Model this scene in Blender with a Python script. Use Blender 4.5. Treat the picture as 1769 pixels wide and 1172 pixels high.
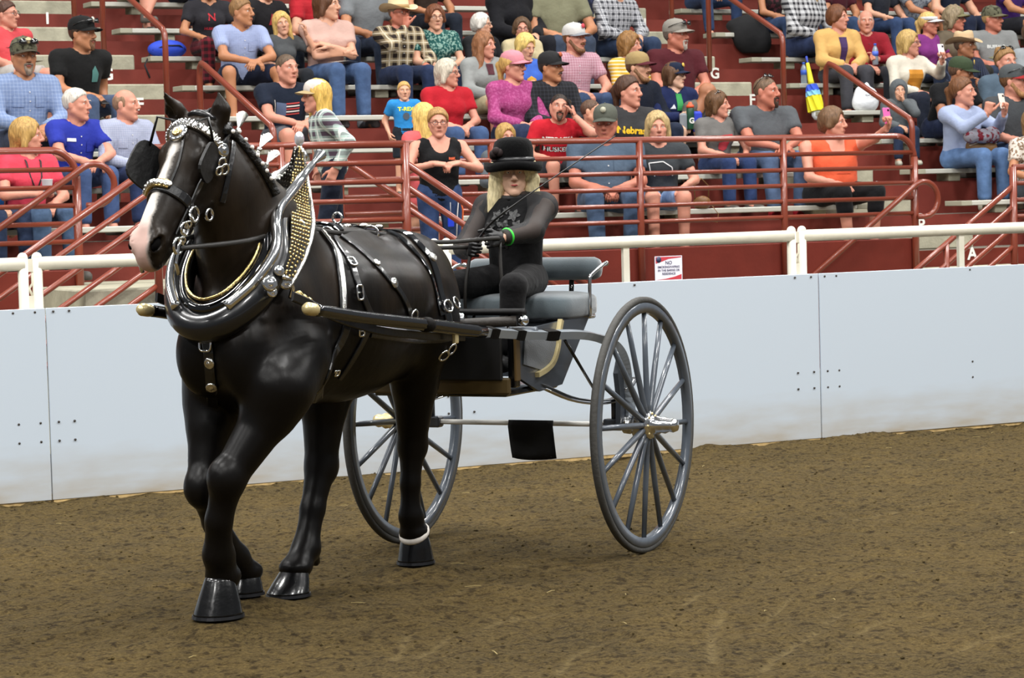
import bpy, math, random
import numpy as np
from mathutils import Vector, Matrix
from mathutils.bvhtree import BVHTree
for _o in list(bpy.data.objects): bpy.data.objects.remove(_o)
SC = bpy.context.scene
COL = SC.collection
RNG = random.Random(7)

# ------------------------------------------------------------------ camera
F_PX, PITCH, ROLL, YAW, CAM_H, CAM_D = 4400.0, .0558906, .0264404, .4779748, 1.710650, 14.369740
def _cam_basis():
    f = np.array([math.sin(YAW)*math.cos(PITCH), math.cos(YAW)*math.cos(PITCH), -math.sin(PITCH)])
    r = np.array([math.cos(YAW), -math.sin(YAW), 0.0]); d = np.cross(f, r)
    c, s = math.cos(ROLL), math.sin(ROLL)
    return np.array([c*r+s*d, -s*r+c*d, f])
CAMR = _cam_basis(); CAMO = np.array([0.0, -CAM_D, CAM_H])
cam = bpy.data.cameras.new('camera'); camo = bpy.data.objects.new('camera', cam); COL.objects.link(camo)
cam.sensor_width = 36.0; cam.lens = F_PX/1769.0*36.0; cam.clip_end = 200
_m = Matrix.Identity(4)
for _i in range(3):
    _m[_i][0] = CAMR[0][_i]; _m[_i][1] = -CAMR[1][_i]; _m[_i][2] = -CAMR[2][_i]; _m[_i][3] = CAMO[_i]
camo.matrix_world = _m
SC.camera = camo
cam.dof.use_dof = True; cam.dof.focus_distance = 11.2; cam.dof.aperture_fstop = 14.0

# ------------------------------------------------------------------ light
SC.view_settings.view_transform = 'Standard'; SC.view_settings.look = 'None'
SC.view_settings.gamma = 1.0; SC.view_settings.use_curve_mapping = False
SC.view_settings.exposure = 0.0
W = bpy.data.worlds.new('world'); SC.world = W; W.use_nodes = True
W.node_tree.nodes['Background'].inputs[0].default_value = (.9, .95, 1.0, 1)
W.node_tree.nodes['Background'].inputs[1].default_value = .17
def lamp(x, y, z, sx, sy, e, col=(1, .985, .96)):
    l = bpy.data.lights.new('hall_lamp', 'AREA'); l.shape = 'RECTANGLE'; l.size = sx; l.size_y = sy
    l.energy = e; l.color = col
    o = bpy.data.objects.new('hall_lamp', l); COL.objects.link(o); o.location = (x, y, z)
    return o
for _x in (-8, -1, 6, 13, 20):
    for _y in (-14, -7, 0, 7):
        lamp(_x, _y, 10.5, 1.5, 1.5, 640 if _y < 5 else 300)

# ------------------------------------------------------------------ pixel helpers (1769 x 1172 photograph)
def ray(px, py):
    return CAMR.T @ np.array([(px-884.5)/F_PX, (py-586.0)/F_PX, 1.0])
def at_y(px, py, Y):
    d = ray(px, py); t = (Y-CAMO[1])/d[1]; return CAMO + t*d
def to_px(P):
    q = CAMR @ (np.asarray(P, float)-CAMO); return 884.5+F_PX*q[0]/q[2], 586+F_PX*q[1]/q[2]
AX, AY, HEAD, TRACK = 5.7099070, -3.4282567, -2.4994346, 1.2861418
HV = np.array([math.cos(HEAD), math.sin(HEAD)]); NV = np.array([-HV[1], HV[0]])
def at_l(px, py, l):       # pixel + sideways offset from the cart's middle -> (s, l, z) in the cart's frame
    d = ray(px, py); a = d[:2] @ NV; t = (l-(CAMO[:2]-[AX, AY]) @ NV)/a
    P = CAMO + t*d; return np.array([(P[:2]-[AX, AY]) @ HV, l, P[2]])
def cw(p):                 # cart frame -> world
    q = np.array([AX, AY]) + p[0]*HV + p[1]*NV; return np.array([q[0], q[1], p[2]])
CARTM = Matrix(((HV[0], NV[0], 0, AX), (HV[1], NV[1], 0, AY), (0, 0, 1, 0), (0, 0, 0, 1)))

# ------------------------------------------------------------------ materials
def lin(h):
    if not isinstance(h, str): return tuple(h[:3])
    h = h.lstrip('#'); v = [int(h[i:i+2], 16)/255 for i in (0, 2, 4)]
    return tuple(c/12.92 if c <= .04045 else ((c+.055)/1.055)**2.4 for c in v)
MC = {}
def new_mat(name):
    m = bpy.data.materials.new(name); m.use_nodes = True
    nt = m.node_tree; b = nt.nodes['Principled BSDF']
    return m, nt, b
def nd(nt, t, **kw):
    n = nt.nodes.new(t)
    for k, v in kw.items():
        if k in n.inputs.keys(): n.inputs[k].default_value = v
        else: setattr(n, k, v)
    return n
def c4(c): c = lin(c); return (c[0], c[1], c[2], 1)
def mat(col, rough=.6, metal=0., bump=0., bscale=60., var=0., vscale=8., spec=.5, coat=0., stretch=None, name=None, sheen=0.):
    key = (str(col), rough, metal, bump, bscale, var, vscale, spec, coat, stretch, sheen)
    if key in MC: return MC[key]
    m, nt, b = new_mat(name or 'mat'); L = nt.links
    b.inputs['Base Color'].default_value = c4(col); b.inputs['Roughness'].default_value = rough
    b.inputs['Metallic'].default_value = metal; b.inputs['Specular IOR Level'].default_value = spec
    b.inputs['Coat Weight'].default_value = coat; b.inputs['Coat Roughness'].default_value = .08
    if sheen: b.inputs['Sheen Weight'].default_value = sheen
    if bump or var:
        tc = nd(nt, 'ShaderNodeTexCoord'); mp = nd(nt, 'ShaderNodeMapping')
        if stretch: mp.inputs['Scale'].default_value = stretch
        L.new(tc.outputs['Object'], mp.inputs['Vector'])
    if bump:
        n = nd(nt, 'ShaderNodeTexNoise', Scale=bscale, Detail=4.0); L.new(mp.outputs[0], n.inputs['Vector'])
        bp = nd(nt, 'ShaderNodeBump', Strength=bump, Distance=.01); L.new(n.outputs[0], bp.inputs['Height'])
        L.new(bp.outputs[0], b.inputs['Normal'])
    if var:
        n = nd(nt, 'ShaderNodeTexNoise', Scale=vscale, Detail=5.0); L.new(mp.outputs[0], n.inputs['Vector'])
        r = nd(nt, 'ShaderNodeValToRGB'); c = lin(col)
        r.color_ramp.elements[0].position = .3; r.color_ramp.elements[1].position = .7
        r.color_ramp.elements[0].color = (*[x*(1-var) for x in c], 1)
        r.color_ramp.elements[1].color = (*[min(1, x*(1+var)) for x in c], 1)
        L.new(n.outputs[0], r.inputs[0]); L.new(r.outputs[0], b.inputs['Base Color'])
    MC[key] = m; return m
def dy(c): c = lin(c); return (c[0]*.80, c[1]*.80, c[2]*.80, 1)
def cloth(col, pat=None, c2='#ffffff', c3=None, size=.05, rough=.85):
    """woven cloth: plain, plaid, check, stripe, speckle or denim; pattern laid out in the garment's own coordinates"""
    key = ('cloth', str(col), pat, str(c2), str(c3), size)
    if key in MC: return MC[key]
    m, nt, b = new_mat('cloth'); L = nt.links
    b.inputs['Roughness'].default_value = rough; b.inputs['Specular IOR Level'].default_value = .2
    b.inputs['Sheen Weight'].default_value = .04
    tc = nd(nt, 'ShaderNodeTexCoord')
    n = nd(nt, 'ShaderNodeTexNoise', Scale=14.0, Detail=3.0); L.new(tc.outputs['Object'], n.inputs['Vector'])
    bp = nd(nt, 'ShaderNodeBump', Strength=.55, Distance=.02); L.new(n.outputs[0], bp.inputs['Height']); L.new(bp.outputs[0], b.inputs['Normal'])
    base = nd(nt, 'ShaderNodeMix', data_type='RGBA'); base.inputs[6].default_value = dy(col)
    base.inputs[7].default_value = dy(c2); base.inputs[0].default_value = 0
    def band(axis, sc, lo, hi, off=0.0):
        s = nd(nt, 'ShaderNodeSeparateXYZ'); L.new(tc.outputs['Object'], s.inputs[0])
        a = nd(nt, 'ShaderNodeMath', operation='MULTIPLY_ADD'); a.inputs[1].default_value = 1/sc; a.inputs[2].default_value = 50.0+off
        L.new(s.outputs[axis], a.inputs[0])
        f = nd(nt, 'ShaderNodeMath', operation='FRACT'); L.new(a.outputs[0], f.inputs[0])
        g = nd(nt, 'ShaderNodeMath', operation='LESS_THAN'); g.inputs[1].default_value = hi; L.new(f.outputs[0], g.inputs[0])
        return g.outputs[0]
    fac = None
    if pat in ('plaid', 'check'):
        w = .45 if pat == 'plaid' else .22
        h1 = band(2, size, 0, w); v1 = band(0, size, 0, w, .2)
        ad = nd(nt, 'ShaderNodeMath', operation='ADD'); L.new(h1, ad.inputs[0]); L.new(v1, ad.inputs[1])
        mu = nd(nt, 'ShaderNodeMath', operation='MULTIPLY'); mu.inputs[1].default_value = .5; L.new(ad.outputs[0], mu.inputs[0]); fac = mu.outputs[0]
    elif pat == 'stripe': fac = band(2, size, 0, .4)
    elif pat == 'vstripe': fac = band(0, size, 0, .3)
    elif pat in ('speckle', 'floral', 'denim', 'leopard'):
        v = nd(nt, 'ShaderNodeTexNoise', Scale=1.0/size, Detail=2.0 if pat != 'denim' else 6.0); L.new(tc.outputs['Object'], v.inputs['Vector'])
        r = nd(nt, 'ShaderNodeValToRGB'); e = r.color_ramp.elements
        e[0].position, e[1].position = (.5, .58) if pat != 'denim' else (.35, .75)
        L.new(v.outputs[0], r.inputs[0]); fac = r.outputs[0]
    if fac is not None: L.new(fac, base.inputs[0])
    out = base.outputs[2]
    if c3 and pat in ('plaid', 'check'):
        m2 = nd(nt, 'ShaderNodeMix', data_type='RGBA'); m2.inputs[7].default_value = dy(c3); L.new(out, m2.inputs[6])
        h = band(2, size, 0, .12, .35); v_ = band(0, size, 0, .12, .55)
        mx = nd(nt, 'ShaderNodeMath', operation='MAXIMUM'); L.new(h, mx.inputs[0]); L.new(v_, mx.inputs[1])
        L.new(mx.outputs[0], m2.inputs[0]); out = m2.outputs[2]
    L.new(out, b.inputs['Base Color'])
    MC[key] = m; return m

# ------------------------------------------------------------------ mesh helpers
def mesh_np(name, V, Q, smooth=True, mats=None, fmat=None):
    V = np.asarray(V, np.float32); me = bpy.data.meshes.new(name)
    me.vertices.add(len(V)); me.vertices.foreach_set('co', V.ravel())
    Q = np.asarray(Q, np.int32); k = Q.shape[1]
    me.loops.add(Q.size); me.loops.foreach_set('vertex_index', Q.ravel())
    me.polygons.add(len(Q)); me.polygons.foreach_set('loop_start', np.arange(0, Q.size, k, dtype=np.int32))
    if smooth: me.polygons.foreach_set('use_smooth', np.ones(len(Q), bool))
    for m in mats or []: me.materials.append(m)
    if fmat is not None: me.polygons.foreach_set('material_index', np.asarray(fmat, np.int32))
    me.update(calc_edges=True); return me
class MB:
    """collects shapes, then links them as one mesh object"""
    def __init__(s): s.v = []; s.f = []; s.sm = []; s.mi = []; s.cur = 0
    def add(s, V, F, smooth=False):
        o = len(s.v); s.v += [tuple(map(float, p)) for p in V]; s.f += [tuple(i+o for i in f) for f in F]
        s.sm += [smooth]*len(F); s.mi += [s.cur]*len(F); return s
    def box(s, c, d, R=None, bev=0.0):
        hx, hy, hz = d[0]/2, d[1]/2, d[2]/2; P = []; b = min(bev, hx*.9, hy*.9, hz*.9)
        if b <= 0:
            P = [(x, y, z) for x in (-hx, hx) for y in (-hy, hy) for z in (-hz, hz)]
            F = [(0,1,3,2),(4,6,7,5),(0,4,5,1),(2,3,7,6),(0,2,6,4),(1,5,7,3)]
        else:
            idx = {}
            for x in (-1, 1):
                for y in (-1, 1):
                    for z in (-1, 1):
                        for a in range(3):
                            idx[(x,y,z,a)] = len(P)
                            P.append((x*(hx-(b if a != 0 else 0)), y*(hy-(b if a != 1 else 0)), z*(hz-(b if a != 2 else 0))))
            F = []
            for a in range(3):
                u, w = [(1,2),(2,0),(0,1)][a]
                for sg in (-1, 1):
                    q = []
                    for (p, r) in ((-1,-1),(1,-1),(1,1),(-1,1)):
                        k = [0,0,0]; k[a] = sg; k[u] = p; k[w] = r; q.append(idx[(*k, a)])
                    F.append(tuple(q if sg > 0 else q[::-1]))
            for a in range(3):
                u, w = [(1,2),(2,0),(0,1)][a]
                for p in (-1, 1):
                    for r in (-1, 1):
                        k0 = [0,0,0]; k0[u] = p; k0[w] = r; k1 = list(k0); k0[a] = -1; k1[a] = 1
                        q = [idx[(*k0,u)], idx[(*k1,u)], idx[(*k1,w)], idx[(*k0,w)]]
                        F.append(tuple(q if p*r > 0 else q[::-1]))
            for x in (-1, 1):
                for y in (-1, 1):
                    for z in (-1, 1):
                        q = [idx[(x,y,z,0)], idx[(x,y,z,1)], idx[(x,y,z,2)]]
                        F.append(tuple(q if x*y*z > 0 else q[::-1]))
        P = [np.array(p) for p in P]
        if R is not None: P = [R @ p for p in P]
        s.add([p+np.array(c, float) for p in P], F); return s
    def tube(s, pts, r, n=10, closed=False, cap=True, flat=None, up=None):
        pts = [np.array(p, float) for p in pts]; N = len(pts)
        rr = list(r) if hasattr(r, '__len__') else [r]*N
        T = []
        for i in range(N):
            a = pts[(i-1) % N] if (closed or i > 0) else pts[i]; b = pts[(i+1) % N] if (closed or i < N-1) else pts[i]
            t = b-a; T.append(t/(np.linalg.norm(t)+1e-12))
        u = np.array(up if up is not None else ([0,0,1] if abs(T[0][2]) < .9 else [1,0,0]), float)
        V = []
        for i in range(N):
            u = (np.array(up, float) if up is not None else u); u = u-T[i]*(u @ T[i]); u /= np.linalg.norm(u)+1e-12; w = np.cross(T[i], u)
            for k in range(n):
                a = 2*math.pi*(k+.5*(n == 4))/n; q = 1.0 if flat is None else flat
                V.append(pts[i]+rr[i]*(math.cos(a)*w+math.sin(a)*u*q))
        F = []
        for i in range(N if closed else N-1):
            j = (i+1) % N
            for k in range(n):
                k2 = (k+1) % n; F.append((i*n+k, i*n+k2, j*n+k2, j*n+k))
        if cap and not closed: F.append(tuple(range(n))[::-1]); F.append(tuple((N-1)*n+k for k in range(n)))
        s.add(V, F, n > 4); return s
    def lathe(s, prof, n=24, c=(0,0,0), R=None):
        """prof: list of (radius, height) about the local z axis"""
        V = []; c = np.array(c, float)
        for (r, z) in prof:
            for k in range(n):
                a = 2*math.pi*k/n; p = np.array([r*math.cos(a), r*math.sin(a), z])
                V.append((R @ p if R is not None else p)+c)
        F = []
        for i in range(len(prof)-1):
            for k in range(n):
                k2 = (k+1) % n; F.append((i*n+k, i*n+k2, (i+1)*n+k2, (i+1)*n+k))
        F.append(tuple(range(n))[::-1]); F.append(tuple((len(prof)-1)*n+k for k in range(n)))
        s.add(V, F, True); return s
    def ball(s, c, r, n=10, m=7, R=None):
        r = r if hasattr(r, '__len__') else (r, r, r); V = []; c = np.array(c, float)
        V.append((0,0,-1))
        for i in range(1, m):
            ph = -math.pi/2+math.pi*i/m
            for k in range(n): V.append((math.cos(ph)*math.cos(2*math.pi*k/n), math.cos(ph)*math.sin(2*math.pi*k/n), math.sin(ph)))
        V.append((0,0,1)); F = []
        for k in range(n):
            F.append((0, 1+(k+1) % n, 1+k)); F.append((len(V)-1, len(V)-1-n+k, len(V)-1-n+(k+1) % n))
        for i in range(m-2):
            for k in range(n): a = 1+i*n+k; b = 1+i*n+(k+1) % n; F.append((a, b, b+n, a+n))
        W_ = [np.array(p)*r for p in V]
        if R is not None: W_ = [R @ p for p in W_]
        s.add([p+c for p in W_], F, True); return s
    def prism(s, poly, a, b, axis=1):
        """extrude a 2D polygon (two remaining axes in order) from a to b along axis"""
        n = len(poly); V = []
        for t in (a, b):
            for (u, w) in poly:
                p = [0,0,0]; o = [i for i in range(3) if i != axis]; p[o[0]] = u; p[o[1]] = w; p[axis] = t; V.append(p)
        F = [tuple(range(n)), tuple(range(2*n-1, n-1, -1))]
        for i in range(n): j = (i+1) % n; F.append((i, i+n, j+n, j))
        s.add(V, F); return s
    def build(s, name, m, parent=None, recalc=True):
        me = bpy.data.meshes.new(name); me.from_pydata(s.v, [], s.f)
        for x in (m if isinstance(m, (list, tuple)) else [m]): me.materials.append(x)
        me.polygons.foreach_set('use_smooth', s.sm); me.polygons.foreach_set('material_index', s.mi)
        if recalc:
            import bmesh
            b = bmesh.new(); b.from_mesh(me); bmesh.ops.recalc_face_normals(b, faces=b.faces[:]); b.to_mesh(me); b.free()
        me.update(); return link(name, me, parent)
def link(name, me, parent=None, mtx=None):
    o = bpy.data.objects.new(name, me); COL.objects.link(o)
    if parent is not None: o.parent = parent
    if mtx is not None: o.matrix_local = mtx
    return o
def tag(o, label=None, cat=None, group=None, kind=None):
    if label: o['label'] = label
    if cat: o['category'] = cat
    if group: o['group'] = group
    if kind: o['kind'] = kind
    return o
def empty(name, mtx=None, loc=None, rz=0.0, label=None, cat=None, group=None, kind=None):
    o = bpy.data.objects.new(name, None); COL.objects.link(o); o.empty_display_size = .1
    if mtx is not None: o.matrix_world = mtx
    if loc is not None: o.location = tuple(loc); o.rotation_euler = (0, 0, rz)
    return tag(o, label, cat, group, kind)
def text_mesh(s, size, align='CENTER', bold=.0, extrude=0.0):
    cu = bpy.data.curves.new('text', 'FONT'); cu.body = s; cu.size = size; cu.align_x = align; cu.align_y = 'CENTER'
    cu.offset = bold; cu.extrude = extrude; cu.resolution_u = 3
    o = bpy.data.objects.new('text', cu); COL.objects.link(o)
    dg = bpy.context.evaluated_depsgraph_get(); me = bpy.data.meshes.new_from_object(o.evaluated_get(dg))
    bpy.data.objects.remove(o); bpy.data.curves.remove(cu); return me
def unit(v): v = np.array(v, float); return v/(np.linalg.norm(v)+1e-12)
def frame(x, z):
    x = unit(x); y = unit(np.cross(z, x)); return np.array([x, y, np.cross(x, y)]).T
def zrot(a): c, s = math.cos(a), math.sin(a); return np.array([[c,-s,0],[s,c,0],[0,0,1]])
def xrot(a): c, s = math.cos(a), math.sin(a); return np.array([[1,0,0],[0,c,-s],[0,s,c]])
def yrot(a): c, s = math.cos(a), math.sin(a); return np.array([[c,0,s],[0,1,0],[-s,0,c]])
def m4(R, t=(0,0,0), s=1.0):
    M = Matrix.Identity(4)
    for i in range(3):
        for j in range(3): M[i][j] = float(R[i][j])*s
        M[i][3] = float(t[i])
    return M
def spline(pts, n=8, closed=False):
    P = [np.array(p, float) for p in pts]; N = len(P); out = []
    for i in range(N if closed else N-1):
        g = (lambda k: P[k % N]) if closed else (lambda k: P[min(max(k, 0), N-1)])
        a, b, c, d = g(i-1), g(i), g(i+1), g(i+2)
        for t in np.linspace(0, 1, n, endpoint=False):
            out.append(.5*((2*b)+(-a+c)*t+(2*a-5*b+4*c-d)*t*t+(-a+3*b-3*c+d)*t**3))
    if not closed: out.append(P[-1])
    return out

# ------------------------------------------------------------------ smooth body fields -> one continuous surface
class Field:
    def __init__(s, xs, ys, zs):
        s.ax = [np.asarray(a, np.float32) for a in (xs, ys, zs)]; s.v = np.full([len(a) for a in s.ax], 10.0, np.float32)
    @staticmethod
    def grid(lo, hi, h): return Field(*[np.arange(lo[i], hi[i]+h, h) for i in range(3)])
    def _sl(s, lo, hi):
        r = []
        for a, l, h in zip(s.ax, lo, hi):
            i, j = np.searchsorted(a, l), np.searchsorted(a, h); r.append(slice(max(0, i-1), min(len(a), j+1)))
        return tuple(r)
    def _pts(s, sl):
        return np.meshgrid(*[a[q] for a, q in zip(s.ax, sl)], indexing='ij', sparse=True)
    def op(s, lo, hi, fn, k, sub=False):
        sl = s._sl(lo, hi); V = s.v[sl]
        if V.size == 0: return
        d = fn(*s._pts(sl)).astype(np.float32)
        if sub: a, b = -V, d; h = np.maximum(k-np.abs(a-b), 0)/k if k > 0 else 0; s.v[sl] = -(np.minimum(a, b)-h*h*k*.25)
        elif k > 0: h = np.maximum(k-np.abs(V-d), 0)/k; s.v[sl] = np.minimum(V, d)-h*h*k*.25
        else: s.v[sl] = np.minimum(V, d)
    def cone(s, a, b, ra, rb, k=.03, lat=None, sub=False, clip=None, noise=0.0):
        """tapered limb from a to b; lat=(axis, factor) makes it thinner along that axis"""
        a = np.array(a, float); b = np.array(b, float); m = max(ra, rb)+k+.03
        lo = np.minimum(a, b)-m; hi = np.maximum(a, b)+m; ab = b-a; L = ab @ ab+1e-12
        def fn(x, y, z):
            p = [x-a[0], y-a[1], z-a[2]]; q = list(ab)
            if lat: p[lat[0]] = p[lat[0]]*lat[1]; q[lat[0]] *= lat[1]
            LL = q[0]**2+q[1]**2+q[2]**2+1e-12
            t = np.clip((p[0]*q[0]+p[1]*q[1]+p[2]*q[2])/LL, 0, 1)
            d = np.sqrt((p[0]-t*q[0])**2+(p[1]-t*q[1])**2+(p[2]-t*q[2])**2)-(ra+(rb-ra)*t)
            if clip is not None:
                c, n = clip; d = np.maximum(d, (x-c[0])*n[0]+(y-c[1])*n[1]+(z-c[2])*n[2])
            if noise: d = d+noise*np.sin(x*61+1)*np.sin(y*57+2)*np.sin(z*49)
            return d
        s.op(lo, hi, fn, k, sub)
    def ell(s, c, r, k=.03, R=None, sub=False, noise=0.0, clip=None):
        c = np.array(c, float); r = np.array(r, float); m = (r.max() if R is not None else r)+k+.03
        def fn(x, y, z):
            p = [x-c[0], y-c[1], z-c[2]]
            if R is not None: p = [R[0][i]*p[0]+R[1][i]*p[1]+R[2][i]*p[2] for i in range(3)]
            k0 = np.sqrt((p[0]/r[0])**2+(p[1]/r[1])**2+(p[2]/r[2])**2)
            k1 = np.sqrt((p[0]/r[0]**2)**2+(p[1]/r[1]**2)**2+(p[2]/r[2]**2)**2)+1e-9
            d = k0*(k0-1)/k1
            if noise: d = d+noise*np.sin(x*83+1)*np.sin(y*77+2)*np.sin(z*69)
            if clip is not None: d = np.maximum(d, (x-clip[0][0])*clip[1][0]+(y-clip[0][1])*clip[1][1]+(z-clip[0][2])*clip[1][2])
            return d
        s.op(c-m, c+m, fn, k, sub)
    def cut(s, c, n, lo=(-9,-9,-9), hi=(9,9,9)):
        """remove everything on the side n points to"""
        def fn(x, y, z): return -((x-c[0])*n[0]+(y-c[1])*n[1]+(z-c[2])*n[2])+0*x+0*y+0*z
        s.op(lo, hi, fn, 0.0, True) if False else s._cut(c, n, lo, hi)
    def _cut(s, c, n, lo, hi):
        sl = s._sl(lo, hi); x, y, z = s._pts(sl)
        s.v[sl] = np.maximum(s.v[sl], (x-c[0])*n[0]+(y-c[1])*n[1]+(z-c[2])*n[2])
    def mesh(s):
        v = s.v; X, Y, Z = s.ax; S = v < 0
        if not S.any(): return np.zeros((0,3), np.float32), np.zeros((0,4), np.int32)
        # pad-free: crop to the occupied box
        idx = [np.where(S.any(axis=tuple(j for j in range(3) if j != i)))[0] for i in range(3)]
        sl = tuple(slice(max(0, q[0]-1), q[-1]+2) for q in idx); v = v[sl]; S = S[sl]; X, Y, Z = X[sl[0]], Y[sl[1]], Z[sl[2]]
        nx, ny, nz = v.shape
        c = np.zeros((nx-1, ny-1, nz-1), np.int8)
        for a in (0,1):
            for b in (0,1):
                for d in (0,1): c += S[a:nx-1+a, b:ny-1+b, d:nz-1+d]
        act = (c > 0) & (c < 8); I = np.argwhere(act); vid = np.full(act.shape, -1, np.int32); vid[act] = np.arange(len(I))
        i, j, k = I.T; acc = np.zeros((len(I), 3)); cnt = np.zeros(len(I))
        for (a, b) in [((0,0,0),(1,0,0)),((0,1,0),(1,1,0)),((0,0,1),(1,0,1)),((0,1,1),(1,1,1)),((0,0,0),(0,1,0)),((1,0,0),(1,1,0)),((0,0,1),(0,1,1)),((1,0,1),(1,1,1)),((0,0,0),(0,0,1)),((1,0,0),(1,0,1)),((0,1,0),(0,1,1)),((1,1,0),(1,1,1))]:
            va = v[i+a[0], j+a[1], k+a[2]]; vb = v[i+b[0], j+b[1], k+b[2]]; mk = (va < 0) != (vb < 0)
            t = np.where(mk, va/np.where(mk, va-vb, 1), 0)
            P = np.stack([X[i+a[0]]+(X[i+b[0]]-X[i+a[0]])*t, Y[j+a[1]]+(Y[j+b[1]]-Y[j+a[1]])*t, Z[k+a[2]]+(Z[k+b[2]]-Z[k+a[2]])*t], 1)
            acc += P*mk[:, None]; cnt += mk
        V = acc/cnt[:, None]; Q = []
        e = S[:-1,1:-1,1:-1] != S[1:,1:-1,1:-1]; a, b, d = np.argwhere(e).T; b = b+1; d = d+1
        q = np.stack([vid[a,b-1,d-1], vid[a,b,d-1], vid[a,b,d], vid[a,b-1,d]], 1); fl = ~S[a,b,d]; q[fl] = q[fl][:, ::-1]; Q.append(q)
        e = S[1:-1,:-1,1:-1] != S[1:-1,1:,1:-1]; a, b, d = np.argwhere(e).T; a = a+1; d = d+1
        q = np.stack([vid[a-1,b,d-1], vid[a-1,b,d], vid[a,b,d], vid[a,b,d-1]], 1); fl = ~S[a,b,d]; q[fl] = q[fl][:, ::-1]; Q.append(q)
        e = S[1:-1,1:-1,:-1] != S[1:-1,1:-1,1:]; a, b, d = np.argwhere(e).T; a = a+1; b = b+1
        q = np.stack([vid[a-1,b-1,d], vid[a,b-1,d], vid[a,b,d], vid[a-1,b,d]], 1); fl = ~S[a,b,d]; q[fl] = q[fl][:, ::-1]; Q.append(q)
        return V.astype(np.float32), np.concatenate(Q).astype(np.int32)
def join_np(parts):
    V = []; Q = []; n = 0
    for v, q in parts:
        V.append(v); Q.append(q+n); n += len(v)
    return np.concatenate(V), np.concatenate(Q)
def vnoise(x, y, seed=0):
    """smooth 2D value noise on arrays"""
    xi = np.floor(x).astype(np.int64); yi = np.floor(y).astype(np.int64); fx = x-xi; fy = y-yi
    fx = fx*fx*(3-2*fx); fy = fy*fy*(3-2*fy)
    def h(a, b):
        n = (a*374761393+b*668265263+seed*69069) & 0x7fffffff; n = ((n ^ (n >> 13))*1274126177) & 0x7fffffff
        return ((n ^ (n >> 16)) & 0xffff)/65535.0
    return (h(xi,yi)*(1-fx)+h(xi+1,yi)*fx)*(1-fy)+(h(xi,yi+1)*(1-fx)+h(xi+1,yi+1)*fx)*fy
# ------------------------------------------------------------------ the setting: dirt arena floor, grandstand, arena fence, railings
RED = mat('#66261c', .6, bump=.15, bscale=25, var=.14, vscale=3.0, spec=.2)
RISER = mat('#6f2f27', .6, bump=.15, bscale=25, var=.2, vscale=2.2, spec=.2)
REDPIPE = mat('#7c3826', .3, bump=.05, bscale=30, coat=.3)
CONC = mat('#a8a48f', .85, bump=.35, bscale=45, var=.16, vscale=9)
TREAD = mat('#6b655a', .9, bump=.3, bscale=40, var=.15, vscale=6)
ALU = mat('#c9c8bd', .45, metal=.15, bump=.05, bscale=80)
ALUEND = mat('#a29f8c', .6)
def zk(k): return 1.1286+.31*k
def yk(k): return 4.1917+.7072*k
def xl(k): return 8.06+.045*(6-k)          # left end of the middle benches on row nosing k
def xr(k): return 14.72

# dirt floor: worked arena footing, heaped a little along the fence
HOOFS = [tuple(cw(at_l(*q)-np.array([0, 0, .013]))) for q in ((379,1060,-.105), (424,1022,-.24), (500,1024,-.20), (719,968,-.045))]
# shallow scrapes left across the footing by hooves and wheels
SCRAPES = [[(1317,1083),(1340,1057),(1370,1033)],[(1313,1163),(1347,1133),(1380,1108),(1413,1093)],[(1230,1147),(1230,1097),(1250,1058)],[(1303,1010),(1340,993),(1393,982)],[(1183,1043),(1220,1027),(1257,1017)],[(1428,1072),(1460,1055)],[(1557,1002),(1583,992)],[(721,1141),(746,1123),(775,1105)],[(681,1141),(692,1119),(710,1099)],[(757,1058),(790,1038),(826,1021)],[(960,1170),(992,1134),(1036,1115)],[(873,989),(916,982)],[(1480,1090),(1540,1068),(1600,1062)],[(1640,1120),(1700,1100),(1769,1085)],[(1480,900),(1560,880),(1650,868)],[(1180,905),(1205,880)],[(560,1010),(640,985)],[(840,1085),(900,1068),(960,1062)]]
def gnd(px, py): d = ray(px, py); t = -CAMO[2]/d[2]; return (CAMO+t*d)[:2]
SCR = [spline([gnd(*p) for p in q], 4) for q in SCRAPES]
def drag(X, Y):
    m = np.zeros(np.broadcast(X, Y).shape)
    for i, q in enumerate(SCR):
        for a, b in zip(q[:-1], q[1:]):
            d = b-a; t = np.clip(((X-a[0])*d[0]+(Y-a[1])*d[1])/(d @ d), 0, 1); r = np.hypot(X-a[0]-t*d[0], Y-a[1]-t*d[1])
            m = np.maximum(m, np.exp(-(r/(.009+.005*(i % 3)))**2))
    return m*(.45+.55*vnoise(X*16, Y*16, 11))
def dirt_h(X, Y, scr=True):
    h = .030*(vnoise(X*.9, Y*.9, 1)-.5)+.022*(vnoise(X*3, Y*3.4, 2)-.5)+.016*(vnoise(X*9, Y*9, 3)-.5)+.011*(vnoise(X*24, Y*24, 4)-.5)+.007*(vnoise(X*55, Y*55, 6)-.5)
    c = vnoise(X*14, Y*14, 5); h += .03*np.clip(c-.72, 0, 1)
    h += .035*np.exp(-((Y+.03)/.16)**2)*(vnoise(X*7, Y*3, 8)-.35)
    # firm ground the horse trots over, level with its feet
    s = (X-AX)*HV[0]+(Y-AY)*HV[1]; l = (X-AX)*NV[0]+(Y-AY)*NV[1]
    h += .034*np.exp(-(((s-1.9)/1.1)**4+((l+.12)/.75)**4))
    for hx, hy, hz in HOOFS:
        w = np.exp(-(((X-hx)**2+(Y-hy)**2)/.20**2)**2); h = h*(1-w)+(hz-.006+.006*(vnoise(X*40, Y*40, 9)-.5))*w
    if scr: h = h-.010*drag(X, Y)
    return h-.001
xs = np.concatenate([np.arange(-12, 0, .5), np.arange(0, 14.5, .022), np.arange(14.5, 30, .5)])
ys = np.concatenate([np.arange(-20, -7.6, .5), np.arange(-7.6, .3, .022)])
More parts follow.
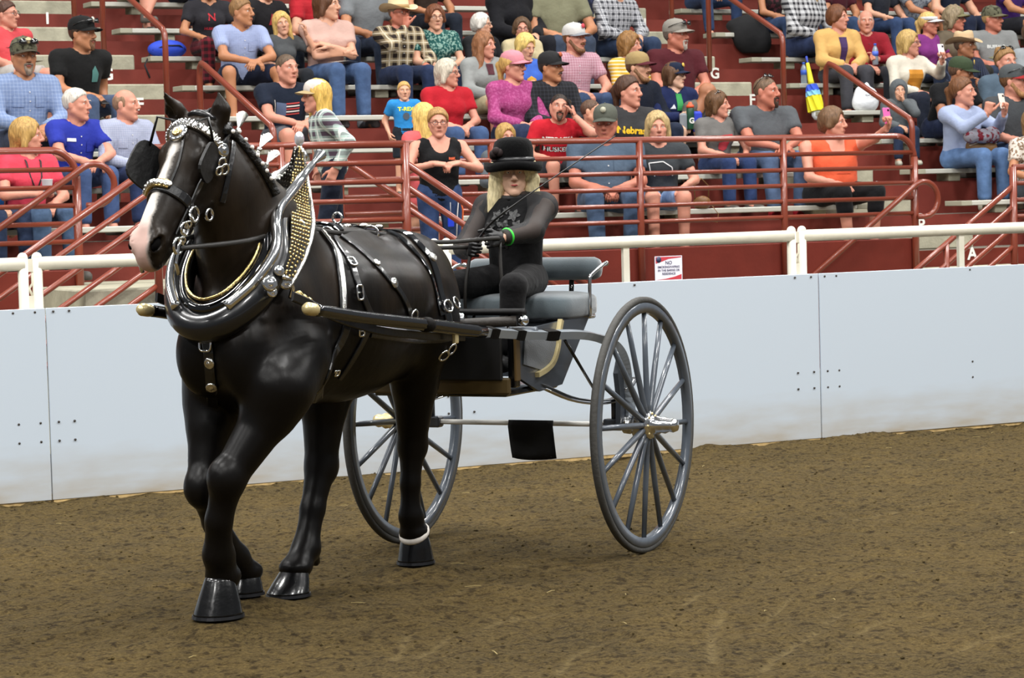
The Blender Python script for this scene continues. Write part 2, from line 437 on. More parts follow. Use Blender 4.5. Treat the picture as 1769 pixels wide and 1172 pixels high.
GX, GY = np.meshgrid(xs, ys, indexing='ij'); GZ = dirt_h(GX, GY)
n_, m_ = GX.shape; I_ = np.arange(n_*m_).reshape(n_, m_)
Q_ = np.stack([I_[:-1,:-1], I_[1:,:-1], I_[1:,1:], I_[:-1,1:]], -1).reshape(-1, 4)
def dirt_mat():
    m, nt, b = new_mat('dirt'); L = nt.links
    b.inputs['Roughness'].default_value = .95; b.inputs['Specular IOR Level'].default_value = .15
    tc = nd(nt, 'ShaderNodeTexCoord')
    n1 = nd(nt, 'ShaderNodeTexNoise', Scale=1.6, Detail=8.0, Roughness=.65); L.new(tc.outputs['Object'], n1.inputs[0])
    n2 = nd(nt, 'ShaderNodeTexNoise', Scale=58.0, Detail=7.0, Roughness=.8); L.new(tc.outputs['Object'], n2.inputs[0])
    n3 = nd(nt, 'ShaderNodeTexNoise', Scale=150.0, Detail=2.0); L.new(tc.outputs['Object'], n3.inputs[0])
    n4 = nd(nt, 'ShaderNodeTexNoise', Scale=21.0, Detail=3.0, Roughness=.6); L.new(tc.outputs['Object'], n4.inputs[0])
    r4 = nd(nt, 'ShaderNodeValToRGB'); r4.color_ramp.elements[0].position = .34; r4.color_ramp.elements[1].position = .5; r4.color_ramp.elements[0].color = (.42,.4,.4,1); r4.color_ramp.elements[1].color = (1,1,1,1); L.new(n4.outputs[0], r4.inputs[0])  # blotches that paint the shade inside small pits into the dirt colour
    r1 = nd(nt, 'ShaderNodeValToRGB'); r1.color_ramp.elements[0].position = .35; r1.color_ramp.elements[1].position = .68
    r1.color_ramp.elements[0].color = c4('#43371f'); r1.color_ramp.elements[1].color = c4('#6d5930')
    L.new(n1.outputs[0], r1.inputs[0])
    r2 = nd(nt, 'ShaderNodeValToRGB'); r2.color_ramp.elements[0].position = .36; r2.color_ramp.elements[1].position = .72
    r2.color_ramp.elements[0].color = c4('#140e09'); r2.color_ramp.elements[1].color = c4('#9a8452')  # dark end puts the little shadows of the pits into the colour
    L.new(n2.outputs[0], r2.inputs[0])
    mx = nd(nt, 'ShaderNodeMix', data_type='RGBA'); mx.inputs[0].default_value = .55
    L.new(r1.outputs[0], mx.inputs[6]); L.new(r2.outputs[0], mx.inputs[7])
    r3 = nd(nt, 'ShaderNodeValToRGB'); r3.color_ramp.elements[0].position = .70; r3.color_ramp.elements[1].position = .76
    r3.color_ramp.elements[0].color = (0,0,0,1); r3.color_ramp.elements[1].color = (.45,.45,.45,1)
    L.new(n3.outputs[0], r3.inputs[0])
    m2 = nd(nt, 'ShaderNodeMix', data_type='RGBA'); m2.inputs[7].default_value = c4('#95855c')
    L.new(r3.outputs[0], m2.inputs[0]); L.new(mx.outputs[2], m2.inputs[6])
    va = nd(nt, 'ShaderNodeVertexColor', layer_name='scrape'); sv = nd(nt, 'ShaderNodeSeparateColor'); L.new(va.outputs[0], sv.inputs[0]); mu = nd(nt, 'ShaderNodeMath', operation='MULTIPLY'); mu.inputs[1].default_value = .55; L.new(sv.outputs[0], mu.inputs[0])
    m3 = nd(nt, 'ShaderNodeMix', data_type='RGBA'); m3.inputs[7].default_value = c4('#8f7d55'); L.new(mu.outputs[0], m3.inputs[0]); L.new(m2.outputs[2], m3.inputs[6]); m4_ = nd(nt, 'ShaderNodeMix', data_type='RGBA', blend_type='MULTIPLY'); m4_.inputs[0].default_value = 1; L.new(m3.outputs[2], m4_.inputs[6]); L.new(r4.outputs[0], m4_.inputs[7]); L.new(m4_.outputs[2], b.inputs['Base Color'])
    bp = nd(nt, 'ShaderNodeBump', Strength=1.0, Distance=.022); L.new(n2.outputs[0], bp.inputs['Height']); L.new(bp.outputs[0], b.inputs['Normal'])
    return m
DIRT = dirt_mat()
fme = mesh_np('floor', np.stack([GX, GY, GZ], -1).reshape(-1, 3), Q_, True, [DIRT])
_c = np.zeros((GX.size, 4), np.float32); _c[:, 0] = drag(GX, GY).ravel(); _c[:, 3] = 1
fme.color_attributes.new('scrape', 'FLOAT_COLOR', 'POINT').data.foreach_set('color', _c.ravel())
fl = link('floor', fme); tag(fl, 'brown worked dirt footing of the arena', kind='structure')
# loose clods and straw lying on the dirt
def scatter():
    r = np.random.RandomState(3); cl = MB(); st = MB()
    for i in range(3000):
        x, y = r.uniform(1.5, 12.5), r.uniform(-6.9, -.05)
        if i < 260: y = -abs(r.normal(0, .1))-.02
        s = min(.010, abs(r.normal(0, .0045))+.0025); z = float(dirt_h(np.array(x), np.array(y), False))
        a = r.uniform(0, 6.28); P = []
        for k in range(6):
            d = [(1,0,0),(-1,0,0),(0,1,0),(0,-1,0),(0,0,.7),(0,0,-.6)][k]; P.append(np.array(d)*s*r.uniform(.7, 1.3, 3))
        R = zrot(a); P = [R @ p+np.array([x, y, z+s*.2]) for p in P]
        cl.add(P, [(0,2,4),(2,1,4),(1,3,4),(3,0,4),(2,0,5),(1,2,5),(3,1,5),(0,3,5)], True)
    for i in range(60):
        x, y = r.uniform(2, 12), r.uniform(-6.9, -.1); z = float(dirt_h(np.array(x), np.array(y), False))+.005; a = r.uniform(0, 6.28); l = r.uniform(.012, .04)
        d = np.array([math.cos(a), math.sin(a), 0])*l; st.tube([np.array([x,y,z])-d, np.array([x,y,z+.004])+d*.2, np.array([x,y,z+.002])+d], .0022, 4)
    tag(cl.build('dirt_clod', DIRT), 'loose brown clods lying over the dirt footing', 'dirt', kind='stuff')
    tag(st.build('straw', mat('#9c8a58', .8)), 'pale bits of straw lying over the dirt footing', 'straw', kind='stuff')
scatter()

# grandstand: raked rows of red risers and grey treads, concrete half steps in the two aisles
GS = empty('grandstand', loc=(0,0,0), label='red painted stepped grandstand with concrete aisle steps', kind='structure')
ROWS = 11; XA_, XB_ = -6.0, 27.0
for k in range(0, ROWS):
    if k >= 1: MB().box(((XA_+XB_)/2, yk(k)+.03, zk(k)-.155), (XB_-XA_, .06, .31)).build('riser', RISER, GS)
    if k == 0:
        for a, b in ((XA_, 5.95), (5.95, 13.62), (13.62, XB_)):
            MB().box(((a+b)/2, (yk(0)+yk(1))/2+.031, zk(0)-.05), (b-a, yk(1)-yk(0)-.062, .1)).build('tread', TREAD if a != 5.95 else CONC, GS)
    else: MB().box(((XA_+XB_)/2, yk(k)+.3836, zk(k)-.04), (XB_-XA_, .647, .08)).build('tread', TREAD, GS)
# riser A below the right aisle, faced red, with its step block
MB().box((14.7, yk(0)+.03, .75), (2.2, .06, .757)).build('riser', RED, GS)
for k in range(0, ROWS-1):
    for a, b in ((xl(k+1)-.98, xl(k+1)+.03), (13.66, 14.52)):
        w = .0
        if a > 13 and k == 0: b = 14.62
        MB().box(((a+b)/2, yk(k+1)-.18, zk(k)+.078), (b-a, .36, .156), bev=.012).build('step_block', CONC, GS)
MB().box((14.2, yk(0)-.17, .90), (1.1, .34, .156), bev=.012).build('step_block', CONC, GS)
# front wall pieces with a low kerb
FW = empty('wall_front', loc=(0,0,0), kind='structure', label='red painted front wall of the grandstand')
for a, b in ((XA_, 5.95), (8.08, 13.62), (15.2, XB_)):
    MB().box(((a+b)/2, 4.15, .6235), (b-a, .09, 1.247), bev=.006).build('wall_panel', RED, FW)
# row letters painted on the aisle risers
WHITE = mat('#e8e6e0', .6)
def letter(ch, x, k):
    me = text_mesh(ch, .155, bold=.004, extrude=.002); me.materials.append(WHITE)
    o = link('row_letter', me, GS); o.location = (x, yk(k)-.004, zk(k)-.048); o.rotation_euler = (math.pi/2, 0, 0)
for i, ch in enumerate('ABCDEFGHI'):
    if ch not in 'H': letter(ch, 14.29 if i else 14.33, i)
for k, ch in ((4,'E'),(6,'G'),(8,'I'),(2,'C'),(5,'F')): letter(ch, 7.655-.058*(k-6)+(.0 if k != 5 else .0), k)

# aluminium benches, one plank per row and block of seats
NTH = ['front', 'second', 'third', 'fourth', 'fifth', 'sixth', 'seventh', 'eighth', 'ninth', 'tenth']
BENCH = {}
def bench(a, b, k, side):
    e = empty('bench', loc=((a+b)/2, yk(k)+.07, zk(k)), label='pale metal plank bench, %s row of the %s block of seats' % (NTH[k-1], side), cat='bench', group='plank benches of the grandstand')
    h = (b-a)/2
    MB().box((0, 0, .0975), (2*h-.24, .26, .045), bev=.006).build('plank', ALU, e)
    for s in (-1, 1): MB().box((s*(h-.06), 0, .0975), (.12, .262, .047), bev=.004).build('end_cap', ALUEND, e)
    n = max(2, int(2*h/1.25)); x = -h+.55
    for i in range(n):
        xx = -h+.5+(2*h-1.0)*i/(n-1); MB().box((xx, .02, .0375), (.14, .2, .075), bev=.006).build('bracket', CONC, e)
for k in range(1, ROWS):
    bench(-3.0, xl(k)-1.03, k, 'left'); bench(xl(k), 13.66, k, 'middle'); bench(14.72, 23.5, k, 'right')

# ---- railings
def pipe(pts, r, parent, name='rail', n=10, m=None): return MB().tube(pts, r, n).build(name, m or REDPIPE, parent)
def arc(c, r, a0, a1, n=8, plane='xz', y=0):
    return [(c[0]+r*math.cos(a0+(a1-a0)*i/n), y, c[1]+r*math.sin(a0+(a1-a0)*i/n)) for i in range(n+1)]
RZ = [2.155, 2.01, 1.875, 1.74, 1.605, 1.47]
# middle front railing
r_ = empty('front_railing', loc=(0,0,0), label='long red pipe railing in front of the middle block of seats', cat='railing')
Yr = 4.075
for i, z in enumerate(RZ):
    if i == 0: pipe([(8.07, Yr, z), (13.42, Yr, z)]+arc((13.42, z-.2), .2, math.pi/2, 0, 8, y=Yr), .027, r_)
    else: pipe([(8.07, Yr, z), (13.62, Yr, z)], .02, r_)
for x in (8.07, 9.41, 10.80, 12.235): pipe([(x, Yr, .78), (x, Yr, 2.15)], .03, r_, 'post')
pipe([(13.62, Yr, .78), (13.62, Yr, 1.97)], .032, r_, 'post')
# left front railing
r_ = empty('front_railing', loc=(0,0,0), label='red pipe railing in front of the left block of seats, curved end', cat='railing')
for i, z in enumerate(RZ):
    zz = z-.01
    if i == 0: pipe([(0, Yr, zz), (5.72, Yr, zz)]+arc((5.72, zz-.2), .2, math.pi/2, 0, 8, y=Yr), .027, r_)
    else: pipe([(0, Yr, zz), (5.92, Yr, zz)], .02, r_)
for x in (1.6, 3.2, 4.6): pipe([(x, Yr, .78), (x, Yr, 2.14)], .03, r_, 'post')
pipe([(5.92, Yr, .78), (5.92, Yr, 1.95)], .032, r_, 'post')
# stair handrails with a looped end
def loop_rail(x1, z1, slope, x0, lbl, y=4.0, sg=1):
    e = empty('looped_handrail', loc=(0,0,0), label=lbl, cat='handrail')
    th = math.atan(slope); R = .155; d = np.array([math.cos(th)*sg, math.sin(th)])
    c = np.array([x1, z1])+R*np.array([math.sin(th)*sg, -math.cos(th)]); pts = [(x0, y, z1+(x0-x1)*slope*sg), (x1-d[0]*.05, y, z1-d[1]*.05)]
    for i in range(13):
        a = th+math.pi/2-(math.pi+th*.9)*i/12; pts.append((c[0]+sg*R*math.cos(a), y, c[1]+R*math.sin(a)))
    pts.append((x1+.02*sg, y, pts[-1][2]))
    pipe(pts, .025, e); return e
loop_rail(5.95, 2.01, .66, 4.2, 'red handrail with looped top end in front of the left block of seats')
loop_rail(13.575, 1.72, .69, 12.2, 'red handrail with looped top end at the right stairs')
e = empty('handrail', loc=(0,0,0), label='red sloping handrail behind the man in the pale plaid shirt', cat='handrail')
pipe([(8.07, 4.0, 2.03), (9.7, 4.0, .99)], .025, e)
# guard rails of the left landing and its two flights
e = empty('landing_railing', loc=(0,0,0), label='red pipe railing of the left landing with rails sloping down beside its stairs', cat='railing')
GZ_ = [2.12, 1.983, 1.846, 1.706, 1.563]
for i, z in enumerate(GZ_): pipe([(6.09, 2.8, z), (8.04, 2.8, z)], .029 if i == 0 else .021, e)
for x in (6.09, 7.05, 8.04): pipe([(x, 2.8, .7), (x, 2.8, 2.13 if x > 8 else 2.11)], .034 if x > 8 else .03, e, 'post')
for i, z in enumerate((2.005, 1.837, 1.658, 1.475, 1.31, 1.153)):
    L_ = 2.6; pipe([(6.09, 2.8, z), (6.09-L_, 2.8, z-.633*L_)], .026 if i == 0 else .021, e)
for i, z in enumerate((1.983, 1.812, 1.653, 1.46)):
    L_ = 1.75; pipe([(8.04, 2.8, z), (8.04+L_, 2.8, z-.64*L_)], .026 if i == 0 else .023, e)
pipe([(4.3, 2.8, 0), (4.3, 2.8, .86)], .03, e, 'post'); pipe([(9.75, 2.8, 0), (9.75, 2.8, .88)], .03, e, 'post')
# guard rails of the right landing
e = empty('landing_railing', loc=(0,0,0), label='red pipe railing of the right landing with rails sloping down to its left', cat='railing')
for i, z in enumerate((1.846, 1.71, 1.57, 1.43, 1.295)): pipe([(13.70, 2.8, z), (17.5, 2.8, z)], .027 if i == 0 else .02, e)
pipe([(13.70, 2.8, .5), (13.70, 2.8, 1.85)], .032, e, 'post'); pipe([(12.99, 2.8, .4), (12.99, 2.8, 1.22)], .026, e, 'post')
for i, z in enumerate((1.69, 1.52, 1.345, 1.185)):
    L_ = 1.75; pipe([(13.70, 2.8, z), (13.70-L_, 2.8, z-.66*L_)], .024 if i == 0 else .021, e)
# landings and their flights of steps
LG = empty('landing', loc=(0,0,0), label='concrete landings and stair flights in front of the grandstand', kind='structure')
MB().box((6.8, 3.47, .565), (2.48, 1.2, 1.13), bev=.01).build('landing_slab', CONC, LG)
MB().box((15.6, 3.47, .41), (3.9, 1.2, .82), bev=.01).build('landing_slab', CONC, LG)
for i in range(5):
    MB().box((5.56-.15-.3*i, 3.47, (1.13-.19*(i+1))/2), (.3, 1.2, 1.13-.19*(i+1))).build('step', CONC, LG)
    MB().box((8.04+.15+.3*i, 3.47, (1.13-.19*(i+1))/2), (.3, 1.2, 1.13-.19*(i+1))).build('step', CONC, LG)
for i in range(4): MB().box((13.65-.15-.3*i, 3.47, (.82-.17*(i+1))/2), (.3, 1.2, .82-.17*(i+1))).build('step', CONC, LG)
# aisle handrails: one hoop over two rows
def aisle_rail(x0, x1, k, lbl):
    e = empty('aisle_handrail', loc=(0,0,0), label=lbl, cat='handrail'); h = .895; f = (x0, yk(k), zk(k)); b = (x1, yk(k+2), zk(k+2))
    P = [(f[0], f[1], f[2]-.02), (f[0], f[1], f[2]+h-.1), (f[0], f[1]+.01, f[2]+h-.04), (f[0]+(x1-x0)*.03, f[1]+.045, f[2]+h+.005)]
    P += [(b[0], b[1]-.14, b[2]+h-.06), (b[0], b[1]-.06, b[2]+h-.035), (b[0], b[1]-.015, b[2]+h-.07), (b[0], b[1], b[2]+h-.15), (b[0], b[1], b[2]-.02)]
    MB().tube(P, .027, 12).build('rail', REDPIPE, e)
hl = lambda k: xl(k)-.43
for k, w in ((1, 'lowest'), (4, 'second'), (7, 'third')):
    aisle_rail(hl(k), hl(k+2), k, 'red pipe handrail standing in the left aisle, %s from the bottom' % w)
    aisle_rail(14.21, 14.23, k, 'red pipe handrail standing in the right aisle, %s from the bottom' % w)

# ---- white arena fence: pipe panels faced with white boards
WPIPE = mat('#e9e4d2', .4, bump=.05, bscale=40, var=.05, vscale=12)
def board_mat():
    m, nt, b = new_mat('board'); L = nt.links; b.inputs['Roughness'].default_value = .42
    tc = nd(nt, 'ShaderNodeTexCoord'); s = nd(nt, 'ShaderNodeSeparateXYZ'); L.new(tc.outputs['Object'], s.inputs[0])
    mp = nd(nt, 'ShaderNodeMapping'); mp.inputs['Scale'].default_value = (1.2, 1, 5); L.new(tc.outputs['Object'], mp.inputs[0])
    n = nd(nt, 'ShaderNodeTexNoise', Scale=2.2, Detail=6.0); L.new(mp.outputs[0], n.inputs[0])
    h = nd(nt, 'ShaderNodeMapRange'); h.inputs[1].default_value = .42; h.inputs[2].default_value = .0; L.new(s.outputs[2], h.inputs[0])
    mu = nd(nt, 'ShaderNodeMath', operation='MULTIPLY'); L.new(n.outputs[0], mu.inputs[0]); L.new(h.outputs[0], mu.inputs[1])
    r = nd(nt, 'ShaderNodeValToRGB'); r.color_ramp.elements[0].position = .1; r.color_ramp.elements[1].position = .7
    r.color_ramp.elements[0].color = c4('#cad6e2'); r.color_ramp.elements[1].color = c4('#b3aa9a'); L.new(mu.outputs[0], r.inputs[0])
    L.new(r.outputs[0], b.inputs['Base Color']); return m
BOARD = board_mat(); EDGE = mat('#c9ab74', .8, var=.3, vscale=20); SCREW = mat('#4a4642', .5, metal=.5)
XJ = [-1.0, 4.395, 9.79, 15.185, 20.58]
for i in range(3):
    a, b = XJ[i], XJ[i+1]
    nm = ('leftmost white fence panel, cut off by the left edge of the picture', 'long white fence panel behind the horse and cart', 'white fence panel at the right, beside the paired posts', 'white fence panel far right')[i]
    e = empty('fence_panel', loc=(a, 0, 0), label=nm, cat='fence', group=None); w = b-a
    bd = MB().box((w/2, -.008+.004*(i % 2), .575), (w-.008, .016, 1.12), bev=.002).build('board', BOARD, e)
    MB().box((w/2, .002, .022), (w-.02, .02, .055)).build('bottom_edge', EDGE, e)
    xe = 5.386 if i == 0 else 5.323; x_prev = [0, -.02, -.082][i]
    for x in (2.642, xe):
        for q in (0, -.085):
            px = x+q-.01
            MB().tube([(px, .06, .02), (px, .06, 1.43)], .031, 12).build('post', WPIPE, e)
            MB().ball((px, .06, 1.43), .031, 12, 8).build('post_cap', WPIPE, e)
        for z in (1.385, 1.17): MB().box((x-.053, .06, z), (.05, .022, .075)).build('hinge_plate', WPIPE, e)
        MB().tube([(x-.04, .06, 1.36), (x-.04, .06, 1.28), (x-.062, .06, 1.25), (x-.04, .06, 1.2)], .008, 6).build('latch_rod', WPIPE, e)
    for u, v in ((x_prev, 2.55), (2.632, xe-.09)):
        MB().tube([(u, .06, 1.394), (v, .06, 1.394)], .040, 14).build('top_rail', WPIPE, e)
    for x in (1.25, 3.93):
        MB().box((x, .06, .7), (.045, .03, 1.33)).build('upright', WPIPE, e)
    for x in (.045, .14, 2.57, 2.75, 3.95, 5.2, 5.33, 1.27):
        for z in (1.115, .47, .36): MB().tube([(x+.01*(z < 1), -.02, z), (x+.01*(z < 1), -.010, z)], .007, 6).build('screw', SCREW, e)
# paper notice on the red wall
NZ = empty('notice', loc=(0,0,0), label='white and red paper notice on the red wall reading no smoking or vaping', cat='sign')
c_ = [at_y(px, py, 4.098) for px, py in ((1131, 443.5), (1178, 441.5), (1179, 483), (1132, 486))]
x0, x1 = (c_[0][0]+c_[3][0])/2, (c_[1][0]+c_[2][0])/2; z1, z0 = (c_[0][2]+c_[1][2])/2, (c_[2][2]+c_[3][2])/2
cx_, cz_, w_, h_ = (x0+x1)/2, (z0+z1)/2, x1-x0, z1-z0
MB().box((cx_, 4.1, cz_), (w_, .004, h_)).build('sheet', mat('#eceaf2', .6), NZ)
RP = mat('#c73b46', .6)
MB().add([(cx_-w_*.47, 4.0965, cz_+h_*.47), (cx_+w_*.47, 4.0965, cz_+h_*.47), (cx_+w_*.47, 4.0965, cz_+h_*.43), (cx_, 4.0965, cz_+h_*.38), (cx_-w_*.25, 4.0965, cz_+h_*.28), (cx_-w_*.47, 4.0965, cz_+h_*.2)], [(0,5,4,3,2,1)]).build('red_band', RP, NZ, False)
MB().add([(cx_-w_*.47, 4.0965, cz_-h_*.47), (cx_+w_*.47, 4.0965, cz_-h_*.47), (cx_+w_*.47, 4.0965, cz_-h_*.26), (cx_+w_*.2, 4.0965, cz_-h_*.36), (cx_-w_*.1, 4.0965, cz_-h_*.43)], [(0,1,2,3,4)]).build('red_band', RP, NZ, False)
MB().tube([(cx_-w_*.36, 4.0965, cz_+h_*.36), (cx_-w_*.36, 4.0955, cz_+h_*.36)], .026, 10).build('emblem', mat('#39405f', .6), NZ)
for s_, sz, dz in (('NO', .042, .22), ('SMOKING/VAPING', .026, .05), ('IN THE BARNS OR', .026, -.09), ('RESIDENCE', .026, -.23)):
    me = text_mesh(s_, sz, bold=.0006); me.materials.append(mat('#4a4664', .7)); o = link('printed_line', me, NZ)
    o.location = (cx_, 4.0955, cz_+h_*dz); o.rotation_euler = (math.pi/2, 0, 0)

# the far side of the hall behind the photographer: opposite fence and stand front, which the metalwork mirrors
FAR = empty('wall_back', loc=(0,0,0), label='opposite side of the arena', kind='structure')
MB().box((6, -27.0, .57), (60, .02, 1.14)).build('board', mat('#cad6e2', .45), FAR)
MB().box((6, -31.0, 3.2), (60, .1, 4.2)).build('stand_front', mat('#8f8378', .8), FAR)
MB().box((10.5, yk(ROWS)+.9, 6.0), (33, .1, 6.5)).build('wall_rear', mat('#7d766c', .85), GS)
# ------------------------------------------------------------------ people: shared head, hand, hair and hat shapes
def head_field(female=False, h=.0084):
    F = Field.grid((-.1,-.15,-.2), (.1,.13,.14), h); jw = .9 if female else 1.0
    F.ell((0,.012,.032), (.074,.094,.088), 0); F.ell((0,-.03,-.03), (.059,.06,.088), .02)
    for s in (-1, 1):
        F.cone((s*.05*jw,.005,-.045), (s*.012,-.066,-.1), .028, .018, .025)
        F.ell((s*.042,-.055,-.014), (.022,.022,.02), .02)
        F.cone((s*.012,-.084,.03), (s*.045,-.066,.03), .011, .011, .014)
        F.ell((s*.031,-.098,.008), (.018,.022,.011), .012, sub=True)
        F.ell((s*.031,-.0735,.0185), (.0155,.0135,.0075), .004); F.ell((s*.031,-.073,.0), (.0145,.0115,.005), .004)
        F.ell((s*.078,.014,-.002), (.009,.02,.033), .01)
    F.ell((0,-.074,-.102), (.02,.017,.018), .015)
    F.cone((0,-.088,.02), (0,-.112,-.02), .009, .013, .012); F.cone((-.012,-.1,-.027), (.012,-.1,-.027), .010, .010, .008)
    F.cone((-.02,-.083,-.055), (.02,-.083,-.055), .009, .009, .008); F.cone((-.015,-.083,-.066), (.015,-.083,-.066), .009, .009, .006)
    F.cone((-.026,-.097,-.061), (.026,-.097,-.061), .0025, .0025, .004, sub=True)
    F.cone((0,.022,-.05), (0,.035,-.2), .052 if not female else .046, .055 if not female else .048, .03)
    return F.mesh()
HEADS = {False: head_field(False), True: head_field(True)}
def hand_shape(curl, h=.0067, glove=0.0):
    F = Field.grid((-.04,-.085,-.12), (.2,.085,.05), h); g = glove
    for y in (-.028, -.01, .01, .028): F.cone((.012, y*.8, 0), (.085, y, 0), .016+g, .0135+g, .012)
    for i, (y, L_) in enumerate(((.031, .9), (.0105, 1.0), (-.0105, .95), (-.031, .78))):
        p = np.array([.085, y, .002]); a = .15+curl*.25
        for seg, r0, r1 in ((.042*L_, .0098, .0088), (.027*L_, .0088, .008), (.022*L_, .008, .0068)):
            a += curl; q = p+seg*np.array([math.cos(a), 0, -math.sin(a)]); F.cone(p, q, r0+g, r1+g, .004); p = q
    p = np.array([.022, .022, -.008])
    for d, r0, r1 in (((.03, .03, -.012), .0155, .0125), ((.03, .012, -.008-.012*curl), .0115, .0095), ((.022, .002, -.01-.012*curl), .0095, .0075)):
        q = p+np.array(d); F.cone(p, q, r0+g, r1+g, .006); p = q
    F.cone((-.03,0,0), (.02,0,0), .022+g, .024+g, .02, lat=(2, 1.25))
    return F.mesh()
HANDF = {'grip': hand_shape(.95, .0045)}
HANDS = {'relax': hand_shape(.42), 'grip': hand_shape(1.05), 'flat': hand_shape(.16)}
def hair_shape(style, h=.011):
    F = Field.grid((-.17,-.15,-.42), (.17,.24,.17), h); nz = .0035
    def cap(t, tilt=.75, z0=.062, k=0):
        F.ell((0,.014,.036), (.076+t,.096+t,.09+t), k, noise=nz)
    n = unit((0, -.91, -1.0))
    if style == 'short':
        cap(.010); F.cut((0,-.08,.082), n); F.ell((0,-.12,-.02), (.07,.08,.075), .01, sub=True)
    elif style == 'buzz':
        F.ell((0,.014,.034), (.077,.097,.089), 0); F.cut((0,-.085,.08), n)
    elif style == 'thin':          # receding, hair only at the back and sides
        F.ell((0,.02,.022), (.080,.095,.084), 0, noise=nz); F.cut((0,-.03,.02), unit((0,-1,-.25))); F.cut((0,0,-.045), (0,0,-1)); F.cut((0,.0,.085), unit((0,-.5,1)))
    elif style in ('bob', 'long', 'curly', 'full', 'pony', 'bun', 'wavy'):
        t = .030 if style == 'curly' else .022 if style == 'full' else (.016 if style in ('pony', 'bun') else .022)
        if style == 'curly': nz = .009
        if style == 'wavy': nz = .008
        F.ell((0,.02,.04), (.076+t,.094+t,.09+t), 0, noise=nz)
        if style in ('pony', 'bun'): F.cut((0,-.085,.09), n)
        else:
            low = {'bob': -.075, 'curly': -.08, 'full': -.02, 'long': -.3, 'wavy': -.22}[style]
            for s in (-1, 1):
                F.cone((s*.072,.0,.05), (s*.088,.01,low), .030, .026 if style != 'wavy' else .045, .02, noise=nz)
                if style in ('long', 'wavy'): F.cone((s*.05,.07,.0), (s*.06,.075,low), .04, .034, .03, noise=nz)
            F.cone((0,.075,0), (0,.085,low), .055, .05, .04, noise=nz)
        # open the face below a soft fringe
        F.ell((0,-.125,-.012 if style != 'full' else .0), (.062,.10,.100 if style not in ('pony','bun') else .1), .012, sub=True)
        F.cut((0,-.062,.03), unit((0,-1,-.55)), hi=(9,-.05,9)) if style in ('long','pony') else None
        if style == 'pony': F.cone((0,.1,.045), (0,.135,.02), .024, .03, .015); F.cone((0,.135,.02), (.02,.12,-.2), .034, .014, .02, noise=nz)
        if style == 'bun': F.ell((0,.1,.105), (.05,.045,.042), .02, noise=.006)
    return F.mesh()
HAIRS = {}
HAIR_ME = {}
def hair_me(style):
    if style not in HAIR_ME: v, q = hair_shape(style); HAIR_ME[style] = mesh_np('hair', v, q, True, [None])
    return HAIR_ME[style]
def hair_mat(c):
    return mat(c, .5, bump=.9, bscale=22, var=.35, vscale=26, spec=.35, stretch=(3.2, 3.2, .7), name='hair')
def beard_shape(kind):
    F = Field.grid((-.1,-.14,-.15), (.1,.1,.05), .007)
    if kind == 'full':
        for s in (-1, 1): F.cone((s*.063,-.0,-.02), (s*.03,-.062,-.1), .02, .024, .02, noise=.002)
        F.ell((0,-.076,-.106), (.03,.024,.024), .02); F.cone((-.024,-.092,-.045), (.024,-.092,-.045), .01, .01, .01)
        F.cone((-.02,-.1,-.062), (.02,-.1,-.062), .009, .009, .006, sub=True)
    elif kind == 'goatee':
        F.ell((0,-.084,-.1), (.024,.018,.026), 0, noise=.002)
        for s in (-1, 1): F.cone((s*.026,-.086,-.05), (s*.02,-.086,-.085), .008, .01, .01)
        F.cone((-.022,-.096,-.046), (.022,-.096,-.046), .0075, .0075, .008)
    else:
        F.cone((0,-.1,-.043), (.026,-.088,-.052), .0085, .0065, 0); F.cone((0,-.1,-.043), (-.026,-.088,-.052), .0085, .0065, .004)
    return F.mesh()
BEARD_ME = {}
# facial features (shared meshes, in the head's frame)
def lens_me(): 
    m = MB()
    for s in (-1, 1):
        m.add([(s*.034+.026*math.cos(a), -.104+.004*abs(math.cos(a)), .004+.02*math.sin(a)) for a in np.linspace(0, 2*math.pi, 12, endpoint=False)], [tuple(range(12))])
    return m
def face_meshes():
    R = {}
    e = MB(); e.cur = 0; e.ball((0,0,0), .0125, 12, 8); e.cur = 1; e.ball((0,-.0073,0), (.0062,.0058,.0062), 10, 6)
    R['eye'] = e
    b = MB(); b.tube([(-.02,.006,-.002), (-.008,-.001,.003), (.006,-.002,.003), (.02,.004,-.002)], [.0022,.0042,.0042,.0018], 6, flat=.8); R['brow'] = b
    l = MB(); l.tube([(-.024,.010,0), (-.012,.001,.002), (0,-.003,.0005), (.012,.001,.002), (.024,.010,0)], [.0012,.0042,.0052,.0042,.0012], 8, flat=.8); R['lip'] = l
    g = MB()
    for s in (-1, 1):
        g.tube([(s*.033+.024*math.cos(a), -.105+.006*abs(math.cos(a)), .006+.018*math.sin(a)) for a in np.linspace(0, 2*math.pi, 14, endpoint=False)], .0021, 5, closed=True)
        g.tube([(s*.056,-.1,.01), (s*.078,-.04,.012), (s*.082,.012,.006)], .0022, 5)
    g.tube([(-.01,-.107,.01), (.01,-.107,.01)], .0022, 5); R['glasses'] = g
    sg = MB()
    for s in (-1, 1):
        sg.add([(s*.034+.027*math.cos(a), -.100+.012*math.cos(a)*math.cos(a)-.006*(1 if k else 0), .018*math.sin(a)) for k in (0, 1) for a in np.linspace(0, 2*math.pi, 12, endpoint=False)],
               [tuple(range(12)), tuple(range(23, 11, -1))]+[(i, (i+1) % 12, 12+(i+1) % 12, 12+i) for i in range(12)], True)
        sg.tube([(s*.058,-.09,.004), (s*.08,-.03,.006), (s*.086,.02,.0)], .003, 5)
    sg.tube([(-.012,-.104,.004), (.012,-.104,.004)], .003, 5); R['sunglasses'] = sg
    return R
FACE = face_meshes(); FACE_ME = {}
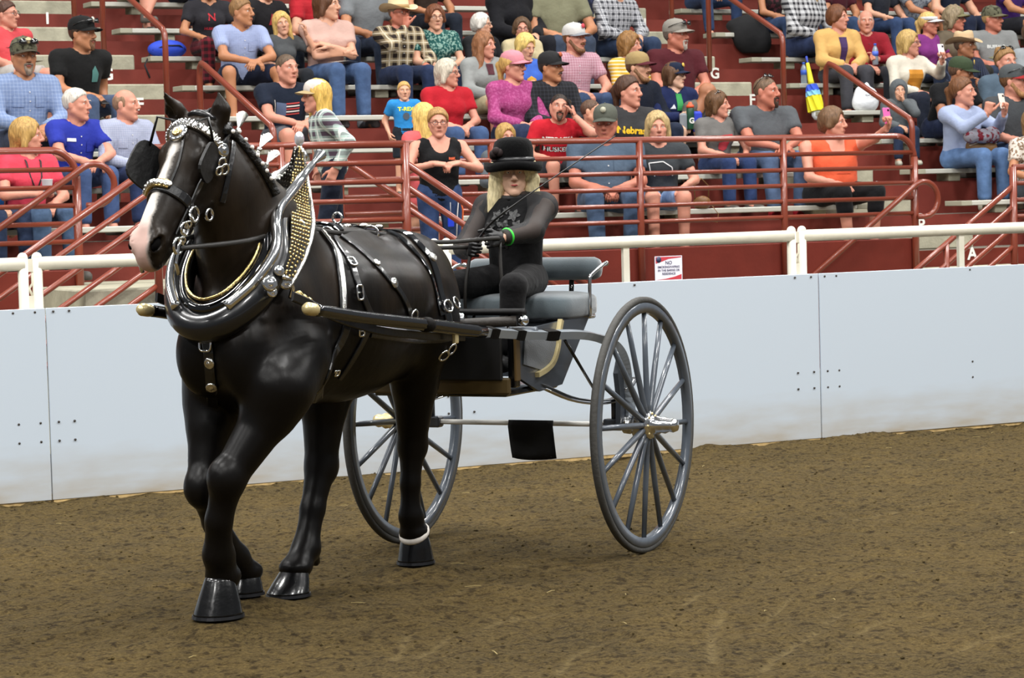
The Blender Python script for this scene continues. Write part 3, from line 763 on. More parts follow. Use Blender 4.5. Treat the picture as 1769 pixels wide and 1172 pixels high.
def face_me(k):
    if k not in FACE_ME:
        o = FACE[k].build('tmp', [None, None] if k == 'eye' else [None]); FACE_ME[k] = o.data; bpy.data.objects.remove(o)
    return FACE_ME[k]
def put(me, name, parent, M, *mats):
    o = bpy.data.objects.new(name, me); COL.objects.link(o); o.parent = parent; o.matrix_local = M
    for i, m in enumerate(mats):
        o.material_slots[i].link = 'OBJECT'; o.material_slots[i].material = m
    return o
def hat_meshes():
    R = {}
    c = MB(); prof = [(.090,.0),(.093,.02),(.090,.05),(.078,.078),(.052,.098),(.02,.106),(.001,.107)]
    V = []; n = 20
    for r, z in prof:
        for k in range(n):
            a = 2*math.pi*k/n; V.append((r*.93*math.cos(a), r*1.14*math.sin(a)+.012, z+.038))
    c.add(V, [(i*n+k, i*n+(k+1) % n, (i+1)*n+(k+1) % n, (i+1)*n+k) for i in range(len(prof)-1) for k in range(n)], True); c.ball((0,.012,.146), (.008,.008,.005), 8, 5)
    R['cap_crown'] = c
    b = MB(); V = []; m = 13
    for lay in (0, 1):
        for j in range(4):
            for i in range(m):
                a = math.pi*(1.06+.88*i/(m-1)); rr = [1.0, 1.25, 1.5, 1.68][j]; q = math.sin(math.pi*i/(m-1))**.45
                x = .084*math.cos(a); y = .104*math.sin(a)+.012; ext = (rr-1)*q
                V.append((x*(1+.12*ext), y-.105*ext, .052-.03*(x/.084)**2*(1)-.018*ext-.003*lay+.006))
    F = []
    for lay in (0, 1):
        for j in range(3):
            for i in range(m-1):
                q = (lay*4*m+j*m+i, lay*4*m+j*m+i+1, lay*4*m+(j+1)*m+i+1, lay*4*m+(j+1)*m+i); F.append(q if lay == 0 else q[::-1])
    for i in range(m-1): F.append((3*m+i, 3*m+i+1, 7*m+i+1, 7*m+i))
    b.add(V, F, True); R['cap_brim'] = b
    def western(brim, crown_h, curl):
        h = MB(); n = 28; V = []
        prof = [(brim, 1.0, .0), (brim*.8, .6, 0), (1.06, .0, .0), (1.0, 0, .012), (.97, 0, crown_h*.6), (.86, 0, crown_h*.95), (.55, 0, crown_h), (.02, 0, crown_h*.86)]
        for (f, lift, z) in prof:
            for k in range(n):
                a = 2*math.pi*k/n; x = .082*f*math.cos(a); y = .1*f*math.sin(a)*(1 if f > 1.2 else 1)+.012
                V.append((x, y, z+.045+lift*curl*math.cos(a)**2-.012*lift*math.sin(a)**2-(.02 if f < .9 and f > .3 else 0)*(1-abs(math.sin(a)))))
        h.add(V, [(i*n+k, i*n+(k+1) % n, (i+1)*n+(k+1) % n, (i+1)*n+k) for i in range(len(prof)-1) for k in range(n)], True); return h
    R['cowboy'] = western(1.85, .115, .05)
    bn = MB(); n = 28; bn.lathe([(.085,0),(.0875,.0),(.086,.026),(.083,.026)], n); bn.v = [(x*.99, y*1.2+.012, z+.056) for x, y, z in bn.v]; R['hat_band'] = bn
    v = MB(); v.lathe([(.084,0),(.09,.0),(.09,.035),(.086,.036)], 20); v.v = [(x*.95, y*1.13+.01, z+.04) for x, y, z in v.v]; R['visor_band'] = v
    return R
HATM = hat_meshes(); HAT_ME = {}
def hat_me(k):
    if k not in HAT_ME:
        o = HATM[k].build('tmp', [None]); HAT_ME[k] = o.data; bpy.data.objects.remove(o)
    return HAT_ME[k]
def shoe_me_():
    F = Field.grid((-.07,-.24,-.04), (.07,.09,.1), .018)
    F.cone((0,.03,.0), (0,-.15,-.004), .042, .038, 0, lat=(2, .9)); F.cone((0,.03,.0), (0,.035,.06), .042, .042, .03); F.cut((0,0,-.03), (0,0,-1))
    v, q = F.mesh(); return mesh_np('shoe', v, q, True, [None])
SHOE_ME = shoe_me_()
def ik(a, t, l1, l2, pole):
    """elbow or knee position between a and target t"""
    d = t-a; L_ = np.linalg.norm(d); u = d/(L_+1e-9)
    if L_ > (l1+l2)*.995: t = a+u*(l1+l2)*.995; L_ = (l1+l2)*.995
    c = np.clip((l1*l1+L_*L_-l2*l2)/(2*l1*L_), -1, 1); p = np.array(pole, float); p = p-u*(p @ u); p = unit(p)
    return a+u*l1*c+p*l1*math.sqrt(max(0, 1-c*c)), t
SKIN = {'fair': '#cf9a7e', 'pink': '#c98a74', 'tan': '#b07855', 'red': '#ba735d', 'olive': '#a06a4b', 'pale': '#d9ad93'}
def skin_mat(s): return mat(SKIN.get(s, s), .5, bump=.12, bscale=70, var=.06, vscale=14, spec=.4)
EYEW = mat('#e6e0d8', .25); EYEI = {c: mat(c, .15) for c in ('#2b1c12', '#3d5566', '#4c4a2e')}
# arm poses: (hand position, hand direction, hand shape) in body axes for the left (+x) hand, mirrored for the right
POSES = {
 'lap':   lambda s: ((s*.055,-.30,.17), (-s*.6,-.7,-.25), 'relax', (s*.9,.25,-.5)),
 'knees': lambda s: ((s*.035,-.40,.20), (-s*.75,-.6,-.2), 'relax', (s*.9,.1,-.4)),
 'thigh': lambda s: ((s*.14,-.33,.17), (-s*.15,-1,-.2), 'flat', (s*.8,.5,-.3)),
 'cross': lambda s: ((-s*.07,-.205,.34+.025*s), (-s*1,.45,.35), 'relax', (s*1,-.1,-.7)),
 'chin':  lambda s: ((s*.015,-.19,.60), (-s*.1,.1,1), 'grip', (s*.5,-.6,-.8)),
 'ear':   lambda s: ((s*.12,-.12,.66), (-s*.1,.25,1), 'grip', (s*.8,-.5,-.9)),
 'phone': lambda s: ((s*.10,-.42,.56), (0,-.3,1), 'grip', (s*.6,.2,-.9)),
 'phonehi': lambda s: ((s*.2,-.50,.74), (0,-.4,1), 'grip', (s*.5,.1,-.9)),
 'down':  lambda s: ((s*.24,-.04,.06), (0,-.15,-1), 'relax', (s*.4,.9,0)),
 'hang':  lambda s: ((s*.28,-.26,.10), (0,-.5,-1), 'relax', (s*.9,.6,0)),
 'bench': lambda s: ((s*.30,.02,.09), (s*.3,-.4,-.6), 'flat', (s*.5,.9,0)),
 'hold':  lambda s: ((s*.05,-.28,.30), (-s*.7,-.5,.3), 'grip', (s*.9,.2,-.5)),
 'up':    lambda s: ((s*.2,-.2,.62), (-s*.2,-.2,1), 'relax', (s*.6,.1,-.9)),
 'rail':  lambda s: ((s*.10,-.26,.36), (-s*.8,-.4,-.1), 'relax', (s*.9,.2,-.4)),
}
NPEOPLE = [0]
def person(label, M, sc=1.0, top=('tee','#777777'), bottom=('jeans','#3d4f6b'), hair=('short','#4a3524'), skin='fair', face=0.0, nod=0.0, tilt=0.0, arms=('lap','lap'),
           lean=.12, female=False, w=1.0, beard=None, beardc=None, hat=None, glasses=None, stand=False, legs=None, shoes='#55504a', eye='#2b1c12', lips=None, neck='crew', group=None,
           fat=0.0, mouth=0.0, noshoes=False, res=1.0, gloves=None, twist=0.0, knees=None, leggings=None):
    """one figure: continuous body with head and five-fingered hands; garments, hair, hat and features are its children"""
    NPEOPLE[0] += 1
    e = empty('person', mtx=M, label=label, cat='person', group=group)
    S = sc; A = lambda *p: np.array(p, float)*S
    hipz = .10
    RL = xrot(lean)          # lean: positive leans forward (towards -y)
    def T(p): p = np.array(p, float); q = (p-np.array([0,0,.08]))*np.array([1,1,.92]); q = RL @ (zrot(twist*min(1, max(0, q[2])/.4)) @ q); return (q+np.array([0,0,.08]))*S
    if stand: base = .0
    chest = (.158*w+.5*fat*.1, .108+.35*fat, .2)
    hw = .088*w
    NB = T((0, .005, .575)); HC = T((0, -.012, .72)); shz = .515
    SH = {s: T((s*(.175*w), 0, shz)) for s in (-1, 1)}
    hand_me, armj = [], {}
    for s, ps in ((1, arms[0]), (-1, arms[1])):
        if isinstance(ps, str): hp, hd, hs, pole = POSES[ps](s); hp = T(hp) if ps not in ('lap','knees','thigh','bench') else np.array(hp)*S
        else: hp, hd, hs, pole = ps; hp = np.array(hp, float)*S
        el, wr = ik(SH[s], hp, .275*S, .245*S, pole); armj[s] = (el, wr)
        X = unit(hd); fa = unit(wr-el)
        if ps in ('down','hang'): X = unit(fa+np.array(hd)*.3)
        Zb = unit(wr-el) if abs(unit(wr-el) @ X) < .8 else np.array([s*1.0, -.2, .2])
        if isinstance(ps, str) and ps in ('lap','knees','thigh','bench','cross','rail'): Zb = np.array([0, -.35, 1.0])
        if isinstance(ps, str) and ps in ('phone','phonehi','ear','chin','up','hold'): Zb = np.array([s*.9, -.3, .1])
        if isinstance(ps, str) and ps in ('down','hang'): Zb = np.array([s*1.0, 0, 0])
        R = frame(X, Zb); v, q = (HANDF if gloves else HANDS)[hs]; v = v*np.array([1, s, 1])*S*.98
        if s < 0: q = q[:, ::-1]
        # local hand: x fingers, y thumb side, z back of the hand; keep the thumb inward/up
        side = 1 if (R[:, 1] @ np.array([-s, -.3, .6])) > 0 else -1
        if side*s < 0: v = v*np.array([1, -1, 1]); q = q[:, ::-1]
        hand_me.append((v @ R.T+wr, q))
    # legs
    KN, AN = {}, {}
    for s in (-1, 1):
        if stand:
            KN[s] = A(s*.10, -.03-.05*(legs or 0)*s, -.36); AN[s] = A(s*.11, .0-.18*(legs or 0)*s, -.78)
        elif legs == 'crossed':
            KN[s] = A(s*.13 if s > 0 else -.1, -.44, .13+.08*(s > 0)); AN[s] = A(-.12 if s > 0 else -.06, -.44-.08*(s > 0), -.2 if s > 0 else -.31)
        elif legs == 'wide': KN[s] = A(s*.24, -.40, .10); AN[s] = A(s*.22, -.42, -.31)
        else: KN[s] = A(s*.115*w, -.43, .10); AN[s] = A(s*.12, -.44, -.31)
    if knees:
        for s in (-1, 1): KN[s][1] *= knees; AN[s][1] *= knees; KN[s][2] -= .03*S
    H = {s: A(s*hw, 0, .085) for s in (-1, 1)}
    allp = np.array([NB, HC, *SH.values(), *[x for p in armj.values() for x in p], *KN.values(), *AN.values(), A(0,0,0)])
    lo, hi = allp.min(0)-.22*S, allp.max(0)+.22*S
    def torso(F, t, k):
        F.ell(A(0,.0,.09), np.array((.155*w+t/S, .115+fat*.3+t/S, .11+t/S))*S, k)
        for z, rx, ry, yo in ((.22, .142*w, .102+fat, -fat*.55), (.34, .148*w, .106+fat*.7, -fat*.35), (.43, .152*w, .108, 0)):
            F.ell(T((0, yo-.005, z)), np.array((rx+t/S, ry+t/S, .13+t/S))*S, k)
        if female: 
            for s in (-1, 1): F.ell(T((s*.068*w, -.085, .385)), np.array((.062+t/S, .058+t/S, .062+t/S))*S, k)
        for s in (-1, 1): F.cone(T((s*.03, 0, .535)), SH[s]-np.array([0,0,.012*S]), .068*S+t, .062*S+t, k)
    def arm(F, t, k, s, frac=2.0):
        el, wr = armj[s]; a = .054*S*(.9 if female else 1.04)*(1+fat); b = .043*S*(.9 if female else 1.0); c = .030*S
        if frac <= 1: F.cone(SH[s], SH[s]+(el-SH[s])*(frac+.1), a+t+.006, a+(b-a)*frac+t+.006, k, clip=(SH[s]+(el-SH[s])*frac, unit(el-SH[s])))
        else:
            F.cone(SH[s], el, a+t, b+t, k); f = frac-1
            F.cone(el, el+(wr-el)*min(1, f+.06), b+t, b+(c-b)*f+t, k, clip=None if f > .99 and t == 0 else (el+(wr-el)*f, unit(wr-el)))
    def leg(F, t, k, s, frac=2.0):
        a = .083*S*(w*.5+.5)*(1+fat*.6); b = .058*S; c = .040*S
        if frac <= 1: F.cone(H[s], H[s]+(KN[s]-H[s])*(frac+.06), a+t, a+(b-a)*frac+t+.012, k, clip=(H[s]+(KN[s]-H[s])*frac, unit(KN[s]-H[s])))
        else:
            F.cone(H[s], KN[s], a+t, b+t, k); f = frac-1
            F.cone(KN[s], KN[s]+(AN[s]-KN[s])*min(1.02, f+.04), b+t, b+(c-b)*f+t+.006*(t > 0), k, clip=None if t == 0 else (KN[s]+(AN[s]-KN[s])*f, unit(AN[s]-KN[s])))
    hgrid = .0265*S*res
    F = Field.grid(lo, hi, hgrid); torso(F, -.004, .04*S)
    F.cone(T((0,.0,.5)), HC-np.array([0,0,.03*S]), .056*S, .05*S, .04*S)
    for s in (-1, 1):
        arm(F, 0, .025*S, s); leg(F, 0, .03*S, s); F.cone(AN[s], AN[s]+A(0,-.13,-.05), .034*S, .026*S, .02*S)
    bv, bq = F.mesh()
    # head
    RH = zrot(face) @ xrot(nod) @ yrot(tilt); hv, hq = HEADS[bool(female)]; hs = S*1.04 if not female else S*1.0
    if sc < .85: hs = S*1.12
    HM = m4(RH, HC, hs)
    hv2 = (hv*hs) @ RH.T+HC
    V, Q = join_np([(bv, bq), (hv2, hq)]+hand_me); fm = None
    mats_ = [skin_mat(skin)]
    if gloves:
        n1 = len(bq)+len(hq); fm = np.zeros(len(Q), np.int32); fm[n1:] = 1; mats_.append(mat(gloves, .45, bump=.2, bscale=60))
    if leggings:
        if fm is None: fm = np.zeros(len(Q), np.int32)
        fm[:len(bq)][bv[bq].mean(1)[:, 2] < .2*S] = len(mats_); mats_.append(mat(leggings, .7))
    link('body', mesh_np('body', V, Q, True, mats_, fm), e)
    # garments
    kind, col = top[0], top[1]; tm = cloth(*top[1:])
    slv = {'tee': .62, 'polo': .62, 'shirt': .65, 'long': 1.97, 'jacket': 1.97, 'hoodie': 1.97, 'tank': 0, 'sleeveless': 0, 'sheer': 0, '34': 1.4}[kind]
    th = .011 if kind in ('tee','polo','tank','sleeveless','shirt') else (.022 if kind in ('jacket','hoodie') else .014)
    F = Field.grid(lo, hi, hgrid*.92); torso(F, th*S, .045*S); 
    if slv:
        for s in (-1, 1): arm(F, th*S, .03*S, s, slv)
    nk = NB+np.array([0,0,.035*S])
    F.ell(T((0,-.012,.60)), np.array((.075,.078,.062))*S*(1.35 if kind == 'tank' else 1.0), .01, sub=True)
    if neck == 'v' or kind in ('shirt','polo'): F.cone(T((0,-.09,.60)), T((0,-.14,.46 if neck == 'v' else .50)), .045*S, .012*S, .008, sub=True)
    if kind in ('tank', 'sleeveless'):
        for s in (-1, 1): F.cone(T((s*(.2 if kind == 'tank' else .235)*w, -.03, .62)), T((s*.2*w,0,.40)), .062*S if kind == 'tank' else .05*S, .05*S, .01, sub=True)
        if kind == 'tank': F.ell(T((0,-.1,.56)), np.array((.085,.09,.1))*S, .01, sub=True)
    F.cut(A(0,0,.015 if not stand else -.06), (0,0,-1))
    v, q = F.mesh(); shirt = link('shirt' if kind not in ('jacket','hoodie') else 'jacket', mesh_np('shirt', v, q, True, [tm]), e)
    if kind in ('shirt', 'polo', 'collar', 'long') and neck == 'crew' and kind != 'long' or neck == 'collar':
        cm = MB(); pts = []
        for s in (-1, 1):
            a0 = T((0,.062,.585)); a1 = T((s*.066,.0,.578)); a2 = T((s*.04,-.072,.55)); a3 = T((s*.055,-.098,.515))
            cm.tube(spline([a0, a1, a2], 4), [.022*S]*7+[.018*S, .010*S], 6, flat=.35, up=(0,-.4,1))
        cm.build('collar', tm, e)
    if bottom[0] != 'none':
        bm = cloth(*bottom[1:]) if bottom[0] != 'jeans' or len(bottom) > 2 else cloth(bottom[1], 'denim', '#%02x%02x%02x' % tuple(min(255, int(int(bottom[1][1+2*i:3+2*i], 16)*1.15)+8) for i in range(3)), None, .09)
        fr = {'jeans': 1.95, 'pants': 1.95, 'shorts': .86, 'capri': 1.45, 'short': .6}[bottom[0]]
        F = Field.grid(lo, hi, hgrid); F.ell(A(0,0,.085), np.array((.162*w,.125+fat*.3,.115))*S, 0); F.ell(A(0,0,.15), np.array((.15*w,.112+fat*.3,.08))*S, .03)
        for s in (-1, 1): leg(F, .013*S, .02*S, s, fr)
        F.cut(A(0,0,.2), (0,0,1)); v, q = F.mesh(); link('trousers' if fr > 1.4 else 'shorts', mesh_np('trousers', v, q, True, [bm]), e)
    if not noshoes:
        for s in (-1, 1):
            d = AN[s]-KN[s]; yaw = 0.0
            put(SHOE_ME, 'shoe', e, m4(zrot(s*.15), AN[s]+A(0,-.01,-.035), S), mat(shoes, .6))
    # hair, features, hats, glasses
    if hair and hair[0] != 'bald':
        put(hair_me(hair[0]), 'hair', e, HM @ Matrix.Diagonal((1.22, 1.1, .92, 1)) if gloves else HM, hair_mat(hair[1]))
    bc = beardc or (hair[1] if hair else '#4a3524')
    if beard:
        if beard not in BEARD_ME: v, q = beard_shape(beard); BEARD_ME[beard] = mesh_np('beard', v, q, True, [None])
        put(BEARD_ME[beard], 'beard' if beard != 'moustache' else 'moustache', e, HM, hair_mat(bc))
    for s in (-1, 1):
        put(face_me('eye'), 'eye', e, HM @ m4(np.eye(3), (s*.031,-.0725,.0095), .84), EYEW, EYEI[eye])
        put(face_me('brow'), 'eyebrow', e, HM @ m4(zrot(-s*.28), (s*.033,-.091,.031)), hair_mat(hair[1] if hair else '#4a3524'))
    put(face_me('lip'), 'mouth', e, HM @ m4(np.eye(3), (0,-.0945,-.061)), mat(lips or '#a4594f', .45))
    if glasses == 'clear': put(face_me('glasses'), 'glasses', e, HM, mat('#3a332e', .3, metal=.3))
    elif glasses == 'dark': put(face_me('sunglasses'), 'sunglasses', e, HM @ m4(np.eye(3), (0,-.004,.006)), mat('#0d0c0d', .12, coat=.6))
    elif glasses == 'onhead': put(face_me('sunglasses'), 'sunglasses', e, HM @ m4(xrot(-.9), (0,.045,.045), 1.12), mat('#16130f', .1, coat=.8))
    if hat:
        hk, hc, hc2 = hat[0], hat[1], (hat[2] if len(hat) > 2 else hat[1])
        if hk == 'cap':
            put(hat_me('cap_crown'), 'cap_crown', e, HM @ m4(xrot(.0), (0,0,-.004), 1.04), cloth(hc) if not hc.startswith('!') else cloth('#6b6a55','speckle','#3b3a2c',None,.03))
            put(hat_me('cap_brim'), 'cap_brim', e, HM @ m4(xrot(.06), (0,0,.0), 1.04), cloth(hc2))
            if len(hat) > 3: 
                me = MB(); me.tube([(0,-.113,.088),(0,-.119,.088)], .022, 8).build('cap_badge', mat(hat[3], .7), e).matrix_local = HM @ m4(xrot(-.22), (0,-.004,.0))
        elif hk == 'cowboy':
            put(hat_me('cowboy'), 'hat', e, HM @ m4(np.eye(3), (0,0,-.008), 1.06), mat(hc, .8, var=.08)); put(hat_me('hat_band'), 'hat_band', e, HM @ m4(np.eye(3), (0,0,-.008), 1.075), mat(hc2, .7))
        elif hk == 'visor':
            put(hat_me('visor_band'), 'visor_band', e, HM @ m4(np.eye(3), (0,0,0), 1.08), cloth(hc)); put(hat_me('cap_brim'), 'visor_brim', e, HM @ m4(xrot(.06), (0,0,-.004), 1.08), cloth(hc2))
        elif hk == 'hood':
            F = Field.grid((-.16,-.16,-.2), (.16,.2,.18), .011); F.ell((0,.02,.025), (.115,.12,.135), 0); F.cone((0,.04,-.06), (0,.05,-.17), .1, .12, .04)
            F.ell((0,-.12,-.02), (.075,.11,.1), .02, sub=True); v, q = F.mesh(); put(mesh_np('hood', v, q, True, [None]), 'hood', e, HM, cloth(hc))
        if len(hat) > 4 and hat[4] == 'shades':
            put(face_me('sunglasses'), 'sunglasses', e, HM @ m4(xrot(-.25), (0,-.002,.075), 1.12), mat('#101010', .08, coat=.9))
    e['_'] = 0; del e['_']
    return dict(root=e, shirt=shirt, HM=HM, T=T, S=S, wrist={s: armj[s][1] for s in armj}, elbow={s: armj[s][0] for s in armj}, hands=hand_me, M=M, KN=KN, A=A)
# flat print on a garment: a patch or lettering laid onto the cloth from its front
def printed(P, me, pos, name='print', ang=0.0, push=.004, back=False):
    """me: flat mesh in its own xy plane; pos: where on the front of the body (x, z in metres at scale 1)"""
    sh = P['shirt']; vs = [v.co.copy() for v in sh.data.vertices]; pol = [tuple(p.vertices) for p in sh.data.polygons]
    if 'bvh' not in P: P['bvh'] = BVHTree.FromPolygons(vs, pol)
    S = P['S']; ok = True
    ca, sa = math.cos(ang), math.sin(ang)
    for v in me.vertices:
        x, y = v.co.x*ca-v.co.y*sa, v.co.x*sa+v.co.y*ca
        q = P['T']((-x+pos[0], -.6, y+pos[1])); q2 = P['T']((-x+pos[0], .4, y+pos[1])); d = Vector(q2-q).normalized()
        h = P['bvh'].ray_cast(Vector(q), d)
        v.co = h[0]-d*push if h[0] is not None else Vector(P['T']((-x+pos[0], -.12, y+pos[1])))
    me.update(); return link(name, me, P['root'])
def ptext(P, s, size, pos, col, ang=0.0, bold=.002, name='printed_lettering'):
    me = text_mesh(s, size, bold=bold); 
    for v in me.vertices: v.co.x *= -1
    me.flip_normals(); me.materials.append(mat(col, .8))
    # text reads left to right for the viewer in front, who sees the wearer's right on the left
    return printed(P, me, pos, name, ang)
def ppatch(P, poly, pos, col, name='printed_patch', n=8, push=.006):
    """filled polygon print, subdivided so that it follows the cloth"""
    import bmesh
    b = bmesh.new(); f = b.faces.new([b.verts.new((-x, y, 0)) for x, y in poly]); bmesh.ops.triangulate(b, faces=[f])
    for _ in range(3): bmesh.ops.subdivide_edges(b, edges=b.edges[:], cuts=1, use_grid_fill=True)
    me = bpy.data.meshes.new(name); b.to_mesh(me); b.free(); me.materials.append(col if not isinstance(col, str) else mat(col, .8)); return printed(P, me, pos, name, 0, push)
SITLOG = []
# a seated spectator, located by where the head is and which row of benches carries them
def sit(px, py, k, label, body=None, face=None, sc=None, dy=0.0, **kw):
    """px,py: middle of the head in the photograph; k: bench number; face/body: degrees turned from straight at the camera towards the right"""
    base = 27.4+math.degrees(math.atan((px-884.5)/F_PX))
    body = 12.0 if body is None else body-base; face = (body if face is None else face-base)
    lean = kw.get('lean', .12); b = math.radians(body); off = xrot(lean) @ np.array([0,-.012,.64*.92])
    if k is None:
        best = None
        for kk in range(1, 12):
            h = at_y(px, py, yk(kk)+.05+dy+off[1]*math.cos(b))[2]-zk(kk)-.12; q = abs(h/(off[2]+.08)-1.05)
            if best is None or q < best[0]: best = (q, kk)
        k = best[1]
    Yh = yk(k)+.05+dy; bench_z = zk(k)+.12
    s = sc or 1.0
    for _ in range(4):
        off = xrot(lean) @ np.array([0,-.012,.64*.92]); hx, hy = -math.sin(0)*0, off[1]
        wy = Yh+off[1]*s*math.cos(b); P = at_y(px, py, wy); h = (P[2]-bench_z)
        s2 = h/(off[2]+.08)
        s = min(1.2, max(.62, s2)) if sc is None else sc
    wx = P[0]-(-math.sin(-b)*off[1]*s) if False else P[0]-(zrot(b) @ (off*s))[0]
    hipz = P[2]-(off[2]+.08)*s
    M = Matrix.Translation((wx, Yh, hipz)) @ Matrix.Rotation(b, 4, 'Z')
    SITLOG.append((k, round(float(wx),2), label[:44], round(float(s),2), round(float(s2),2), round(float(hipz-bench_z),2)))
    return person(label, M, sc=s, face=math.radians(face-body), **kw)

def stand_at(px, py, Y, z0, label, body=0.0, face=None, **kw):
    """a standing figure: head at the pixel, on the plane Y, feet on height z0"""
    base = 27.4+math.degrees(math.atan((px-884.5)/F_PX)); face = body if face is None else face
    P = at_y(px, py, Y); lean = kw.setdefault('lean', .03); s = (P[2]-z0)/(.83+.08+.64*.92)
    b = math.radians(body-base); off = (xrot(lean) @ np.array([0,-.012,.64*.92])+np.array([0,0,.08]))*s; o = zrot(b) @ off
    M = Matrix.Translation((P[0]-o[0], P[1]-o[1], P[2]-o[2])) @ Matrix.Rotation(b, 4, 'Z')
    return person(label, M, sc=s, face=math.radians(face-body), stand=True, **kw)
# ------------------------------------------------------------------ the spectators, left to right and from the front rows back
PP = {}
G = '#'
# left block
PP['coral'] = sit(12, 26, None, 'heavy man in a coral red tee at the left edge, arm hanging down', face=62, body=45, top=('tee','#dc5157'), bottom=('shorts','#b9b4ae'), hair=('short','#4b2f22'), glasses='clear', skin='pink', w=1.45, fat=.07, arms=('down','lap'))
PP['camo'] = sit(42, 100, None, 'man in a camouflage cap and pale blue denim shirt, goatee', face=18, body=20, top=('long','#8296bd','check','#a3b3d2',None,.03), neck='collar', bottom=('jeans','#384257'), hair=('short','#4d4036'), beard='goatee', beardc='#7a6a5c', skin='tan', hat=('cap','!','#4c4638','#c9b98a','shades'), w=1.08)
PP['black'] = sit(143, 60, None, 'man in a plain black tee and black and grey cap, looking right', face=55, body=30, top=('tee','#191919'), bottom=('jeans','#45546f'), hair=('short','#3d2c20'), beard='goatee', beardc='#6b4a34', skin='tan', hat=('cap','#1a1a1a','#161616','#cfcabb','shades'), w=1.15, arms=('down','lap'), lean=.2)
PP['whiteh'] = sit(133, 182, None, 'white-haired man in a royal blue short sleeved shirt with a name badge', face=62, body=25, top=('shirt','#2d3aa6'), bottom=('jeans','#3a4c73'), hair=('short','#cdc6bb'), skin='pink', arms=('knees','knees'), lean=.2)
PP['oldl'] = sit(218, 182, None, 'balding older man in a pale lavender checked shirt beside the royal blue shirt', face=65, body=30, top=('long','#b4bad0','check','#9aa2c0',None,.018), neck='collar', bottom=('jeans','#232f51'), hair=('thin','#8a6c54'), skin='pink', w=1.08, arms=('lap','lap'))
PP['lan'] = sit(48, 237, None, 'blonde woman in a coral polo with a lanyard, holding a cup', face=78, body=30, female=True, top=('polo','#e34a5e'), bottom=('jeans','#475d7a'), hair=('bob','#b08c50'), skin='pink', arms=('lap','hold'))
sit(-24, 245, None, 'person in a bright blue top at the far left edge, mostly cut off', face=40, top=('tee','#2c83d6'), bottom=('jeans','#28354f'), hair=('short','#5a4634'), arms=('down','lap'))
# middle block, back rows (heads above the picture)
sit(228, -98, None, 'person with bare crossed legs above the second left bench, head out of view', face=40, top=('tee','#5b6470'), bottom=('shorts','#8a7f6a'), hair=('short','#4a3524'), legs='crossed', skin='pink', arms=('lap','lap'))
sit(318, -98, None, 'person in dark jeans beside the bare crossed legs, head out of view', face=20, top=('tee','#2f3542'), bottom=('jeans','#181f34'), hair=('short','#4a3524'), arms=('lap','knees'))
PP['jersey'] = sit(360, -20, None, 'woman in a charcoal football jersey with a red letter N', face=10, body=15, female=True, top=('tee','#2c2b30'), neck='v', bottom=('pants','#2a1418','plaid','#7d1f2c',None,.06), hair=('bob','#4a3020'), arms=('thigh','thigh'), skin='tan')
PP['lblue'] = sit(418, 22, None, 'man in a light blue short sleeved shirt and navy shorts, hands clasped', face=60, body=22, top=('shirt','#9fadd6','check','#b9c4e4',None,.016), bottom=('shorts','#1b2136'), hair=('short','#86643f'), arms=('knees','knees'), skin='tan', legs='wide', lean=.25, w=1.08)
PP['blkred'] = sit(458, -20, None, 'person in a black tee with a red print behind the light blue shirt', face=40, top=('tee','#1e1d20'), bottom=('jeans','#202835'), hair=('short','#3a2a20'), arms=('thigh','thigh'))
PP['blonde'] = sit(487, 42, 5, 'young woman with long blonde hair, grey tee, one hand raised', face=12, tilt=-.12, body=25, female=True, top=('tee','#55585a'), bottom=('pants','#23262c'), hair=('long','#cba862'), arms=('up','lap'), skin='fair')
sit(548, -28, None, 'man in a red polo with thin pale stripes, behind the pale pink tee', face=30, top=('polo','#b3202c','stripe','#c02a34','#d9c2c6',.12), bottom=('jeans','#2b364b'), hair=('short','#4a3a2a'), arms=('thigh','thigh'), w=1.15)
PP['pink'] = sit(566, 10, None, 'woman in a pale pink v-neck tee with arms crossed, short brown hair', face=62, body=28, female=True, top=('tee','#d9b3a6'), neck='v', bottom=('jeans','#42587d'), hair=('bob','#5a3a26'), arms=('cross','cross'), w=1.05, shoes='#7d7f84')
PP['greyt'] = sit(634, -36, None, 'man in a grey polo beside the cowboy hat, head out of view', face=20, top=('polo','#7f8386'), bottom=('jeans','#2b3547'), hair=('short','#4a3a2a'), arms=('thigh','thigh'), w=1.1, skin='tan')
sit(735, -55, None, 'person in dark brown behind the straw cowboy hat, head out of view', face=20, top=('tee','#3b2e26'), bottom=('jeans','#1f2531'), hair=('short','#4a3a2a'), arms=('thigh','thigh'), skin='tan')
PP['cow1'] = sit(690, 24, None, 'man in a straw cowboy hat and brown plaid shirt, hand to his mouth', face=40, body=25, top=('long','#b8a684','plaid','#2a201c','#e2d6bc',.085), neck='collar', bottom=('jeans','#1f2b48'), hair=('short','#6b5a48'), hat=('cowboy','#dccfa6','#a8895c'), glasses='clear', arms=('thigh','chin'), skin='red', w=1.05)
PP['teal'] = sit(752, 32, None, 'woman in a teal floral blouse and glasses, short brown hair', face=15, body=22, female=True, top=('polo','#1c5552','floral','#8fb3a6',None,.022), bottom=('pants','#26304a'), hair=('full','#6e4128'), glasses='clear', arms=('lap','lap'), w=1.1)
PP['whitew'] = sit(833, 44, None, 'white-haired woman with glasses and a black top', face=72, body=40, female=True, top=('long','#1d1d20'), bottom=('pants','#26262b'), hair=('full','#d2cdc4'), glasses='clear')
sit(885, -34, None, 'person in a black cardigan over grey, behind the cream shawl', face=25, female=True, top=('jacket','#15151a'), neck='v', bottom=('pants','#1d1e26'), hair=('bob','#4a3424'), arms=('lap','lap'))
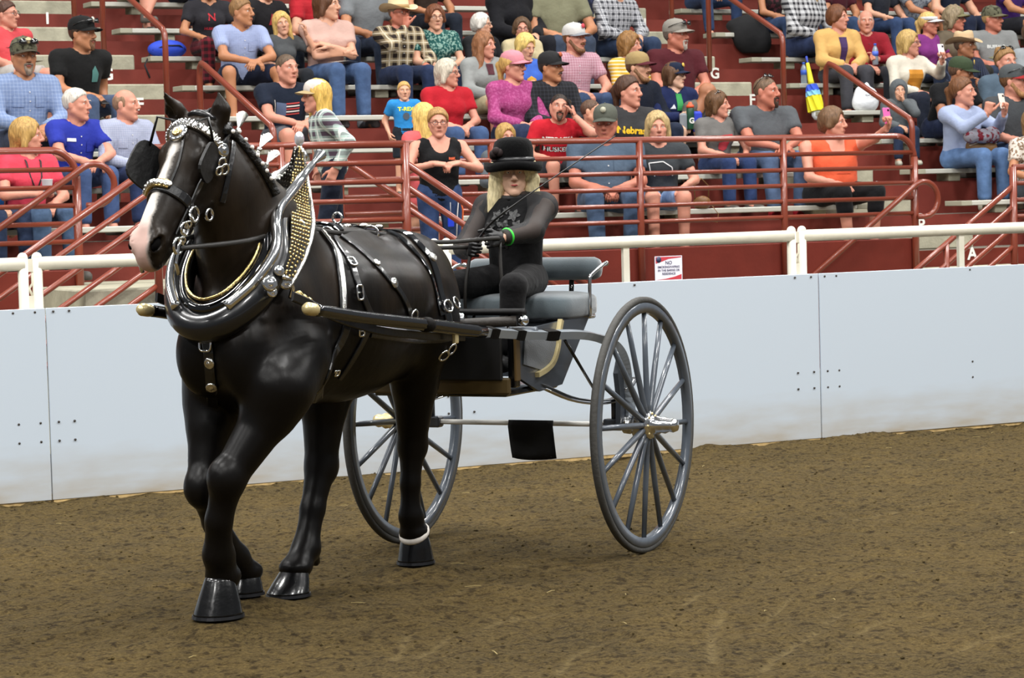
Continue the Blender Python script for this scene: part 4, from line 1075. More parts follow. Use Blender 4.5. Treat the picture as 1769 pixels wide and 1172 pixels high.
PP['cream'] = sit(902, 52, 5, 'woman with brown hair, glasses and a cream cardigan', face=5, body=15, female=True, top=('jacket','#d3c49c'), bottom=('pants','#2d3038'), hair=('full','#5a432e'), glasses='clear', skin='pink')
sit(1012, -28, 7, 'person in a dark navy shirt beside the black and white plaid', face=20, top=('shirt','#20253a','speckle','#3a4160',None,.03), bottom=('jeans','#212a41'), hair=('short','#3a2a20'), arms=('thigh','thigh'), skin='tan')
PP['khaki'] = sit(962, -34, None, 'man in a khaki polo, head cut off by the top of the picture', face=25, body=20, top=('polo','#85846a'), bottom=('jeans','#384254'), hair=('short','#5a4a3a'), arms=('thigh','lap'), w=1.2, fat=.03, skin='tan')
PP['bwplaid'] = sit(1066, -26, None, 'man in a black and white plaid shirt, head out of view at the top', face=25, top=('long','#d5d6da','plaid','#45464c','#8a8b92',.06), neck='collar', bottom=('jeans','#283650'), hair=('short','#4a3a2a'), arms=('lap','lap'))
# middle block, middle rows
PP['zip'] = sit(838, 80, None, 'girl with reddish hair in a light grey zip jacket and khaki shorts', face=55, body=30, female=True, top=('jacket','#9a9d9b'), bottom=('shorts','#b4a684'), hair=('wavy','#8a5c3c'), arms=('thigh','lap'), skin='pink', neck='v')
PP['bluekid'] = sit(908, 82, None, 'blonde child in a blue tee, looking down at both hands', face=40, nod=.3, body=30, female=True, top=('tee','#456fd0'), bottom=('shorts','#3b3f4a'), hair=('bob','#d8bb6c'), arms=('hold','hold'))
PP['beard'] = sit(993, 68, None, 'bearded man in a pink checked shirt and white mesh cap', face=50, body=28, top=('shirt','#d3aab6','check','#a8586e',None,.025), bottom=('jeans','#364766'), hair=('short','#6b4428'), beard='full', beardc='#6e4a2e', hat=('cap','#dedcd8','#8d9096','#c9424e'), arms=('thigh','lap'), skin='pink', w=1.08)
PP['yellow'] = sit(1089, 80, None, 'woman with wavy hair in a yellow and white striped top', face=65, body=40, female=True, top=('34','#dfb23c','stripe','#efe3bd',None,.035), bottom=('jeans','#2c3b57'), hair=('curly','#8a6438'), skin='pink', arms=('lap','lap'))
PP['maroont'] = sit(1168, 62, None, 'man in a maroon tee and grey cap with dark glasses on the brim', face=60, body=30, top=('tee','#541d25'), bottom=('jeans','#303d57'), hair=('short','#6b6058'), beard='goatee', beardc='#a59a90', hat=('cap','#9a958c','#a29c92','#8b2a2a','shades'), w=1.2, fat=.04, skin='red', arms=('lap','lap'))
PP['redpolo'] = sit(774, 128, None, 'grey-haired woman in a bright red polo, glasses, hands in her lap', face=65, body=30, female=True, top=('polo','#bf1f2d'), bottom=('jeans','#3b5077'), hair=('bob','#c3b8a6'), glasses='clear', skin='pink', w=1.12, arms=('lap','lap'))
PP['magenta'] = sit(887, 116, None, 'woman in a pink cap and magenta patterned shirt', face=62, body=30, female=True, top=('long','#a8437c','speckle','#bd5c93',None,.02), neck='collar', bottom=('jeans','#28334f'), hair=('pony','#c09a58'), hat=('cap','#e0949f','#d98a97'), glasses='clear', skin='pink', arms=('lap','lap'), w=1.0)
PP['blkplaid'] = sit(952, 118, None, 'man with a moustache in a black checked shirt and black cap', face=58, body=28, top=('long','#222327','check','#3c3e46',None,.035), neck='collar', bottom=('jeans','#222b3d'), hair=('short','#2f2620'), beard='moustache', beardc='#4a3a2e', hat=('cap','#29292a','#232324','#b2562e'), skin='tan', w=1.1)
PP['navyflag'] = sit(496, 120, None, 'man in a navy tee printed with a flag, resting his forearms', face=35, body=22, top=('tee','#1a2334'), bottom=('shorts','#5d6068'), hair=('buzz','#5e4c3c'), arms=('knees','knees'), w=1.15, skin='pink', lean=.2)
PP['marcap'] = sit(1103, 118, None, 'young man in a tan and maroon cap and dark navy hoodie', face=62, body=40, top=('hoodie','#171d2c'), bottom=('jeans','#1e2638'), hair=('short','#5a3f28'), hat=('cap','#ab9263','#561c27'), skin='fair', beard='full', beardc='#7a5638', arms=('lap','lap'))
PP['navyj'] = sit(1166, 132, None, 'woman in a navy cap, glasses and navy track jacket over green', face=62, body=25, female=True, top=('jacket','#1b2650'), neck='v', bottom=('shorts','#23242c'), hair=('bob','#5b3f2a'), hat=('cap','#18233a','#15203a','#d9b24c'), glasses='clear', arms=('lap','hold'), skin='pale')
PP['script'] = sit(1087, 160, None, 'dark-haired woman in a charcoal tee with yellow script lettering', face=58, body=25, female=True, top=('tee','#39393b'), bottom=('jeans','#20252f'), hair=('pony','#4a3122'), skin='pink', w=1.1)
PP['husker'] = sit(966, 186, None, 'man with a goatee in a red tee, phone held to his ear', face=8, tilt=.12, body=12, top=('tee','#c81f2e'), bottom=('shorts','#33343a'), hair=('buzz','#2e241e'), beard='goatee', beardc='#4a3326', arms=('ear','thigh'), skin='pink', lean=.28, w=1.08)
PP['boyb'] = sit(1022, 194, None, 'boy with cropped brown hair in a dark tee, looking right', face=72, body=40, top=('tee','#36383d'), bottom=('shorts','#3d4350'), hair=('buzz','#5a4232'), skin='fair', sc=.84)
PP['bald'] = sit(1222, 164, 3, 'bald person bending forward behind the woman with sunglasses in her hair', face=110, body=60, nod=.4, top=('tee','#6b665e'), bottom=('jeans','#2a3346'), hair=('bald','#5a4232'), skin='olive', lean=.7)
PP['redprint'] = sit(1241, 182, None, 'woman in a grey tee with a red print, sunglasses pushed up in her hair', face=72, body=32, female=True, top=('tee','#777572'), neck='v', bottom=('jeans','#27375e'), hair=('bob','#604228'), glasses='onhead', arms=('thigh','lap'), skin='pink')
PP['bigrey'] = sit(1324, 160, None, 'big man in a plain grey tee with a goatee, leaning on his thighs', face=62, body=30, top=('tee','#5c6064'), bottom=('jeans','#4f6180'), hair=('buzz','#6b5440'), beard='goatee', beardc='#3b2a20', glasses='onhead', arms=('knees','knees'), lean=.22, w=1.32, fat=.05, skin='red', shoes='#b51f2c')
# front row of the middle block
PP['handmouth'] = sit(874, 238, None, 'small fair woman holding a hand to her mouth, just behind the railing', face=22, body=15, female=True, top=('long','#5f666c'), bottom=('jeans','#29303e'), hair=('bob','#a8864a'), arms=('chin','lap'), skin='pink', sc=.86)
PP['greycap'] = sit(1046, 214, 1, 'man in a grey cap and blue-grey short sleeved shirt in the front row', face=-8, nod=.12, body=8, top=('shirt','#56677a'), bottom=('jeans','#465974'), hair=('short','#6b5c4c'), hat=('cap','#5f6258','#565a50','#a9a894'), arms=('lap','lap'), lean=.16, w=1.25, fat=.05, skin='red')
PP['state'] = sit(1136, 222, 1, 'woman in a dark grey tee with a white outline print, denim shorts', face=8, body=12, female=True, top=('tee','#3b3f43'), bottom=('shorts','#7f9ac4','denim','#9fb4d6',None,.06), hair=('bob','#b39a6b'), arms=('thigh','thigh'), skin='pink', w=1.12)
PP['tankor'] = sit(1440, 214, 1, 'woman in an orange tank top holding up a pink phone', face=68, body=35, female=True, top=('tank','#ee6541'), bottom=('capri','#141417'), hair=('full','#6b4f36'), arms=('phonehi','thigh'), w=1.45, fat=.06, skin='pink')
# right block
sit(1212, -82, None, 'person in blue jeans and boots in the top aisle seat, head out of view', face=30, top=('tee','#3a3d44'), bottom=('jeans','#2d3e60'), hair=('short','#4a3524'), arms=('lap','lap'), shoes='#4b3d30', legs='wide')
PP['floral'] = sit(1335, -42, None, 'woman in a dark floral sleeveless top and blue jeans, head out of view', face=20, female=True, top=('tank','#241a1c','floral','#5a2a34',None,.04), bottom=('jeans','#324465'), hair=('long','#4a3020'), arms=('lap','lap'), skin='tan')
sit(1392, -32, None, 'person in a black and white plaid shirt and ripped jeans, long fair hair', face=20, female=True, top=('long','#cfd0d2','plaid','#2b2b30',None,.06), bottom=('jeans','#263150'), hair=('long','#a88850'), arms=('lap','lap'), shoes='#26221f')
sit(1446, -42, None, 'person in a maroon tee above the yellow jacket, head out of view', face=20, top=('tee','#4a1824'), bottom=('jeans','#314363'), hair=('short','#3a2a20'), arms=('lap','lap'), skin='tan')
sit(1520, -40, None, 'person in blue jeans behind the older man in red, head out of view', face=20, top=('tee','#2a2d36'), bottom=('jeans','#314366'), hair=('short','#3a2a20'), arms=('thigh','thigh'), shoes='#b9bec6')
sit(1578, -40, None, 'man in a grey patterned shirt and olive shorts, head out of view', face=20, top=('shirt','#8b919b','floral','#5a606c',None,.03), bottom=('shorts','#4a4a3a'), hair=('short','#4a3a2a'), arms=('knees','knees'), skin='tan')
PP['yjack'] = sit(1448, 32, None, 'woman in a pale yellow jacket over purple, short brown hair', face=62, body=30, female=True, top=('jacket','#e2b56e'), neck='v', bottom=('pants','#46464c'), hair=('full','#6a4026'), arms=('lap','lap'), skin='pink', w=1.05)
PP['oldred'] = sit(1496, 38, None, 'white-haired older man in a dark red shirt holding a water bottle', face=8, body=20, top=('long','#931c2a'), neck='collar', bottom=('pants','#2f3138'), hair=('thin','#d4cec2'), skin='pink', w=1.1, arms=('hold','lap'))
PP['visor'] = sit(1605, 42, None, 'woman in a white visor and purple v-neck top', face=68, body=35, female=True, top=('tee','#873884'), neck='v', bottom=('jeans','#2b364e'), hair=('pony','#d0ad6a'), hat=('visor','#e6e6e6','#e0e0e0'), skin='red', arms=('lap','lap'))
PP['raglan'] = sit(1571, 76, None, 'woman in glasses and a mustard top with white sleeves, holding up a phone', face=72, body=38, female=True, top=('long','#e4dccb'), bottom=('jeans','#202533'), hair=('bob','#b7975c'), glasses='clear', arms=('phone','lap'), skin='pink')
PP['curlcap'] = sit(1650, 34, None, 'curly-haired person in an olive cap and glasses beside the visor', face=65, body=40, female=True, top=('tee','#766a58'), bottom=('pants','#33322e'), hair=('curly','#8a7a60'), hat=('cap','#8a8562','#7d7856'), glasses='clear', skin='red')
PP['cow2'] = sit(1667, 80, None, 'man in a tan cowboy hat and dark striped shirt', face=66, body=38, top=('long','#252b3c','vstripe','#454d63',None,.02), neck='collar', bottom=('jeans','#232e45'), hair=('short','#5a4a3c'), hat=('cowboy','#c6aa84','#7d6248'), skin='olive', arms=('hold','lap'))
PP['camo2'] = sit(1715, 34, None, 'man in a camouflage cap and grey tee with pale lettering', face=60, body=25, top=('tee','#929493'), bottom=('jeans','#364259'), hair=('short','#b08c5c'), hat=('cap','!','#6b664e'), skin='red', w=1.18, fat=.03, arms=('lap','lap'))
sit(1748, -45, None, 'person in a purple top with bare knees at the top right, head out of view', face=20, top=('tee','#45246e'), bottom=('shorts','#23242a'), hair=('short','#4a3524'), skin='tan', arms=('knees','knees'))
sit(1640, -55, None, 'person in dark navy behind the olive cap, head out of view', face=20, top=('tee','#1f2638'), bottom=('jeans','#1c2338'), hair=('short','#4a3524'), arms=('thigh','thigh'))
sit(1786, 62, None, 'person in a light grey tee at the right edge, mostly cut off', face=50, top=('tee','#9aa0a4'), bottom=('jeans','#2b364c'), hair=('short','#5a4634'), arms=('lap','lap'))
PP['laugh'] = sit(1738, 108, None, 'smiling fair-haired woman in a grey-blue jacket, hair tied back', face=35, body=30, female=True, top=('jacket','#566878'), bottom=('jeans','#263045'), hair=('bun','#8f6c42'), skin='pink', lips='#e8dcd4', glasses='onhead')
PP['greenc'] = sit(1660, 126, None, 'man in a dark green cap and black tee, leaning forward', face=85, body=45, nod=.2, top=('tee','#141518'), bottom=('jeans','#1c2641'), hair=('short','#5a4030'), hat=('cap','#3f4d36','#36432e','#c9a94c'), skin='olive', arms=('knees','knees'), lean=.5, w=1.15)
PP['hood'] = sit(1553, 158, 3, 'boy in a grey hooded jacket with the hood up', face=12, body=15, top=('hoodie','#64696c'), bottom=('jeans','#242f47'), hair=('short','#5a4030'), hat=('hood','#5f6467'), skin='fair', arms=('chin','lap'), shoes='#b9b5a4')
PP['lightb'] = sit(1664, 160, None, 'long-haired young woman in a pale blue top holding a phone in both hands', face=72, body=45, female=True, top=('long','#a9b6d6'), bottom=('jeans','#547099'), hair=('pony','#6a4428'), arms=('phone','phone'), skin='pink', shoes='#b9b2a0')
PP['redcap'] = sit(1752, 142, None, 'man in a grey and red cap and charcoal tee at the right edge', face=72, body=35, top=('tee','#474a4d'), bottom=('jeans','#324466'), hair=('short','#6b4a30'), beard='full', beardc='#9a7048', hat=('cap','#565b5d','#a02a2c','#c03434','shades'), skin='pink', w=1.15, arms=('lap','lap'))
sit(1790, 214, None, 'woman in a white leopard print top at the right edge, mostly cut off', face=60, body=30, female=True, top=('tee','#e2d8cc','leopard','#8a6f58',None,.03), bottom=('shorts','#4a4f58'), hair=('bob','#8a6a44'), skin='tan', arms=('thigh','thigh'))
# standing figures
PP['trex'] = stand_at(698, 158, yk(1)+.3, zk(1)+.31, 'small boy in a bright blue tee with yellow lettering, standing', body=12, face=8, top=('tee','#2f8fd6'), bottom=('shorts','#20262e'), hair=('short','#c29a5a'), skin='fair', arms=('down','down'))
PP['coralg'] = stand_at(729, 206, yk(0)+.25, zk(0), 'fair-haired girl in a coral top seen from behind', body=215, face=225, female=True, top=('tee','#ea6466'), bottom=('shorts','#e0666a'), hair=('long','#d6b466'), arms=('down','down'))
PP['tankb'] = stand_at(757, 214, 3.35, .92, 'woman in a black tank top and jeans standing on the stairs', body=14, face=5, female=True, top=('tank','#121214'), bottom=('jeans','#30436a'), hair=('bun','#a07a48'), glasses='clear', arms=('rail','rail'), skin='pink', w=1.12, twist=.0)
PP['walker'] = stand_at(545, 168, 3.4, 1.13, 'long-haired person in a white mesh cap and pale plaid shirt walking left', body=-78, face=-68, lean=.2, top=('long','#bcd2c8','plaid','#5a4a58','#e6ece4',.075), bottom=('jeans','#171e2e'), hair=('long','#c9a352'), hat=('cap','#d8cfc6','#b09a72'), arms=('down','down'), skin='pink', legs=1.2)

# ---- prints on the garments
ptext(PP['jersey'], 'N', .11, (0, .42), '#b3202c'); ptext(PP['jersey'], 'HUSKERS', .035, (0, .30), '#9c2230')
ptext(PP['husker'], 'NEBRASKA', .060, (-.02, .42), '#e8e4e0', bold=.003); ptext(PP['husker'], 'HUSKERS', .070, (-.02, .32), '#1d1518', bold=.003); ptext(PP['husker'], 'HUSKERS', .064, (-.02, .318), '#e8e4e0', bold=.001)
ptext(PP['script'], 'Nebraska', .082, (.01, .40), '#e2b51e', ang=.06, bold=.003)
ptext(PP['trex'], 'T-REX', .085, (0, .44), '#d9e23a', bold=.003)
ppatch(PP['trex'], [(.05*math.cos(a), .06*math.sin(a)) for a in np.linspace(0, 6.28, 10, endpoint=False)], (0, .33), '#4a5560')
fl_ = PP['navyflag']; 
ppatch(fl_, [(-.10,-.06),(-.02,-.06),(-.02,.05),(-.10,.06)], (-.02, .38), '#54627f')
for i in range(5): ppatch(fl_, [(-.02,-.055+.024*i),(.10,-.045+.024*i),(.10,-.033+.024*i),(-.02,-.043+.024*i)], (-.02, .38), '#b8423f' if i % 2 == 0 else '#d9d2cc')
ppatch(fl_, [(-.12,.08),(-.112,.08),(-.10,-.085),(-.105,-.09)], (-.02, .38), '#c9c4bd')
rp = PP['redprint']; ppatch(rp, [(-.09,.04),(.09,.06),(.09,.0),(-.09,-.02)], (0, .37), '#b52a38'); ppatch(rp, [(-.06,-.02),(.06,0),(.04,-.09),(0,-.11),(-.05,-.09)], (0, .36), '#a8303a')
st_ = PP['state']
for a, b in (((-.10,.07),(.02,.08)), ((.02,.08),(.09,.03)), ((.09,.03),(.10,-.05)), ((-.10,.07),(-.09,0)), ((-.09,0),(-.05,-.01)), ((-.05,-.01),(-.05,-.05))):
    d = np.array(b)-np.array(a); nn = np.array([-d[1], d[0]])/np.linalg.norm(d)*.004
    ppatch(st_, [tuple(np.array(a)+nn), tuple(np.array(b)+nn), tuple(np.array(b)-nn), tuple(np.array(a)-nn)], (0, .36), '#dcdcdc')
ptext(st_, 'Nebraska', .045, (.03, .33), '#b8303a', bold=.0015)
ptext(PP['camo2'], 'BUFFALO', .05, (0, .42), '#d5d6d2'); ppatch(PP['camo2'], [(-.1,-.03),(.1,.02),(.1,-.03),(0,-.06)], (0, .33), '#8a8a6a')
ppatch(PP['raglan'], [(-.10,-.30),(.10,-.30),(.085,.07),(-.085,.07)], (0, .38), '#c98728')
ptext(PP['raglan'], 'BRANSON', .032, (0, .40), '#dcae62')
ppatch(PP['bluekid'], [(-.07,-.05),(.07,-.05),(.05,.03),(0,.06),(-.05,.03)], (0, .36), '#e0a83c'); ppatch(PP['bluekid'], [(-.05,-.05),(.05,-.05),(0,.02)], (0, .36), '#cf4a30', push=.005)
ppatch(PP['black'], [(-.03,-.07),(.03,-.07),(.04,.0),(0,.07),(-.03,.03)], (.07, .40), '#4a7a74')
ppatch(PP['coral'], [(-.09,-.02),(.0,-.035),(.12,.05),(0,-.01)], (-.05, .42), '#7a2a30')
ppatch(PP['blkred'], [(-.05,-.06),(.06,-.05),(.05,.03),(-.02,.06)], (.03, .40), '#8f1f2a')
ppatch(PP['whiteh'], [(-.035,-.014),(.035,-.014),(.035,.014),(-.035,.014)], (-.08, .44), '#dfe3ea', 'name_badge')
ppatch(PP['navyj'], [(-.03,-.02),(.03,-.02),(.01,.03)], (-.08, .40), '#d9dce4')
ppatch(PP['navyj'], [(-.035,-.1),(.035,-.1),(.03,.1),(-.03,.1)], (0, .46), '#2f8f4a', 'green_shirt_front')
ppatch(PP['zip'], [(-.035,-.05),(.035,-.05),(.04,.06),(-.04,.06)], (0, .48), '#4a1622', 'maroon_shirt_front')
ppatch(PP['yjack'], [(-.03,-.2),(.03,-.2),(.045,.1),(-.045,.1)], (0, .42), '#3a2152', 'purple_blouse_front')
ptext(PP['tankb'], 'R&K', .03, (.08, .40), '#c4552e'); ptext(PP['tankb'], 'Farms', .022, (.08, .36), '#c4552e')
ppatch(PP['tankor'], [(-.07,-.003),(.07,-.003),(.07,.003),(-.07,.003)], (0, .30), '#d95a3c')
for nm, x, z in (('lblue',.075,.41), ('camo',.08,.40), ('camo',-.08,.40), ('oldl',.08,.40), ('oldl',-.08,.40), ('greycap',.08,.40), ('whiteh',.085,.38)):
    c = PP[nm]['shirt'].data.materials[0]; ppatch(PP[nm], [(-.038,-.045),(.038,-.045),(.038,.045),(-.038,.045)], (x, z), c, 'pocket', push=.006)
for nm in ('lblue','camo','oldl','greycap','whiteh','beard','blkplaid','oldred','cow1'):
    for z in (.47, .40, .33, .26): ppatch(PP[nm], [(.006*math.cos(a), .006*math.sin(a)) for a in np.linspace(0, 6.28, 6, endpoint=False)], (0, z), '#c9c9c9' if nm not in ('blkplaid','oldred') else '#3a2a2c', 'button', push=.006)
# ------------------------------------------------------------------ the black horse (all coordinates: s forward, l to its left, z up, from the cart's axle)
L0 = -.06
HB0 = np.array([1.7, L0, 0.0])
HORSE = empty('horse', mtx=CARTM @ Matrix.Translation(HB0), label='black draft horse with a white blaze trotting in show harness', cat='horse')
def hl(P): return np.asarray(P, float)-HB0
# joints, each found on its own leg's plane
LFj = [at_l(478,672,.13), at_l(462,720,.10), at_l(394,826,.0), at_l(378,900,-.05), at_l(377,958,-.085), at_l(385,1000,-.10)]
RFj = [at_l(372,690,-.24), at_l(362,740,-.23), at_l(352,842,-.22), at_l(372,905,-.23), at_l(404,962,-.24), at_l(424,992,-.24)]
RHj = [at_l(588,610,-.20), at_l(560,700,-.20), at_l(554,806,-.20), at_l(540,880,-.20), at_l(528,948,-.20), at_l(510,985,-.20)]
LHj = [at_l(722,560,.10), at_l(716,660,.03), at_l(712,768,-.03), at_l(709,835,-.035), at_l(709,892,-.04), at_l(716,925,-.04)]
HP = np.array([2.644, -.07, 2.013]); HA = unit((.623, -.07, -.783)); HC_ = unit(np.array([.783, 0, .623])-HA*(np.array([.783, 0, .623]) @ HA)); HLat = np.cross(HC_, HA)
if HLat[1] < 0: HLat = -HLat
HR = np.array([HLat, HA, HC_]).T           # head axes: v sideways (left +), t down the face, c out of the forehead
def hf(t, v, c): return HP+HA*t*.93+HLat*v+HC_*c
def horse_body():
    F = Field(np.concatenate([np.arange(.45, 2.55, .016), np.arange(2.55, 3.3, .0095)]), np.arange(-.55, .46, .0125), np.concatenate([np.arange(0, 1.45, .016), np.arange(1.45, 2.35, .0095)]))
    P = lambda s, dl, z: (s, L0+dl, z)
    F.ell(P(1.74,0,1.21), (.70,.325,.355), 0); F.ell(P(2.27,0,1.18), (.41,.225,.345), .12); F.ell(P(1.25,0,1.26), (.38,.26,.31), .12)
    F.cone(P(2.05,0,1.52), P(1.55,0,1.49), .10, .10, .1)
    for q in (-1, 1):
        F.ell(P(1.23,q*.115,1.31), (.31,.17,.255), .06)
        F.ell(P(2.34,q*.165,1.20), (.20,.105,.30), .07); F.ell(P(2.57,q*.095,1.12), (.13,.105,.17), .06)
        F.cone(P(1.95,q*.18,1.35), P(1.5,q*.2,1.3), .12, .14, .1)
    # neck
    for (a, b, ra, rb) in ((P(2.18,0,1.38), P(2.34,0,1.54), .33, .275), (P(2.34,0,1.54), P(2.50,0,1.75), .275, .195), (P(2.50,0,1.75), tuple(hf(.06,0,-.05)), .195, .125)):
        F.cone(a, b, ra, rb, .07, lat=(1, 1.45))
    # head
    F.ell(hf(.14,0,0), (.105,.17,.105), .04, R=HR)
    F.cone(hf(.18,0,.0), hf(.56,0,-.005), .094, .068, .03)
    F.cone(hf(.12,0,.058), hf(.56,0,.036), .042, .032, .03)
    F.ell(hf(.615,0,-.012), (.060,.08,.063), .03, R=HR); F.ell(hf(.665,0,-.045), (.05,.042,.045), .025, R=HR); F.ell(hf(.615,0,-.078), (.04,.055,.034), .025, R=HR)
    for q in (-1, 1):
        F.ell(hf(.20,q*.048,-.085), (.048,.145,.085), .035, R=HR); F.cone(hf(.26,q*.05,-.12), hf(.57,q*.03,-.07), .032, .026, .03)
        F.cone(hf(.24,q*.078,.01), hf(.44,q*.06,.0), .017, .011, .03); F.ell(hf(.185,q*.088,.045), (.02,.045,.028), .02, R=HR)
        F.ell(hf(.195,q*.104,.030), (.014,.026,.020), .01, R=HR, sub=True)
        F.ell(hf(.62,q*.050,.024), (.03,.05,.032), .02, R=HR); F.ell(hf(.635,q*.064,.028), (.026,.036,.019), .01, R=HR, sub=True)
        F.cone(hf(.62,q*.07,-.05), hf(.67,q*.04,-.06), .006, .004, .006, sub=True)
    F.cone(hf(.655,-.05,-.068), hf(.655,.05,-.068), .005, .005, .008, sub=True)
    # ears from the pixels of their tips
    for (tx, ty, bx, by, v) in ((282,158,310,222,-.085), (378,157,358,226,.055)):
        b = hf(.0, v, -.01); a = at_l(tx, ty, b[1]+(-.01 if v < 0 else .03)); m = b+(a-b)*.5+np.array([.0, -.006 if v < 0 else .012, 0])
        F.cone(b, m, .044, .038, .025, lat=(0, 1.15)); F.cone(m, a, .037, .003, .015, lat=(0, 1.15))
        cdir = unit(np.array([.9, (-.35 if v < 0 else .25), .1])); F.cone(b+(a-b)*.3+cdir*.05, b+(a-b)*.7+cdir*.036, .022, .008, .01, sub=True)
    # legs
    def legs(J, R, k=.03):
        for i in range(len(J)-1): F.cone(J[i], J[i+1], R[i], R[i+1], k)
    legs(LFj, [.130,.098,.068,.050,.058,.062]); F.ell(LFj[2]+np.array([.02,0,0]), (.072,.068,.085), .03); F.cone(P(2.36,.17,1.08), LFj[0], .16, .135, .08)
    legs(RFj, [.11,.088,.064,.048,.056,.06]); F.ell(RFj[2]+np.array([.02,0,0]), (.07,.066,.085), .03); F.cone(P(2.36,-.17,1.08), RFj[0], .15, .12, .08)
    legs(RHj, [.16,.100,.066,.050,.056,.060]); F.ell(RHj[2]+np.array([-.025,0,.0]), (.075,.06,.085), .03); F.cone(P(1.2,-.15,1.15), RHj[0], .2, .16, .08)
    legs(LHj, [.165,.105,.062,.042,.048,.055]); F.ell(LHj[2]+np.array([-.015,0,0]), (.075,.056,.08), .03); F.cone(P(1.2,.12,1.22), LHj[0], .2, .17, .08)
    # feather at the fetlocks
    for J in (LFj, RFj, RHj, LHj): F.ell(J[5]+np.array([-.005,0,.012]), (.074,.07,.04), .025, noise=.003)
    for J in (LFj, RFj, RHj, LHj):
        d = np.array([-.05, 0, -.015]); F.cone(J[4]+d*.5, J[4]+d*1.5+np.array([0,0,-.045]), .05, .022, .025, noise=.006)
    return F.mesh()
hv, hq = horse_body()
hme = mesh_np('horse_body', hv-HB0.astype(np.float32), hq, True)
# white blaze and pink muzzle: markings of the coat
T_ = (hv-HP) @ HA/.93; V_ = (hv-HP) @ HLat; C_ = (hv-HP) @ HC_
wid = np.interp(T_, [.10,.16,.30,.42,.50,.58,.66,.76], [.004,.014,.017,.023,.032,.044,.056,.05]); cen = np.interp(T_, [.1,.3,.5,.66], [.002,-.012,-.020,-.024])
wob = .003*np.sin(T_*42)+.002*np.sin(T_*90+1)
bl = np.clip((wid+wob-np.abs(V_-cen))/.012+.5, 0, 1)*np.clip((C_-np.interp(T_, [.1,.5,.62,.7], [.03,.0,-.075,-.12]))/.02+.5, 0, 1)*np.clip((T_-.115)/.02, 0, 1)*(T_ < .85)*(hv[:, 0] > 2.6)
pk = bl*np.clip((T_-.50)/.10, 0, 1)
ca = hme.color_attributes.new('coat', 'FLOAT_COLOR', 'POINT'); cc = np.zeros((len(hv), 4), np.float32); cc[:, 0] = bl; cc[:, 1] = pk; cc[:, 3] = 1
ca.data.foreach_set('color', cc.ravel())
def coat_mat():
    m, nt, b = new_mat('horse_coat'); L = nt.links
    b.inputs['Specular IOR Level'].default_value = .17
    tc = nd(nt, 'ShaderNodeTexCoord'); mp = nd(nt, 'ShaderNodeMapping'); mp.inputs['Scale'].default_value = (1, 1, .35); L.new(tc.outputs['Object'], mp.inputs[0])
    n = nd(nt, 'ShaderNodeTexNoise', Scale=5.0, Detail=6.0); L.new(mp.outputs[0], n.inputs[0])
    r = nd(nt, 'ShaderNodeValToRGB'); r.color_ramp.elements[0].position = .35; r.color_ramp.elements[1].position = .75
    r.color_ramp.elements[0].color = (.0042, .0036, .0034, 1); r.color_ramp.elements[1].color = (.024, .0158, .0092, 1)  # body brown also carries the back's sheen of light as colour; legs black
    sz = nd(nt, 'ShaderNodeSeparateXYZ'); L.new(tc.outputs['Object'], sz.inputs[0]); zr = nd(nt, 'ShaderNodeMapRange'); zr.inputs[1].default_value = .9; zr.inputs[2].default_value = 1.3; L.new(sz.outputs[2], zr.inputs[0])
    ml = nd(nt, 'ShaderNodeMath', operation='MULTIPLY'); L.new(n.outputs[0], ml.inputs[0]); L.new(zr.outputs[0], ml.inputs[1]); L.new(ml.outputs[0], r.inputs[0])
    a = nd(nt, 'ShaderNodeVertexColor', layer_name='coat'); s = nd(nt, 'ShaderNodeSeparateColor'); L.new(a.outputs[0], s.inputs[0])
    w = nd(nt, 'ShaderNodeMix', data_type='RGBA'); w.inputs[6].default_value = c4('#dcd6cf'); w.inputs[7].default_value = c4('#c7a79d'); L.new(s.outputs[1], w.inputs[0])
    x = nd(nt, 'ShaderNodeMix', data_type='RGBA'); L.new(s.outputs[0], x.inputs[0]); L.new(r.outputs[0], x.inputs[6]); L.new(w.outputs[2], x.inputs[7]); L.new(x.outputs[2], b.inputs['Base Color'])
    rr = nd(nt, 'ShaderNodeMapRange'); rr.inputs[3].default_value = .36; rr.inputs[4].default_value = .65; L.new(s.outputs[0], rr.inputs[0]); L.new(rr.outputs[0], b.inputs['Roughness'])
    n2 = nd(nt, 'ShaderNodeTexNoise', Scale=9.0, Detail=8.0); L.new(mp.outputs[0], n2.inputs[0])
    bp = nd(nt, 'ShaderNodeBump', Strength=.25, Distance=.02); L.new(n2.outputs[0], bp.inputs['Height']); L.new(bp.outputs[0], b.inputs['Normal'])
    return m
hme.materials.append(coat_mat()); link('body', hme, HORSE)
HBV = BVHTree.FromPolygons([Vector(v) for v in hv.tolist()], [tuple(q) for q in hq.tolist()])
# eyes
for q in (-1, 1): MB().ball(hl(hf(.195, q*.090, .031)), .024, 12, 8).build('eye', mat('#140d08', .08, coat=.8), HORSE)
for q in (-1, 1): MB().ball(hl(hf(.635, q*.052, .026)), (.018,.030,.016), 10, 6, HR).build('nostril', mat('#060505', .9, spec=.05), HORSE)
